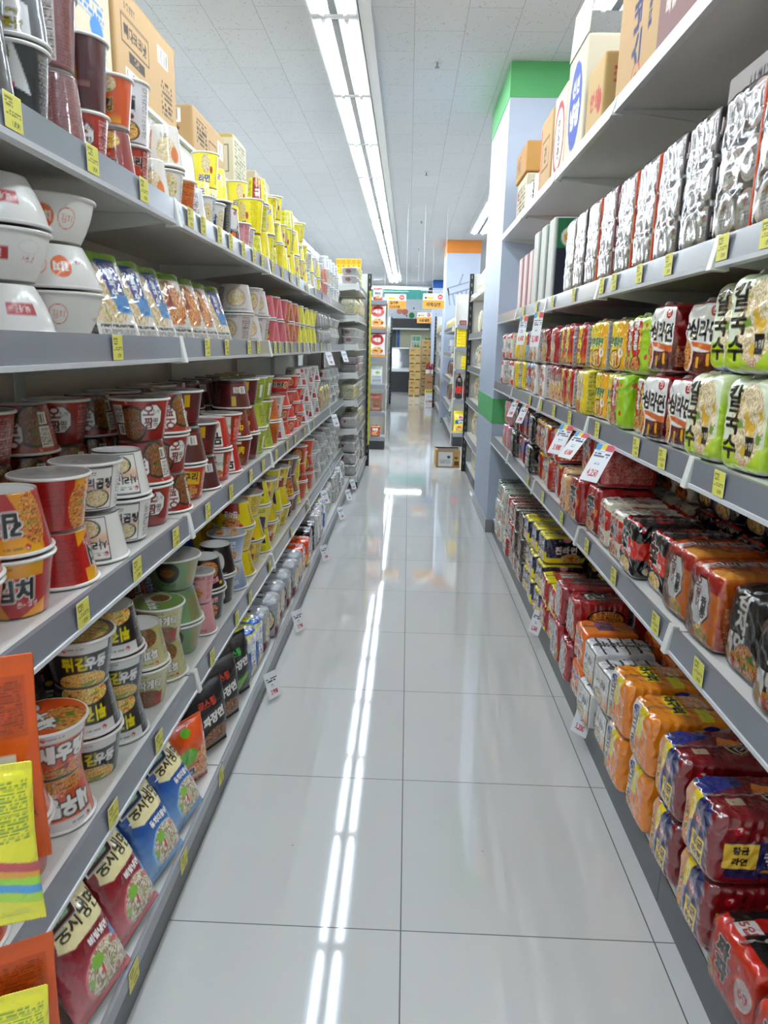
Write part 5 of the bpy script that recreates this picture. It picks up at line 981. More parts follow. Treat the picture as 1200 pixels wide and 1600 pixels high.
def make_shrink(kind):
    """six short cups on their sides, two across and three high, in clear shrink wrap"""
    w, d, h = .175, .11, .29
    cc = {'orange': ('#d8551c', '#e8c8b8'), 'dark': ('#3a2c2e', '#dcc8c8'), 'pink': ('#8c4a50', '#e0c4c4'), 'maroon': ('#6a1c22', '#d8b8a8')}[kind]
    root = empty('wrapped_cup_pack')
    side = art_of(cc[0], [('n', .1, .1, .9, .9, '#e8ddd4', {'step': .007}), ('r', 0, .31, 1, .34, WH), ('r', 0, .64, 1, .67, WH)], d, h, 260)
    body = MB()
    for i in range(2):
        for j in range(3):
            cx, cz = (-w / 4 + i * w / 2), h / 6 + j * h / 3
            mb = MB().lathe([(0, 0), (.030, 0), (.040, .085), (.0425, .087), (.0425, .0895), (.039, .090), (0, .0885)], 24)
            lid_a = None
            o = link('cup', mb.mesh('cup', True), M['rimpink'] if (i + j) % 2 else M['rim'], root, loc=(cx, d / 2 - .008, cz), rot=(PI / 2, 0, 0))
            a = Art(.08, .08, 400, '#dddbd8').run([('e', .5, .5, .49, .49, cc[1]), ('e', .5, .5, .41, .41, '#e2e1df'), ('n', .25, .25, .75, .75, '#8a8888', {'step': .007, 'seed': i * 3 + j}), ('e', .5, .74, .08, .08, '#c87070')]).out()
            k = a.shape[0]; rr = np.linspace(0, 1, 12); aa = np.linspace(0, 2 * PI, 37)[:-1]; R_, A_ = np.meshgrid(rr, aa)
            X = R_ * np.cos(A_); Y = R_ * np.sin(A_); px = ((X + 1) / 2 * (k - 1)).round().astype(int); py = ((Y + 1) / 2 * (k - 1)).round().astype(int)
            V = np.stack([X * .039, Y * .039, 0 * X + .0012 * (1 - R_)], -1).reshape(-1, 3)
            ii = np.arange(36)[:, None] * 12 + np.arange(11)[None]; jj = ((np.arange(36) + 1) % 36)[:, None] * 12 + np.arange(11)[None]
            F = np.stack([ii, ii + 1, jj + 1, jj], -1).reshape(-1, 4); V, F2 = weld(V, F)
            link('cup_lid', mesh_np('cup_lid', V, F2, a[py, px].reshape(-1, 3)[F.ravel()]), M['cup'], o, loc=(0, 0, .0905))
    me = block_mesh('card_divider', .006, d * .9, h * .97, {'F': cc[0], 'L': side, 'T': cc[0]}, 200, 30, .0003, 2)
    link('card_divider', me, M['gloss_board'], root, loc=(w / 2 - .008, 0, 0))
    me = block_mesh('clear_wrap', w, d, h, {'F': '#ffffff', 'L': '#ffffff', 'T': '#ffffff'}, 150, 9, .006, 8)
    link('clear_wrap', me, M['clear_heavy'], root)
    return root, h, w
M['rimpink'] = plain('pale_pink_cup', '#d8c0b8', .4, .3)
# ================================================================ placing things
SH = {('L', 0): 'top left shelf', ('L', 1): 'second left shelf', ('L', 2): 'third left shelf', ('L', 3): 'fourth left shelf', ('L', 4): 'bottom left shelf',
      ('R', 0): 'top right shelf', ('R', 1): 'second right shelf', ('R', 2): 'third right shelf', ('R', 3): 'fourth right shelf', ('R', 4): 'bottom right shelf'}
DECK = {('L', i): LD[i] for i in range(5)}; DECK.update({('R', i): RD[i] for i in range(5)})
LEV = {1: [''], 2: ['bottom', 'top'], 3: ['bottom', 'middle', 'top'], 4: ['bottom', 'second layer', 'third layer', 'top'], 5: ['bottom', 'second layer', 'middle', 'fourth layer', 'top']}
_cnt = {}
def get(key):
    """key -> fresh object tree (prototype first, copies after), its height and half width"""
    if key not in PROTO:
        if key in CUPS: PROTO[key] = make_cup(key, 380 if CUPS[key][0] in ('small',) else 420)
        elif key in BL: PROTO[key] = make_block(key)
        elif key in BAGS: PROTO[key] = make_bag(key)
        elif key.startswith('tray_'): PROTO[key] = make_tray(key[5:])
        elif key.startswith('shrink_'): PROTO[key] = make_shrink(key[7:])
        USED.discard(key)
    root, h, w = PROTO[key]
    if key not in USED: USED.add(key); return root, h, w
    return copy_tree(root), h, w
WORDS = {'tray_blue': 'noodle tray with blue and green lid', 'tray_red': 'noodle tray with red noodle picture lid',
         'shrink_orange': 'orange-edged pack of white-lidded cups', 'shrink_dark': 'dark-edged pack of white-lidded cups', 'shrink_pink': 'pink-edged pack of white-lidded cups', 'shrink_maroon': 'maroon-edged pack of white-lidded cups'}
CATS = {'cup': 'noodle cup', 'wide': 'noodle bowl', 'bowl': 'noodle bowl'}
def words_cat(key):
    if key in CUPS: return CUPS[key][2], CATS.get(CUPS[key][0], 'noodle cup')
    if key in BL: return BL[key]['words'], BL[key]['cat']
    if key in BAGS: return BAGS[key][0], 'food bag'
    if key.startswith('tray'): return WORDS[key], 'noodle tray'
    return WORDS[key], 'cup pack'
TENS = ['twenty', 'thirty', 'forty']
def ord_(n): return ordn[n] if n < 20 else TENS[(n + 1) // 10 - 2] + ('-' + ordn[(n + 1) % 10 - 1] if (n + 1) % 10 else 'th')
def place(key, side, shelf, y, x, z, flip, level, row, yaw=0.0, lean=0.0, colid=None):
    o, h, w = get(key)
    s = -1 if side == 'L' else 1
    rz = (PI / 2 if s < 0 else -PI / 2) + yaw
    if flip:
        o.rotation_euler = (PI, 0, rz + PI); o.location = (s * x, y, z + h)
    else:
        o.rotation_euler = (-lean if not flip else 0, 0, rz); o.location = (s * x, y, z)
    words, cat = words_cat(key)
    shn = SH[(side, shelf)]
    k = (key, side, shelf, row)
    d = _cnt.setdefault(k, {}); n = d.setdefault(colid, len(d))
    if level: lab = f'{words}, {level} of {ord_(n)} {row} stack, {shn}'
    else: lab = f'{words}, {ord_(n)} {row} one, {shn}' 
    tag(o, lab, cat, f'{words}s on the {shn}' if not words.endswith('s') else f'{words} on the {shn}')
    return h
_id = [0]
def column(side, shelf, y, x, tiers, row='front', yaw=0.0, jit=.0, lean=0.0):
    """tiers from the bottom: 'squid+' upright, 'squid-' upside down"""
    if side == 'L' and y > 6.59: return
    _id[0] += 1; z = DECK[(side, shelf)] + .0015
    if isinstance(tiers, str): tiers = tiers.split()
    lv = LEV[len(tiers)]
    for i, t in enumerate(tiers):
        flip = t.endswith('-'); key = t.rstrip('+-')
        blk = key in BL
        yw = yaw + (rnd.uniform(-1, 1) * max(jit, .07 if blk and side == 'R' else 0))
        dx = (rnd.uniform(-.010, .034) if side == 'R' and shelf in (2, 3) and row == 'front' else rnd.uniform(-.010, .010)) if blk else rnd.uniform(-.003, .003)
        hh = place(key, side, shelf, y + rnd.uniform(-.002, .002), x + dx, z, flip, lv[i], row, yw, lean, _id[0])
        z += hh + .0015
def seq(side, shelf, y, items, row='front'):
    """items: (tiers, pitch, count, opts)"""
    for it in items:
        tiers, pitch, n = it[:3]; o = it[3] if len(it) > 3 else {}
        alts = tiers if isinstance(tiers, list) else [tiers]
        for k in range(n):
            column(side, shelf, y + pitch / 2, o.get('x', .70), alts[k % len(alts)], o.get('row', row), o.get('yaw', 0), o.get('jit', 0), o.get('lean', 0))
            y += pitch
    return y

Jc = {'jit': .5}
# ---------------- left, top shelf
X = .672
seq('L', 0, 1.02, [(['mono+ mono-', 'mono- mono+'], .125, 3, {'x': .69, 'yaw': .3, 'jit': .2}), (['brick- brick+'], .125, 1, {'x': .69, 'yaw': .9}),
    ('squid_s+ darkred+', .125, 1, {'x': .69, 'yaw': .1}), (['neog_s- orange_s+'], .12, 1, {'x': .68}), ('neog_s+ tangmyun+', .122, 1, {'x': .69, 'yaw': .2}),
    (['whiteorange-', 'whiteorange+ whiteorange-'], .115, 2, {'x': .68, 'yaw': .4}), ('darkorange_s+', .11, 1, {'x': .68, 'yaw': .3}), ('whitetext-', .11, 1, {'x': .68}), (['whitetext+'], .11, 2, {'x': .68, 'jit': 1}),
    ('samyang+', .135, 1, {'x': .69}), ('samyang-', .135, 1, {'x': .69, 'yaw': .8}), ('pink+', .12, 1, {'x': .68}), ('whiteface+', .17, 1, {'x': .715}), (['yellowred- yellow+', 'yellow- yellowred+ yellowred-', 'yellow+ yellow-', 'yellowred- yellowred+ yellow_s+', 'yellow+ yellow_s- yellow_s+', 'yellow- yellow_s+'], .125, 12, {'x': .69, 'jit': .8}),
    (['whitetext- whitetext+', 'yellow_s+ yellow_s-', 'whiteorange- whiteorange+'], .115, 6, {'x': .68, 'jit': .8}), (['peach+ peach-', 'pinklemon+'], .115, 3, {'x': .68}), (['whitetext- whitetext+ whitetext-', 'whitetext+ whitetext-'], .115, 9, {'x': .68, 'jit': 1})])
seq('L', 0, 2.95, [(['yellow+ yellow-', 'yellow+ yellow- yellow+', 'yellowred+ yellow+ yellow-', 'yellow+ yellow-'], .13, 11, {'x': .865, 'jit': .8})], row='back')
seq('L', 0, 1.30, [(['orange_s+', 'whiteorange+ whiteorange-', 'darkorange_s+ orange_s-', 'whitetext+', 'whiteorange+'], .22, 5, {'x': .895, 'jit': .8})], row='back')
# ---------------- left, second shelf (white foam bowls, leaning trays)
seq('L', 1, .96, [(['styro_y+ styro_y- styro_y+', 'styro_y- styro_y+ styro_y-'], .193, 2, {'x': .715, 'jit': .4}), (['styro_k+ styro_k- styro_k+'], .193, 1, {'x': .715, 'jit': .3})])
seq('L', 1, 1.00, [(['styro_k+ styro_k- styro_k+'], .20, 3, {'x': .91, 'jit': .5})], row='back')
yy = 1.70
for i, (k, dy) in enumerate([('tray_blue', .15), ('tray_blue', .16), ('tray_blue', .15), ('tray_red', .17), ('tray_red', .15), ('tray_red', .15), ('tray_blue', .15)]):
    _id[0] += 1
    place(k, 'L', 1, yy, .69, DECK[('L', 1)] + .004, False, '', 'front', -.38 + .06 * (i % 3), .34, _id[0]); yy += dy
for i in range(5):
    _id[0] += 1
    place('tray_blue' if i % 2 else 'tray_red', 'L', 1, 1.78 + .2 * i, .90, DECK[('L', 1)] + .004, False, '', 'back', -.4, .25, _id[0])
seq('L', 1, 2.86, [(['whiteface+ whiteface-', 'whiteface- whiteface+'], .165, 3, {'x': .71, 'jit': .6}), (['pinklemon+ pinklemon-', 'pinklemon- pinklemon+'], .108, 4, {'x': .68}), (['peach- peach+', 'peach+ peach-'], .108, 4, {'x': .68, 'jit': .6}), (['lemonblue- lemonblue+', 'lemonblue+ lemonblue-'], .108, 7, {'x': .68, 'jit': .3}), (['greywrap greywrap'], .13, 5, {'x': .70}), ('grey+ grey- grey+', .166, 6, {'x': .71, 'jit': .5}), (['twinbag'], .11, 6, {'x': .70})])
# ---------------- left, third shelf
c = {'x': .703, 'jit': .3, 'yaw': .5}; ci = {'x': .703, 'jit': .15, 'yaw': .45}
seq('L', 2, .93, [(['neoguri+ neoguri-'], .165, 1, c), ('kimchi+ kimchi-', .165, 1, {'x': .703, 'yaw': .5}), ('kimchi- kimchi+', .165, 1, {'x': .703, 'yaw': -1.05}), (['gomtang- gomtang+', 'gomtang+ gomtang-'], .163, 2, {'x': .703, 'yaw': .5, 'jit': .2}),
    ('squid+ squid- squid+', .163, 1, ci), ('squid- squid+ squid-', .163, 1, {'x': .703, 'yaw': .75}), ('neoguri+ maroon- maroon+', .163, 1, ci), ('maroon- maroon+', .163, 1, ci), ('mupama+ mupama-', .163, 1, {'x': .703, 'yaw': .45}), ('mupama- mupama+', .163, 1, ci),
    (['beef+ beef- maroon-'], .163, 1, ci), ('maroon+ beef- maroon+', .163, 1, c), (['green+ green- green+', 'green- green+ green+'], .163, 2, {'x': .703, 'jit': .3}), (['orange+ orange-', 'whitered- whitered+'], .163, 2, c),
    (['redbowl- redbowl+ redbowl- redbowl+', 'redbowl+ redbowl- redbowl+'], .163, 4, {'x': .703, 'jit': .4}), (['whitered- whitered+ whitered-', 'whitered+ whitered- whitered+'], .163, 5, c), (['twinbag'], .115, 5, {'x': .70}), (['grey+ grey- grey+ grey-', 'grey- grey+ grey-'], .166, 9, {'x': .70, 'jit': .4})])
seq('L', 2, .80, [(['orange+ orange- orange+'], .17, 1, {'x': .86}), (['squid+ squid- squid+', 'squid+ squid- squid-'], .168, 9, {'x': .868, 'jit': .35, 'yaw': .4}), (['maroon+ maroon- maroon-', 'maroon- maroon+ maroon-'], .165, 4, {'x': .866, 'jit': .4}), (['green- green+ green-'], .165, 3, {'x': .866})], row='back')
# ---------------- left, fourth shelf
seq('L', 3, .84, [('saewoo- saewoo+', .162, 1, c), ('saewoo+ saewoo-', .162, 1, {'x': .703, 'yaw': .45}), ('saewoo- saewoo+', .162, 1, {'x': .703, 'yaw': .9}), ('udon+ udon- udon+', .162, 1, {'x': .703, 'yaw': .5}), ('udon- udon+ udon-', .162, 1, {'x': .703, 'yaw': .45}),
    ('chapa+ chapa-', .162, 1, {'x': .703, 'yaw': .5}), ('chapa- chapa+', .162, 1, {'x': .703, 'yaw': .5}), (['sage+ sage- sage+'], .180, 1, {'x': .713, 'yaw': .1}), (['pink- pink+'], .11, 1, {'x': .675}),
    ('blackhot+ blackhot-', .162, 1, ci), ('blackfig+ blackfig-', .162, 1, ci), ('bibim- bibim+', .162, 1, c), (['jin- jin+ jin-', 'jin+ jin- jin+'], .180, 2, {'x': .712, 'jit': .3}), ('jinblue- jinblue+ jinblue-', .162, 1, ci), (['jin+ jin- jin+', 'jinblue+ jinblue- jinblue+'], .178, 3, {'x': .71, 'jit': .5}),
    ('maroon+ neoguri- maroon+', .162, 1, c), ('brown+ brown- brown+', .180, 1, {'x': .712}), (['yellow- yellow+', 'orangering+ orangering- orangering+'], .16, 4, {'x': .70, 'jit': .4}), (['whitered- whitered+', 'grey+ grey- grey+ grey-'], .163, 4, {'x': .70}), (['grey+ grey- grey+ grey-', 'grey- grey+ grey-'], .166, 9, {'x': .70, 'jit': .4})])
seq('L', 3, .85, [(['udon- udon+', 'udon+ udon- udon+'], .168, 4, {'x': .885, 'jit': .4}), (['blackhot+ blackhot- blackhot+', 'squid+ squid- squid+'], .165, 4, {'x': .885, 'jit': .4}), (['bluebox+ bluebox- bluebox+', 'bibim+ bibim- bibim+'], .185, 3, {'x': .90}), (['jin+ jin- jin+'], .18, 2, {'x': .905})], row='back')
# ---------------- left, base shelf: bags
def bags(side, shelf, lst, row='front'):
    for (k, y, x, dz, yaw, lean, lvl) in lst:
        _id[0] += 1
        place(k, side, shelf, y, x, DECK[(side, shelf)] + .002 + dz, False, lvl, row, yaw, lean, _id[0])
bags('L', 4, [('nest_red', 1.09, .550, .014, -.2, .52, ''), ('nest_red', 1.265, .550, .014, -.14, .52, ''), ('nest_blue', 1.44, .550, .014, -.18, .52, ''), ('nest_blue', 1.615, .550, .014, -.16, .52, ''),
    ('orange_bag', 1.775, .60, 0, -.5, .1, ''), ('roast_red', 1.95, .60, 0, -.45, .08, ''), ('roast_red', 2.12, .60, 0, -.45, .08, ''), ('roast_green', 2.29, .60, 0, -.45, .08, '')])
bags('L', 4, [('nest_red', 1.0, .76, .0, -.15, .16, ''), ('nest_red', 1.175, .725, 0, -.1, .14, ''), ('nest_blue', 1.34, .725, 0, -.15, .14, ''), ('nest_blue', 1.52, .725, 0, -.1, .14, ''), ('nest_blue', 1.70, .74, 0, -.3, .14, ''), ('nest_red', 1.08, .90, 0, 0, .1, ''), ('nest_blue', 1.3, .90, 0, .1, .1, '')], row='back')
seq('L', 4, 2.42, [('bluewhite', .108, 2, {'x': .645, 'yaw': -.1}), (['greypasta'], .172, 6, {'x': .645, 'jit': .08}), ('beeforange', .155, 2, {'x': .645}), (['blackpack'], .16, 2, {'x': .645}), (['whiteredpk'], .135, 3, {'x': .645}), ('bluewhite', .115, 1, {'x': .645}), (['hoopstack'], .12, 6, {'x': .63}), (['greywrap greywrap'], .135, 6, {'x': .65}), (['hoopstack'], .12, 8, {'x': .63})])

# ---------------- right, third shelf (two tiers of soft packs)
b = {'x': .73, 'jit': .09}; 
seq('R', 2, 1.16, [('kal kal', .165, 3, {'x': .735, 'yaw': .16, 'jit': .08}), ('simra simra', .158, 2, {'x': .735, 'yaw': .16, 'jit': .08}), ('lime lime', .145, 2, {'x': .735, 'yaw': .1, 'jit': .06}), ('sesame sesame', .145, 2, {'x': .73, 'yaw': .08}), ('sesame2 sesame', .145, 1, b), ('sesame2 yeol', .145, 1, b),
    ('yeol yeol', .14, 2, b), ('redbuchu redbuchu', .14, 2, b), ('reddot redbuchu', .14, 1, b), ('reddot reddot', .14, 2, b), ('bluered bluered', .14, 2, b), ('yellow_thin yellow_thin', .14, 3, b), ('white_fan white_fan', .14, 3, b)])
seq('R', 2, 1.3, [('dullgrey lime', .15, 2, {'x': .985}), ('dullgold dullgold', .15, 5, {'x': .985}), ('dullgrey dullgrey', .15, 15, {'x': .985})], row='back')
# ---------------- right, fourth shelf
seq('R', 3, 1.05, [('gamja', .165, 2, {'x': .735, 'yaw': .1}), ('ojing', .168, 2, {'x': .735, 'yaw': .1, 'jit': .08}), ('shinblack', .158, 2, {'x': .74, 'yaw': .05}), ('geon', .148, 2, b), ('shinred shinred', .165, 2, b), ('peachpack', .15, 2, b), ('redwhite redwhite', .145, 2, b), ('redyellow redyellow', .145, 2, b), ('blacktext blacktext', .145, 2, b), ('navyred navyred', .145, 2, b), ('blackfood blackfood', .145, 2, b), ('pinkwhite pinkwhite', .145, 2, b)])
seq('R', 3, 1.2, [('ojing', .175, 1, {'x': .99}), ('shinblack shinblack', .16, 5, {'x': .99}), ('geon geon', .15, 3, {'x': .99}), ('shinred shinred', .17, 2, {'x': .99}), ('blackfood blackfood', .15, 5, {'x': .99}), ('navyred navyred', .15, 3, {'x': .99})], row='back')
# ---------------- right, base shelf
seq('R', 4, .86, [('zhared', .19, 2, {'x': .755, 'yaw': .10}), ('goldmaroon goldmaroon', .185, 2, {'x': .755, 'yaw': .04}), ('neoorange neoorange', .178, 2, {'x': .745, 'yaw': .03}), ('gomwhite gomwhite', .172, 2, {'x': .74}), ('orangera orangera', .155, 1, {'x': .74}), ('kimback kimra', .17, 1, {'x': .74}), ('kimra kimback', .168, 1, {'x': .74}), ('jinred jinred', .165, 2, {'x': .74}), ('jinnavy jinnavy jinnavy', .168, 2, {'x': .74}),
    ('jinnavy jinnavy jinnavy', .168, 1, {'x': .74}), ('brownmix brownmix brownmix', .165, 2, b), ('redmix redmix redmix', .165, 2, b), ('greenwhite greenwhite greenwhite', .165, 2, b), ('greenwhite greenwhite darkgreen', .168, 1, {'x': .73})])
seq('R', 4, .98, [('goldmaroon goldmaroon', .19, 2, {'x': .985}), ('neoorange neoorange', .185, 2, {'x': .98}), ('gomwhite gomwhite gomwhite', .175, 2, {'x': .97}), ('orangera orangera', .165, 2, {'x': .97}), ('kimra kimra', .17, 2, {'x': .97}), ('jinnavy jinnavy jinnavy', .17, 4, {'x': .97})], row='back')
# ---------------- right, second shelf: shrink-wrapped cup packs
seq('R', 1, 1.08, [('shrink_orange', .186, 3, {'x': .69, 'yaw': .03}), ('shrink_dark', .186, 2, {'x': .69}), ('shrink_orange', .186, 2, {'x': .69}), ('shrink_pink', .186, 1, {'x': .69}), ('shrink_orange', .186, 1, {'x': .69}), ('shrink_dark', .186, 1, {'x': .69}), ('shrink_maroon', .186, 1, {'x': .69})])
seq('R', 1, 1.2, [('shrink_orange', .19, 4, {'x': .81}), ('shrink_pink', .19, 4, {'x': .81}), ('shrink_orange', .19, 2, {'x': .81})], row='back')
# ================================================================ cartons on the tops
def box_at(fn, x, y, z, rz, label, cat='cardboard box', group=None, tilt=0):
    root = fn[0]; root.location = (x, y, z); root.rotation_euler = (tilt, 0, rz); tag(root, label, cat, group); return root
RL, RR = PI / 2, -PI / 2
TAN, BEI, WHT = '#ae9066', '#bfb49c', '#d8d2c4'
TOPZ = 2.235 + .0155; xL = -1.21
box_at(make_carton('cardboard_box', .62, .30, .42, BEI, [('t', '마이쮸', .45, .60, .2, '#e4eef6', '#3c7cc0', {'bold': 2.4}), ('n', .55, .3, .9, .45, '#3c7cc0', {'step': .02}), ('b', .78, .55, .94, .8), ('t', 'CROWN', .3, .86, .07, '#b8382c'), ('e', .8, .25, .08, .09, '#3c7cc0')], [('n', .1, .4, .9, .6, '#8a6a4c', {'step': .02})]), xL, 2.40, TOPZ, RL, 'pale carton with blue lettering on top of the left shelving, nearest the camera', group='cartons on top of the left shelving')
box_at(make_carton('cardboard_box', .66, .30, .34, TAN, [('t', 'LOTTE', .22, .84, .07, '#3a2c20'), ('r', .08, .46, .5, .74, '#3a2c20'), ('r', .09, .48, .49, .72, TAN), ('t', '빼다코코낫', .29, .60, .13, '#3a2c20', None, {'bold': 1.6}), ('r', .18, .32, .42, .43, '#3a2c20'), ('t', '24봉', .3, .375, .07, TAN), ('b', .12, .06, .42, .24), ('b', .66, .66, .84, .84), ('n', .7, .1, .9, .5, '#3a2c20', {'step': .02})], [('t', '65ET', .5, .3, .12, '#3a2c20'), ('b', .2, .5, .8, .75)], flaps=[('B', -25), ('F', -160)]), xL, 3.08, TOPZ, RL, 'tan open carton with black lettering on top of the left shelving', group='cartons on top of the left shelving')
box_at(make_carton('cardboard_box', .60, .30, .21, TAN, [('n', .1, .3, .4, .8, '#3a2c20', {'step': .02}), ('r', .45, .2, .7, .6, '#3a2c20'), ('r', .46, .23, .69, .57, TAN), ('b', .75, .4, .92, .8)], [('t', '15CUP', .5, .45, .2, '#3a2c20'), ('b', .15, .62, .8, .9), ('t', 'M', .7, .16, .16, '#3a2c20')], flaps=[('B', -40)]), xL, 3.95, TOPZ, RL, 'low tan carton marked with a cup count on top of the left shelving', group='cartons on top of the left shelving')
box_at(make_carton('cardboard_box', .34, .30, .30, BEI, [('n', .1, .1, .9, .9, '#7a8068', {'step': .02})], [('r', .2, .3, .9, .8, '#5a6048'), ('r', .22, .32, .88, .78, BEI), ('b', .3, .4, .8, .55), ('r', 0, .92, 1, 1, '#a8934c')], T=[('r', 0, 0, 1, 1, '#a8934c')]), xL, 4.62, TOPZ, RL, 'greenish beige carton with a framed print on top of the left shelving', group='cartons on top of the left shelving')
box_at(make_carton('cardboard_box', .5, .30, .24, '#b0a38c', [], []), xL, 5.3, TOPZ, RL, 'plain dull beige carton on top of the left shelving, before the far ones', group='cartons on top of the left shelving')
box_at(make_carton('cardboard_box', .45, .30, .20, BEI, [('n', .3, .4, .7, .5, '#5a4a34', {'step': .02})], [('n', .3, .3, .8, .5, '#5a4a34', {'step': .02})], flaps=[('F', -140), ('B', -30)]), xL + .03, 6.55, TOPZ, RL, 'open beige carton on top of the left shelving, farthest of the row', group='cartons on top of the left shelving')
ZR = RD[0] + .0015
g = 'cartons on the top right shelf'
box_at(make_carton('cardboard_box', .42, .36, .40, '#8a6a66', [('n', .1, .4, .9, .6, '#d8c8b8', {'step': .02}), ('t', '비빔면', .3, .3, .1, '#e0d4c8')], [('n', .1, .2, .9, .5, '#d8c8b8', {'step': .02})]), .83, 1.98, ZR, RR, 'mauve-brown carton on the top right shelf, right of the torn tan one', group=g)
box_at(make_carton('cardboard_box', .40, .34, .42, BEI, [('r', .1, .2, .9, .8, '#5a4a3a'), ('r', .11, .21, .89, .79, BEI), ('n', .2, .3, .8, .7, '#5a4a3a', {'step': .02})], []), .83, 1.55, ZR, RR, 'beige framed-print carton on the top right shelf, nearest the camera', group=g)
box_at(make_carton('cardboard_box', .44, .33, .40, '#b3946a', [('t', '스낵면', .50, .60, .24, '#343a66', None, {'bold': 1.8, 'rot': 90}), ('t', '멀티팩(5개)×8팩', .76, .62, .085, '#3a3e60', None, {'sx': .8, 'rot': 90}), ('e', .52, .16, .10, .11, '#a83a2c'), ('e', .52, .16, .085, .095, '#b3946a'), ('t', '진', .52, .16, .08, '#a83a2c', None, {'rot': 90})], [('g', 0, 0, 1, 1, '#a07c4c', '#ae8c5c')], flaps=[('F', -165), ('L', -75)]), .84, 2.46, ZR, RR, 'large tan opened carton with navy lettering and hanging flap, top right shelf', group=g)
box_at(make_carton('cardboard_box', .24, .34, .24, '#b89c6c', [('t', '안성', .5, .5, .25, '#b0402c', None, {'bold': 1.6}), ('e', .8, .4, .12, .16, '#b0402c')], [('n', .1, .5, .6, .8, '#b0402c', {'step': .02})]), .815, 2.84, ZR, RR, 'small tan carton with red lettering on the top right shelf', group=g)
box_at(make_carton('cardboard_box', .32, .36, .40, '#c8c0ac', [('e', .5, .48, .34, .40, '#4a5ca8'), ('t', '신선', .5, .66, .14, '#e4e4f0', None, {'bold': 1.6}), ('t', '냉장', .5, .40, .2, '#e4e4f0', None, {'bold': 2})], [('r', .62, .6, .8, .82, '#2c8a4c'), ('t', '가뿐', .78, .24, .09, '#2c3448'), ('t', '좋은원료', .7, .12, .06, '#2c3448')], flaps=[('F', -4), ('B', -50)]), .82, 3.15, ZR, RR, 'grey-white carton with blue oval and raised flap on the top right shelf', group=g)
box_at(make_carton('cardboard_box', .26, .34, .36, '#d0c6b0', [('e', .5, .45, .42, .42, '#a83a4a'), ('e', .5, .45, .34, .34, '#e0d8c8'), ('t', '안심면', .5, .45, .14, '#3a3432', None, {'vert': 1, 'bold': 1.6})], []), .815, 3.48, ZR, RR, 'white and red carton on the top right shelf, behind the blue-oval one', group=g)
box_at(make_carton('cardboard_box', .30, .34, .35, '#b8986a', [('r', .2, .3, .8, .7, '#8a5a30'), ('r', .23, .33, .77, .67, '#b8986a'), ('t', '면', .5, .5, .2, '#4a4038'), ('r', .05, .1, .12, .9, '#c8502c')], []), .815, 3.80, ZR, RR, 'orange-tan carton with framed print on the top right shelf', group=g)
box_at(make_carton('cardboard_box', .38, .34, .26, BEI, [('n', .1, .2, .9, .8, '#5a4a3a', {'step': .025}), ('r', .1, .6, .2, .8, '#a83a2c')], []), .84, 4.72, ZR, RR, 'beige carton at the far end of the top right shelf, lower of two', group=g)
box_at(make_carton('cardboard_box', .42, .36, .17, '#b08444', [('n', .1, .2, .5, .8, '#5a4a3a', {'step': .02})], [('n', .6, .6, .9, .75, '#7a5a2c', {'step': .02})]), .84, 4.74, ZR + .264, RR, 'brown carton stacked on the beige one, far end of the top right shelf', group=g)
_id[0] += 1; place('blacktext', 'R', 0, 4.26, .74, ZR, False, '', 'front', .2, 0, _id[0])
_id[0] += 1; place('yellow_thin', 'R', 0, 4.08, .75, ZR, False, '', 'front', .2, 0, _id[0])
# carton lying on the wrapped cup packs
box_at(make_carton('carton_of_noodles', .42, .20, .13, '#d2ccca', [('r', 0, 0, 1, .3, '#e0a030'), ('t', '사리곰탕면', .5, .6, .3, '#3a3434')], [('l', .25, .62, .13), ('t', '농심', .58, .62, .3, '#2a2426', None, {'bold': 2}), ('r', 0, 0, .5, .22, '#e0982c'), ('n', .2, .84, .9, .96, '#8a8484', {'step': .012})], tape=False), .86, 1.72, DECK[('R', 1)] + .293, RR, 'white and orange noodle carton laid on the clear-wrapped cup packs')
# upright boxes at the far end of the second right shelf
def ugbox(kind):
    if kind == 'g': return make_carton('noodle_box', .12, .24, .36, '#d8d8d4', [('r', .1, 0, .9, 1, '#cfcfca')], [('r', .06, .02, .94, .98, '#252438'), ('r', .06, .62, .94, .98, '#2c7a48'), ('e', .5, .76, .36, .15, '#e4e2da'), ('f', .5, .76, .31, .12, 'yel'), ('t', '육개장', .5, .42, .13, '#b82c30', '#ece8e2', {'vert': 1, 'bold': 2}), ('b', .3, .04, .7, .14)], tape=False)
    return make_carton('noodle_box', .11, .22, .30, '#d4b8b8', [('r', .2, .05, .8, .95, '#ddd0cc')], [('r', .06, .02, .94, .98, '#b8404c'), ('r', .2, .6, .8, .9, '#e4dcd8'), ('t', '라면', .5, .5, .1, '#f0e8e4')], tape=False)
for y, k, l in ((3.46, 'g', 'black and green noodle box standing right of its twins'), (3.66, 'g', 'black and green noodle box with white oval, middle of three'), (3.86, 'g', 'black and green noodle box farthest of three'), (4.06, 'r', 'red and white upright box behind the green ones'), (4.24, 'r', 'pinkish red upright box, second right shelf'), (4.42, 'r', 'red upright box at the far end, second right shelf')):
    box_at(ugbox(k), .76, y, DECK[('R', 1)] + .002, RR, l, 'noodle box', 'upright noodle boxes on the second right shelf')

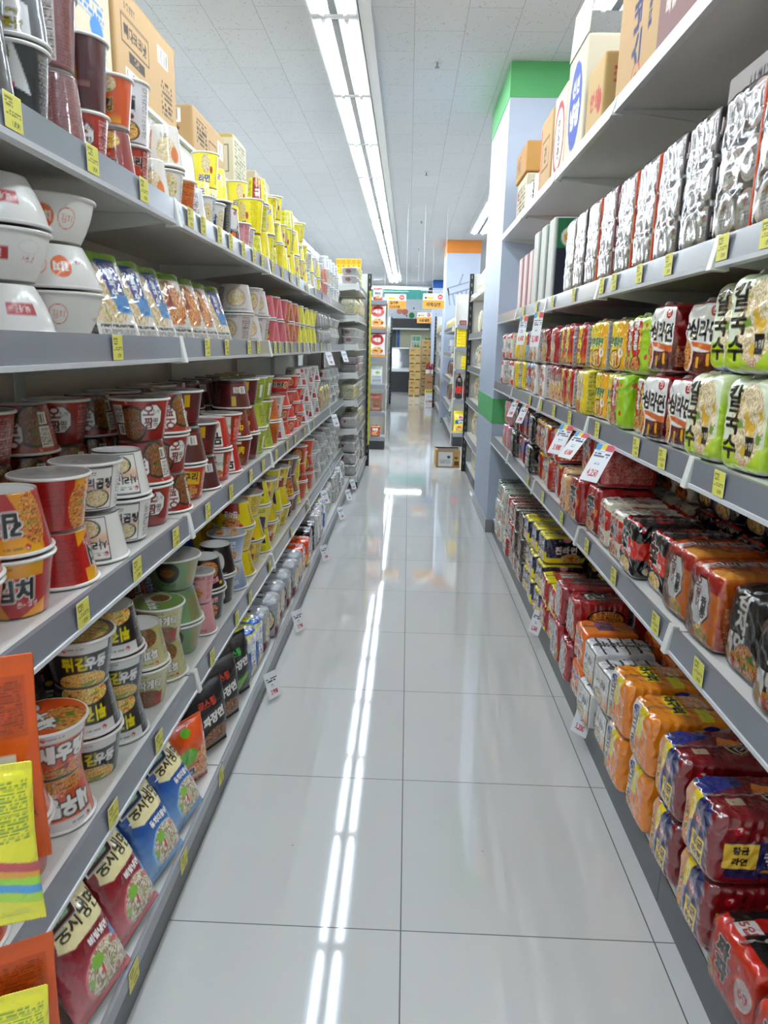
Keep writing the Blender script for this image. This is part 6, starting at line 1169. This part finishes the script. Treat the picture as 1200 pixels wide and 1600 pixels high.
# ================================================================ price labels
M['tagpaper'] = M['paper']
def tag_mesh(name, w, h, base, ops, res=900):
    a = art_of(base, ops, w, h, res)
    return block_mesh(name, w, .0008, h, {'F': a, 'B': '#e8e6e0', 'L': '#e8e6e0', 'T': '#e8e6e0'}, 500, 60, 0, 1)
ymesh = tag_mesh('price_tag', .050, .050, '#ddd668', [('n', .1, .62, .5, .86, '#6a6430', {'step': .0045}), ('n', .1, .38, .9, .54, '#6a6428', {'step': .004}), ('t', '1,850', .62, .2, .17, '#2a2810')])
ymesh.materials.append(M['paper'])
YT = {('L', 0): [1.13, 1.40, 1.66, 2.00, 2.12, 2.30, 2.44, 2.62, 2.8, 2.96, 3.18, 3.42, 3.66, 3.9, 4.2, 4.6, 5.0], ('L', 1): [1.46, 2.12, 2.35, 2.68, 2.85, 3.2, 3.32, 3.5, 3.66, 3.9, 4.1, 4.4, 4.6, 4.9, 5.3], ('L', 2): [1.22, 1.49, 1.76, 2.06, 2.35, 2.66, 2.9, 3.2, 3.5, 3.75, 4.1, 4.5], ('L', 3): [1.28, 1.56, 2.05, 2.38, 2.60, 3.0, 3.6, 4.2],
      ('R', 1): [1.32, 1.50, 1.80, 2.02, 2.26, 2.40, 2.8, 3.2, 3.6, 4.0], ('R', 2): [1.38, 1.70, 1.9, 2.3, 2.7, 3.0, 3.3, 3.6], ('R', 3): [1.36, 1.62, 1.98, 2.3, 2.7, 3.1, 3.5]}
zrail = {('L', i): S[i] for i in range(4)}; zrail.update({('R', i): Rz[i] for i in range(4)})
for (sd, sh), ys in YT.items():
    s = -1 if sd == 'L' else 1; xf = .598 if sd == 'L' else .618
    for n, y in enumerate(ys):
        o = link('price_tag', ymesh, None, None, loc=(s * (xf - .001), y, zrail[(sd, sh)] + .009), rot=(0, 0, (RL if s < 0 else RR)))
        tag(o, f'yellow price tag on the {SH[(sd, sh)]} rail, {ordn[n]} from the camera', 'price tag', f'yellow price tags on the {SH[(sd, sh)]}')
for n, y in enumerate([1.17, 1.5, 1.86]):
    o = link('price_tag', ymesh, None, None, loc=(-.5285, y, .064), rot=(0, 0, RL)); tag(o, f'yellow price tag on the bottom left shelf edge, {ordn[n]} from the camera', 'price tag', 'yellow price tags on the bottom left shelf')
def sale_card(price, x, y, z, side, tilt, label, yaw=0, w=.062, h=.10, strip=True):
    ops = [('r', 0, .82, .3, 1, '#5aa0d0'), ('r', .3, .86, .55, 1, '#e0c83c'), ('r', .55, .82, 1, 1, '#c85a6a')] if strip else []
    ops += [('n', .1, .62, .92, .8, '#3a4a6a', {'step': .009}), ('t', price, .5, .22, .20, '#c02c3c', None, {'bold': 1.2, 'sx': .62 if len(price) > 4 else .8}), ('n', .35, .42, .62, .52, '#8a90b8', {'step': .008})]
    me = tag_mesh('sale_card', w, h, '#e6e8ea', ops, 700)
    me.materials.append(M['paper'])
    # origin at the top edge so the card hangs from the rail
    me.transform(Matrix.Translation((0, 0, -h)))
    o = link('sale_card', me, None, None, loc=(x, y, z), rot=(tilt, 0, (RL if side < 0 else RR) + yaw)); tag(o, label, 'price card', 'hanging white price cards')
sale_card('4,250', .604, 2.12, 1.085, 1, -.55, 'white hanging price card with red digits, nearest the camera on the third right shelf', .5, .075, .125)
sale_card('4,380', .604, 2.42, 1.085, 1, -.7, 'white price card folded outward, second on the third right shelf', .4, .075, .11)
sale_card('3,980', .604, 2.66, 1.085, 1, -.5, 'white hanging price card, third on the third right shelf', .5, .075, .12)
sale_card('2,980', .604, 3.62, 1.085, 1, -.4, 'white price card, nearer of two far cards on the third right shelf', .4)
sale_card('3,480', .604, 3.95, 1.085, 1, -.4, 'white price card, farther of two far cards on the third right shelf', .4)
sale_card('5,180', .604, 3.42, 1.53, 1, -.12, 'white price card hanging nearer under the second right shelf', .4, .075, .16)
sale_card('4,480', .604, 3.86, 1.53, 1, -.12, 'white price card hanging farther under the second right shelf', .4, .075, .15)
sale_card('3,280', .655, 2.24, .165, 1, -.35, 'white price card marked 3,280 on the bottom right shelf edge', .6, .07, .11, False)
sale_card('2,380', .65, 3.12, .165, 1, -.35, 'white price card marked 2,380 on the bottom right shelf edge', .6, .07, .11, False)
sale_card('3,980', -.507, 2.50, .115, -1, -.35, 'white price card marked 3,980 on the bottom left shelf edge', -.6, .07, .10, False)
sale_card('3,780', -.507, 3.16, .115, -1, -.35, 'white price card on the bottom left shelf edge, beyond the 3,980 card', -.6, .07, .10, False)
for n, (y, z) in enumerate([(4.3, .115), (5.4, .115), (6.1, .115), (6.6, .115), (4.9, .35), (5.9, .35), (5.6, .825), (5.2, 1.31), (6.4, 1.31)]):
    sale_card('1,980', (-.515 if z < .2 else -.585) + (.13 if y > 6.6 else 0), y, z, -1, -.4, f'small white price card far down the left shelving, {ordn[n]} of the far ones', -.6, .07, .10, False)
# packets hanging in the left foreground
for (k, x, y, z, rz, lean, lab) in (('orange_strip', -.53, .80, .66, .45, .03, 'orange snack sachet hanging in the left foreground, upper of two'), ('orange_strip', -.535, .79, .235, .5, .02, 'orange snack sachet in the left foreground, lower of two'),
                                 ('rainbow', -.537, .755, .60, .35, .05, 'yellow rainbow-striped packet in the left foreground, upper of two'), ('rainbow', -.545, .75, .25, .4, .05, 'yellow rainbow-striped packet in the left foreground, lower of two')):
    o, h, w = get(k); o.location = (x, y, z); o.rotation_euler = (-lean, 0, rz); tag(o, lab, 'snack packet', 'packets hanging in the left foreground')
# red boxes at the very bottom left
rb = make_carton('noodle_box', .088, .16, .085, '#b01c22', [('l', .5, .5, .2)], [('n', .2, .3, .8, .6, '#e8c8c4', {'step': .01})], T=[('e', .5, .4, .26, .15, '#e8dcd8'), ('e', .5, .4, .22, .125, '#b01c22'), ('l', .5, .4, .16), ('t', '농심', .5, .66, .10, '#f0e4e0')], tape=False, res=500)
for j, (y, x) in enumerate([(.795, .63), (.888, .63), (.77, .82), (.86, .82)]):
    o = rb[0] if j == 0 else copy_tree(rb[0]); o.location = (-x, y, LD[4] + .002); o.rotation_euler = (0, 0, RL)
    tag(o, f'small red box with white roundel, bottom left shelf, {["nearest front", "second front", "nearest back", "second back"][j]} one', 'noodle box', 'red boxes at the near end of the bottom left shelf')
# ================================================================ beyond the near shelving
M['slot'] = plain('black_slotted_post', '#17181a', .4)
def end_panel(x0, x1, y, h, post_x, label):
    r = empty('gondola_end', ((x0 + x1) / 2, y, 0)); tag(r, label, 'shelf end panel')
    c = (x0 + x1) / 2
    MB().box(x0 - c, x1 - c, 0, .03, .0, h).build('side_board', M['shelf'], r, bevel=.002)
    mb = MB(); px = post_x - c
    p = MB().box(px - .022, px + .022, -.03, .03, 0, h + .0).build('slotted_post', M['slot'], r, bevel=.002)
    sl = MB()
    for k in range(26): sl.box(px - .006, px + .006, -.0315, -.03, .08 + k * .08, .115 + k * .08)
    o = sl.build('slots', M['rail'], r); o['kind'] = 'stuff'; o.parent = p
    return r
end_panel(-1.05, -.475, 8.1, 2.13, -.452, 'white end panel with black slotted post closing the left shelving')
end_panel(.675, 1.12, 7.9, 2.13, .652, 'white end panel with black slotted post behind the green-banded pillar')
M['yellow'] = plain('yellow_tape', '#e2d22c', .5)
MB().box(.003, .022, -.034, -.031, .25, 1.95).build('yellow_strip', M['yellow'], bpy.data.objects['gondola_end'], loc=(-.452 + .7625, 0, 0))
ylw = make_carton('snack_box', .052, .035, .155, '#ecc81c', [('r', .05, .62, .95, .92, '#e89a1c'), ('e', .5, .5, .2, .07, '#c86a1c'), ('t', '맛', .5, .25, .16, '#5a3a10')], [], tape=False)
for i in range(5):
    o = ylw[0] if i == 0 else copy_tree(ylw[0])
    o.location = (-.80 + i * .056, 8.118, 2.1315); tag(o, f'yellow snack box on top of the left end panel, {ordn[i]} from the left', 'snack box', 'yellow snack boxes on the left end panel')
# the ledge they stand on
MB().box(-.86, -.50, 8.131, 8.16, 2.09, 2.1305).build('panel_ledge', M['shelf'], None)
le = bpy.data.objects['panel_ledge']; tag(le, 'narrow white ledge behind the top of the left end panel', 'ledge')

_far = {}
def get_h(key): return BL[key]['s'][2] if key in BL else .11
def far_put(key, side, x, y, z, yaw, where, cat=None, lean=.1):
    o, h, w = get(key); s = side
    o.rotation_euler = (-lean, 0, (RL if s < 0 else (RR if s > 0 else 0)) + yaw); o.location = (x, y, z)
    words, c = words_cat(key); n = _far.setdefault((key, where), 0); _far[(key, where)] += 1
    tag(o, f'{words}, {ord_(n)} on the {where}', c, f'{words}s, {where}')
DN = ['top', 'second', 'third', 'fourth', 'fifth', 'lowest']
def far_bay(side, y0, w, face, back, decks, label, goods, where, step=.2):
    bay(side, y0, w, face, back, decks, face + .03, .12, panel_h=2.15, label=label, kick_h=.10)
    for di, z in enumerate([.12] + list(decks)):
        zz = z if di == 0 else z + .052
        y = y0 + step * .6; k = di
        while y < y0 + w - step * .5:
            key = goods[(k * 7 + di * 3) % len(goods)]; k += 1
            far_put(key, side, side * (face + .09), y, zz + .003, rnd.uniform(-.3, .3), f'{DN[len(decks) - di]} shelf {where}'); y += max(step, .2)
    return
far_bay(1, 6.36, 1.48, .64, 1.10, [.40, .78, 1.12, 1.45, 1.84], 'white shelving bay between the green-banded pillar and the end panel', ['yellow_grain', 'yellow_grain', 'silver_bag'], 'beyond the green pillar', .22)
# last bay of the left run stands a little forward of the others
LB = [.53, .80, 1.06, 1.32, 1.58, 1.86]
bay(-1, 6.70, 1.34, .475, .98, LB, .46, .12, panel_h=2.12, label='shallow-stepped white shelving bay ending the left run before the cross aisle', last=True)
LG = [['greywrap', 'hoopstack'], ['greywrap', 'greyyellow'], ['greyyellow', 'grey'], ['greyred', 'grey'], ['grey', 'grey'], ['greyyellow', 'twinbag'], ['grey', 'yellow_s']]
for di, zz in enumerate([.12] + [z + .052 for z in LB]):
    y = 6.80; k = 0
    while y < 7.97:
        key = LG[di][(k // 4) % 2]; z = zz + .003; top = ([.12] + [q for q in LB] + [9])[di + 1] - .03
        hh = PROTO[key][1] if key in PROTO else get_h(key); lv = 0
        while z + hh < top and lv < (3 if di < 6 else 2):
            far_put(key, -1, -(.475 + .095), y, z, rnd.uniform(-.2, .2), f'{["lowest", "second", "third", "fourth", "fifth", "sixth", "topmost"][di]} shelf of last left bay', lean=0); z += hh + .002; lv += 1
        y += .166 if key == 'grey' else .137; k += 1
# left far run and right far runs
FG = ['silver_bag', 'brown_bag', 'silver_bag', 'red_black_bag', 'yellow_grain', 'greyyellow', 'brown_bag']
far_bay(-1, 10.05, 2.4, .44, .90, [.45, .85, 1.22, 1.6], 'first white shelving bay of the far left run', FG, 'of far left run', .24)
far_bay(-1, 12.46, 2.4, .44, .90, [.45, .85, 1.22, 1.6], 'second white shelving bay of the far left run', FG, 'of mid far-left run', .30)
far_bay(-1, 14.87, 2.4, .44, .90, [.45, .85, 1.22, 1.6], 'last white shelving bay of the far left run', FG, 'at end of far-left run', .40)
far_bay(1, 10.5, 2.4, .62, 1.10, [.45, .85, 1.22, 1.6], 'white shelving bay before the orange-banded pillar', FG, 'of far right run', .24)
far_bay(1, 14.2, 2.4, .60, 1.10, [.45, .85, 1.22, 1.6], 'white shelving bay behind the orange-banded pillar', FG, 'behind the orange pillar', .34)
end_panel(-.90, -.45, 17.33, 2.05, -.43, 'white end panel closing the far left run')
end_panel(.62, 1.08, 16.66, 2.05, .60, 'white end panel behind the orange-banded pillar')
# end-of-aisle displays facing the camera
def endcap(x0, x1, y, decks, h, label, kick=.14):
    r = empty('end_display', ((x0 + x1) / 2, y + .2, 0)); tag(r, label, 'end display'); c = (x0 + x1) / 2
    B = lambda mb, a, b, ya, yb, za, zb: mb.box(a - c, b - c, ya - y - .2, yb - y - .2, za, zb)
    B(MB(), x0, x1, y + .36, y + .375, 0, h).build('back_panel', M['shelf'], r)
    B(MB(), x0 + .01, x1 - .01, y + .03, y + .36, 0, kick).build('kick_plate', M['black'], r)
    for s, xx in ((0, x0), (1, x1 - .012)): B(MB(), xx, xx + .012, y + .3, y + .36, 0, h).build('upright', M['bracket'], r)
    for z in decks:
        sh = B(MB(), x0 + .012, x1 - .012, y + .01, y + .36, z - .02, z).build('shelf', M['shelf'], r)
        B(MB(), x0 + .01, x1 - .01, y, y + .012, z - .05, z + .006).build('price_rail', M['rail'], sh)
    return r
endcap(-.80, -.29, 9.40, [.17, .50, .86, 1.22, 1.58, 1.93], 2.0, 'end display stacked with red bags facing the camera, far left')
names_ = ['bottom', 'second', 'third', 'fourth', 'fifth', 'top']
for di, (z, k) in enumerate(((.17, 'redyellow'), (.50, 'brown_bag'), (.86, 'silver_bag'), (1.22, 'red_chips'), (1.58, 'red_chips'), (1.93, 'white_fan'))):
    for j, x in enumerate((-.66, -.42)):
        far_put(k, 0, x, 9.52, z + .003, 0, f'{names_[di]} deck, far left end display', lean=.05)
endcap(.64, 1.20, 9.90, [.19, .66, 1.07, 1.37, 1.66], 2.08, 'end display with yellow boxes and a cola bottle facing the camera', .15)
MB().box(.652, 1.188, 9.95, 9.962, 1.95, 2.07).build('header_board', M['shelf'], bpy.data.objects['end_display.001'] if False else None)
hb = bpy.data.objects['header_board']; tag(hb, 'blank white header board on the right end display', 'board')
for j, x in enumerate((.76, .99)):
    far_put('yellow_chips', 0, x, 10.02, .193, 0, 'right end display', lean=.08)
M['cola'] = plain('dark_cola', '#1c0e0c', .08, 1.0); M['redcap'] = plain('red_cap', '#b8181c', .4, .3)
def bottle():
    r = empty('cola_bottle')
    MB().lathe([(0, .004), (.038, .0), (.044, .012), (.045, .06), (.041, .12), (.045, .18), (.046, .22), (.036, .265), (.016, .295), (.014, .31), (0, .31)], 24).build('bottle_body', M['cola'], r, smooth=True)
    MB().lathe([(.0462, .075), (.0445, .09), (.0425, .12), (.0445, .15), (.0462, .165)], 24).build('bottle_label', M['redcap'], r, smooth=True)
    MB().lathe([(0, .33), (.015, .33), (.0155, .305), (0, .305)], 18).build('cap', M['redcap'], r)
    return r
for j, x in enumerate((.715, .83)):
    o = bottle() if j == 0 else copy_tree(o); o.location = (x, 10.0, .662); o.scale = (1.1, 1.1, 1.08); tag(o, 'dark cola bottle with red label on the end display, ' + ('left one' if j == 0 else 'right one'), 'bottle', 'cola bottles on the right end display')
yb = make_carton('noodle_box', .12, .16, .034, '#f0d81c', [('n', .1, .2, .9, .8, '#b88a10', {'step': .01})], [], tape=False, res=200)
n = 0
for (x, z0, m) in ((.72, 1.372, 7), (.85, 1.372, 7), (.80, 1.072, 5)):
    for k in range(m):
        o = yb[0] if n == 0 else copy_tree(yb[0]); o.location = (x, 10.02, z0 + k * .036); n += 1
        tag(o, f'flat yellow box, {ordn[k]} from the bottom of {"the left" if x < .75 else "the right" if z0 > 1.3 else "the lower"} pile on the right end display', 'flat box', 'flat yellow boxes on the right end display')
for j, x in enumerate((.73, .87)): far_put('greyred', 0, x, 10.02, 1.663, 0, 'upper deck, right end display', lean=0)
# carton on the floor
cb = box_at(make_carton('cardboard_box', .285, .27, .20, '#b8935c', [('r', .10, .06, .68, .88, '#dcdcdc'), ('e', .52, .6, .07, .09, '#5a5a5a'), ('n', .16, .2, .6, .5, '#8a8a8a', {'step': .012}), ('r', .76, .12, .94, .36, '#6a4a28'), ('r', .76, .5, .9, .6, '#6a4a28')], [], T=[('r', .15, .2, .4, .7, '#c8704c')], flaps=[('F', -100), ('B', -82), ('L', -95)]), .487, 8.26, .001, .04, 'opened tan carton with a white label standing on the aisle floor')
MB().box(-.14, .14, -.13, .13, .1985, .2015)
# ---------------------------------------------------------------- hanging signs
def sign(x0, x1, z0, z1, y, lines, label):
    w, h = x1 - x0, z1 - z0; r = empty('hanging_sign', ((x0 + x1) / 2, y, z0)); tag(r, label, 'sign', 'hanging aisle signs')
    ops = [('r', 0, 0, 1, .56, '#e8a848'), ('e', .80, .78, .12, .165, '#d04c48'), ('t', '할인', .80, .78, .10, '#f0e4e0'), ('t', 'Fresh Talk', .33, .88, .07, '#8a8a90', None, {'bold': .5}), ('r', .16, .64, .50, .78, '#e8d040'), ('e', .13, .71, .05, .07, '#4a4a4a'), ('t', '할인마트', .34, .71, .08, '#6a5a18', None, {'bold': .6})]
    if len(lines) == 1: ops.append(('t', lines[0], .5, .28, .27, '#3c3226', None, {'bold': 1.2, 'sx': .82}))
    else: ops += [('t', lines[0], .45, .43, .19, '#3c3226', None, {'bold': 1.2}), ('t', lines[1], .48, .14, .19, '#3c3226', None, {'bold': 1.2, 'sx': .9})]
    a = art_of('#e8e6e2', ops, w, h, 700)
    me = block_mesh('sign_board', w, .006, h, {'F': a, 'B': '#e0ded8', 'L': '#e0ded8', 'T': '#e0ded8'}, 330, 60, 0, 1)
    link('sign_board', me, M['paper'], r)
    MB().tube((-w * .62, 0, h + .035), (w * .62, 0, h + .035), .004, 8).build('hanging_bar', M['edge'], r)
    for s in (-.3, .3): MB().tube((s * w, 0, h), (s * w, 0, h + .035), .002, 6).build('hook', M['edge'], r)
    for s in (-.5, .5): MB().tube((s * w, 0, h + .035), (s * w, 0, CEIL - z0), .0012, 5).build('wire', M['edge'], r)
sign(-.352, -.058, 1.862, 2.058, 10.0, ['밀가루', '/다시다류'], 'hanging orange and white aisle sign with two lines, left of the pair')
sign(.172, .466, 1.874, 2.075, 10.0, ['미역/당면'], 'hanging orange and white aisle sign with one line, right of the pair')
sign(.14, .418, 1.81, 2.01, 14.0, ['소금/설탕'], 'smaller-looking hanging orange aisle sign farther down the aisle')
# ---------------------------------------------------------------- back of the store
yb_ = Y1 - .002
MB().box(-2.2, .9, Y1 - .03, Y1 - .001, 2.86, 3.19).build('trim_2', M['teal']); structure(bpy.data.objects['trim_2'])
mural = empty('wall_mural', (0, Y1 - .02, 0)); tag(mural, 'pale blue wall panel with small fruit pictures above the counter', 'wall panel')
MB().box(-1.6, .9, -.01, .018, 2.26, 2.855).build('mural_panel', M['mural'], mural)
for i, (x, z, rr, c) in enumerate([(-.34, 2.48, .09, '#e8a08c'), (-.16, 2.46, .10, '#e88c78'), (.06, 2.36, .09, '#3c9a5c'), (.28, 2.36, .06, '#e88c78'), (.12, 2.58, .03, '#7a9ab0'), (-.1, 2.34, .03, '#5a8ab8')]):
    MB().lathe([(0, 0), (rr, 0), (rr, .006), (0, .006)], 18).build('fruit_picture', plain_cache(c), mural, loc=(x, -.012, z), rot=(PI / 2, 0, 0))
M['darkband'] = plain('dark_fascia', '#15181f', .4)
f = MB().box(-1.6, .66, Y1 - .34, Y1 - .04, 1.96, 2.24).build('trim_3', M['darkband']); structure(f)
M['beige'] = plain('beige_back_room', '#b8b89a', .8); M['bluejamb'] = plain('blue_jamb', '#2a5aa0', .6); M['greydoor'] = plain('dim_grey_opening', '#4c504c', .7)
f = MB().box(-1.2, .66, Y1 - .04, Y1 - .005, .0, 1.92).build('wall_panel_beige', M['beige']); f.name = 'trim_4'; structure(f)
f = MB().box(-.64, -.42, Y1 - .055, Y1 - .041, .9, 1.9).build('door_1', M['greydoor']); structure(f)
f = MB().box(-.40, -.31, Y1 - .07, Y1 - .041, .9, 1.9).build('trim_5', M['bluejamb']); structure(f)
f = MB().box(-.66, .62, Y1 - .36, Y1 - .345, 1.90, 1.95).build('trim_6', M['edge']); structure(f)
po = link('wall_poster', block_mesh('wall_poster', .33, .004, .52, {'F': art_of('#dfe6dc', [('r', .1, .66, .9, .92, '#7ab890'), ('r', .18, .62, .22, .92, WH), ('r', .48, .62, .52, .92, WH), ('n', .1, .1, .9, .6, '#a8b0a8', {'step': .03})], .33, .52, 200), 'B': WH, 'L': WH, 'T': WH}, 100, 60, 0, 1), M['paper'], None, loc=(.22, Y1 - .047, 1.22))
tag(po, 'white and green poster on the beige wall at the back', 'poster')
# fluorescent batten at the back
bt = empty('wall_batten_light', (-.55, 21.3, 3.02)); tag(bt, 'long white batten light across the back of the store', 'lamp')
MB().box(-1.1, 1.15, -.03, .03, .0, .05).build('batten_body', M['edge'], bt)
mtb, nt, b_ = principled('dim_batten_tube', .4); b_.inputs['Emission Color'].default_value = (.9, .97, 1, 1); b_.inputs['Emission Strength'].default_value = 45
MB().tube((-1.05, 0, -.018), (1.05, 0, -.018), .014, 10).build('tube', mtb, bt)
for s in (-1, 1): MB().tube((s, 0, .05), (s, 0, .18), .004, 6).build('hanger', M['edge'], bt)
sp = empty('ceiling_speaker', (.58, 20.9, 2.86)); tag(sp, 'small black speaker near the blue-banded pillar at the back', 'speaker')
MB().prism([(-.10, 0), (.08, -.02), (.09, .16), (-.06, .14)], 'y', -.1, .1).build('speaker_case', M['black'], sp, bevel=.006); MB().tube((.04, 0, .15), (.04, 0, .34), .01, 8).build('mount', M['black'], sp)
# refrigerated counter
fc = empty('refrigerated_counter', (-.28, 22.3, 0)); tag(fc, 'black and white glass-fronted refrigerated counter at the back', 'display counter')
MB().box(-.36, .34, -.35, .5, .0, .62).build('counter_base', M['black'], fc, bevel=.02)
MB().box(-.38, .36, -.38, .52, .62, .72).build('counter_rim', M['edge'], fc, bevel=.01)
MB().box(-.35, .33, -.2, .48, .72, .76).build('display_tray', M['reflector'], fc)
M['glass'] = clear_film('counter_glass', .05, 2, 0)
MB().prism([(-.36, .72), (-.352, .72), (-.16, 1.30), (-.172, 1.30)], 'x', -.36, .34).build('front_glass', M['glass'], fc)
for s in (-.36, .335): MB().prism([(-.34, .72), (.5, .72), (.5, 1.3), (-.15, 1.3)], 'x', s, s + .006).build('side_glass', M['glass'], fc)
MB().box(-.38, .36, -.19, .52, 1.30, 1.34).build('top_board', M['edge'], fc, bevel=.004); MB().box(-.35, .33, .47, .5, .72, 1.3).build('rear_frame', M['reflector'], fc)
tb = MB().lathe([(0, 0), (.05, 0), (.06, .14), (.055, .14), (0, .13)], 18).build('white_tub', M['rim'], None, loc=(-.24, 22.35, .762)); tag(tb, 'white tub inside the refrigerated counter', 'tub')
# stacks of cartons at the back
cs = make_carton('stacked_carton', .32, .30, .222, '#b89a68', [('n', .15, .55, .5, .75, '#6a5030', {'step': .02}), ('r', .06, .04, .4, .14, '#5a4426'), ('r', .55, .04, .94, .14, '#5a4426'), ('e', .5, .1, .06, .1, '#d8d020')], [], res=160)
n = 0
for (x, y, m, nm) in ((.185, 20.4, 6, 'left'), (.54, 21.0, 7, 'right')):
    for k in range(m):
        o = cs[0] if n == 0 else copy_tree(cs[0]); n += 1
        if y > 20.5 and False: pass
        o.location = (x + rnd.uniform(-.01, .01), y, .001 + k * .2245); o.rotation_euler = (0, 0, rnd.uniform(-.04, .04))
        tag(o, f'tan carton, {ordn[k]} from the floor in the {nm} of two stacks at the back', 'carton', f'cartons of the {nm} back stack')
M['leaf'] = plain('leafy_green', '#5c8a3c', .6, vary=.2)
def greens(x, y, z, lab, c):
    mb = MB(); r_ = random.Random(int(x * 100))
    for i in range(26):
        a = r_.uniform(0, 6.28); L_ = r_.uniform(.05, .12); bx_ = r_.uniform(-.1, .1); by = r_.uniform(-.08, .08)
        tip = (bx_ + math.cos(a) * L_ * .6, by + math.sin(a) * L_ * .6, L_ * r_.uniform(.4, .9)); sd = (math.cos(a + 1.57) * .018, math.sin(a + 1.57) * .018)
        m_ = ((bx_ + tip[0]) / 2, (by + tip[1]) / 2, tip[2] * .7)
        mb.add([(bx_, by, 0), (m_[0] + sd[0], m_[1] + sd[1], m_[2]), tip, (m_[0] - sd[0], m_[1] - sd[1], m_[2]), (m_[0], m_[1], m_[2] - .01)], [(0, 1, 4), (1, 2, 4), (2, 3, 4), (3, 0, 4), (0, 3, 2, 1)])
    o = mb.build('leafy_vegetables', c, None, loc=(x, y, z)); tag(o, lab, 'vegetables', kind='stuff')
greens(.22, 20.4, 6 * .2245 + .003, 'leafy greens heaped on the left back carton stack', M['leaf']); greens(.56, 21.0, 7 * .2245 + .003, 'dark greens heaped on the right back carton stack', M['leaf'])
# promotional stack with jars
b1 = make_carton('price_board_box', .22, .22, .37, '#e4e6e8', [('r', 0, .72, 1, 1, '#e8dc48'), ('t', '할인', .3, .86, .12, '#3a4a8a', None, {'bold': 1.5}), ('t', '알뜰', .72, .86, .12, '#3a4a8a', None, {'bold': 1.5}), ('n', .3, .48, .8, .56, '#5a7ac8', {'step': .02}), ('t', '4,980', .5, .2, .17, '#c83040', None, {'bold': 1})], [], tape=False)
box_at(b1, .53, 17.4, .001, 0, 'white and yellow price box marked 4,980 on the floor near the far pillar', 'price box')
box_at(make_carton('cardboard_box', .23, .22, .35, '#b8906c', [('n', .2, .4, .8, .55, '#7a3a2c', {'step': .02}), ('e', .75, .85, .08, .06, '#8a3a2c')], []), .53, 17.4, .374, 0, 'tan carton standing on the white and yellow price box')
M['kimchi'] = plain('red_kimchi', '#8c1a18', .25, .6, vary=.3)
for j, x in enumerate((.475, .585)):
    r = empty('kimchi_jar', (x, 17.38, .727)); tag(r, 'red jar with white label on the carton, ' + ('left' if j == 0 else 'right') + ' of two', 'jar', 'red jars on the far carton')
    MB().lathe([(0, 0), (.050, 0), (.053, .02), (.053, .19), (.04, .21), (0, .21)], 20).build('jar_body', M['kimchi'], r, smooth=True)
    MB().lathe([(.0535, .01), (.054, .02), (.054, .10), (.0535, .11)], 20).build('jar_label', M['rim'], r); MB().lathe([(0, .25), (.042, .25), (.044, .21), (0, .21)], 20).build('lid', M['redcap'], r)
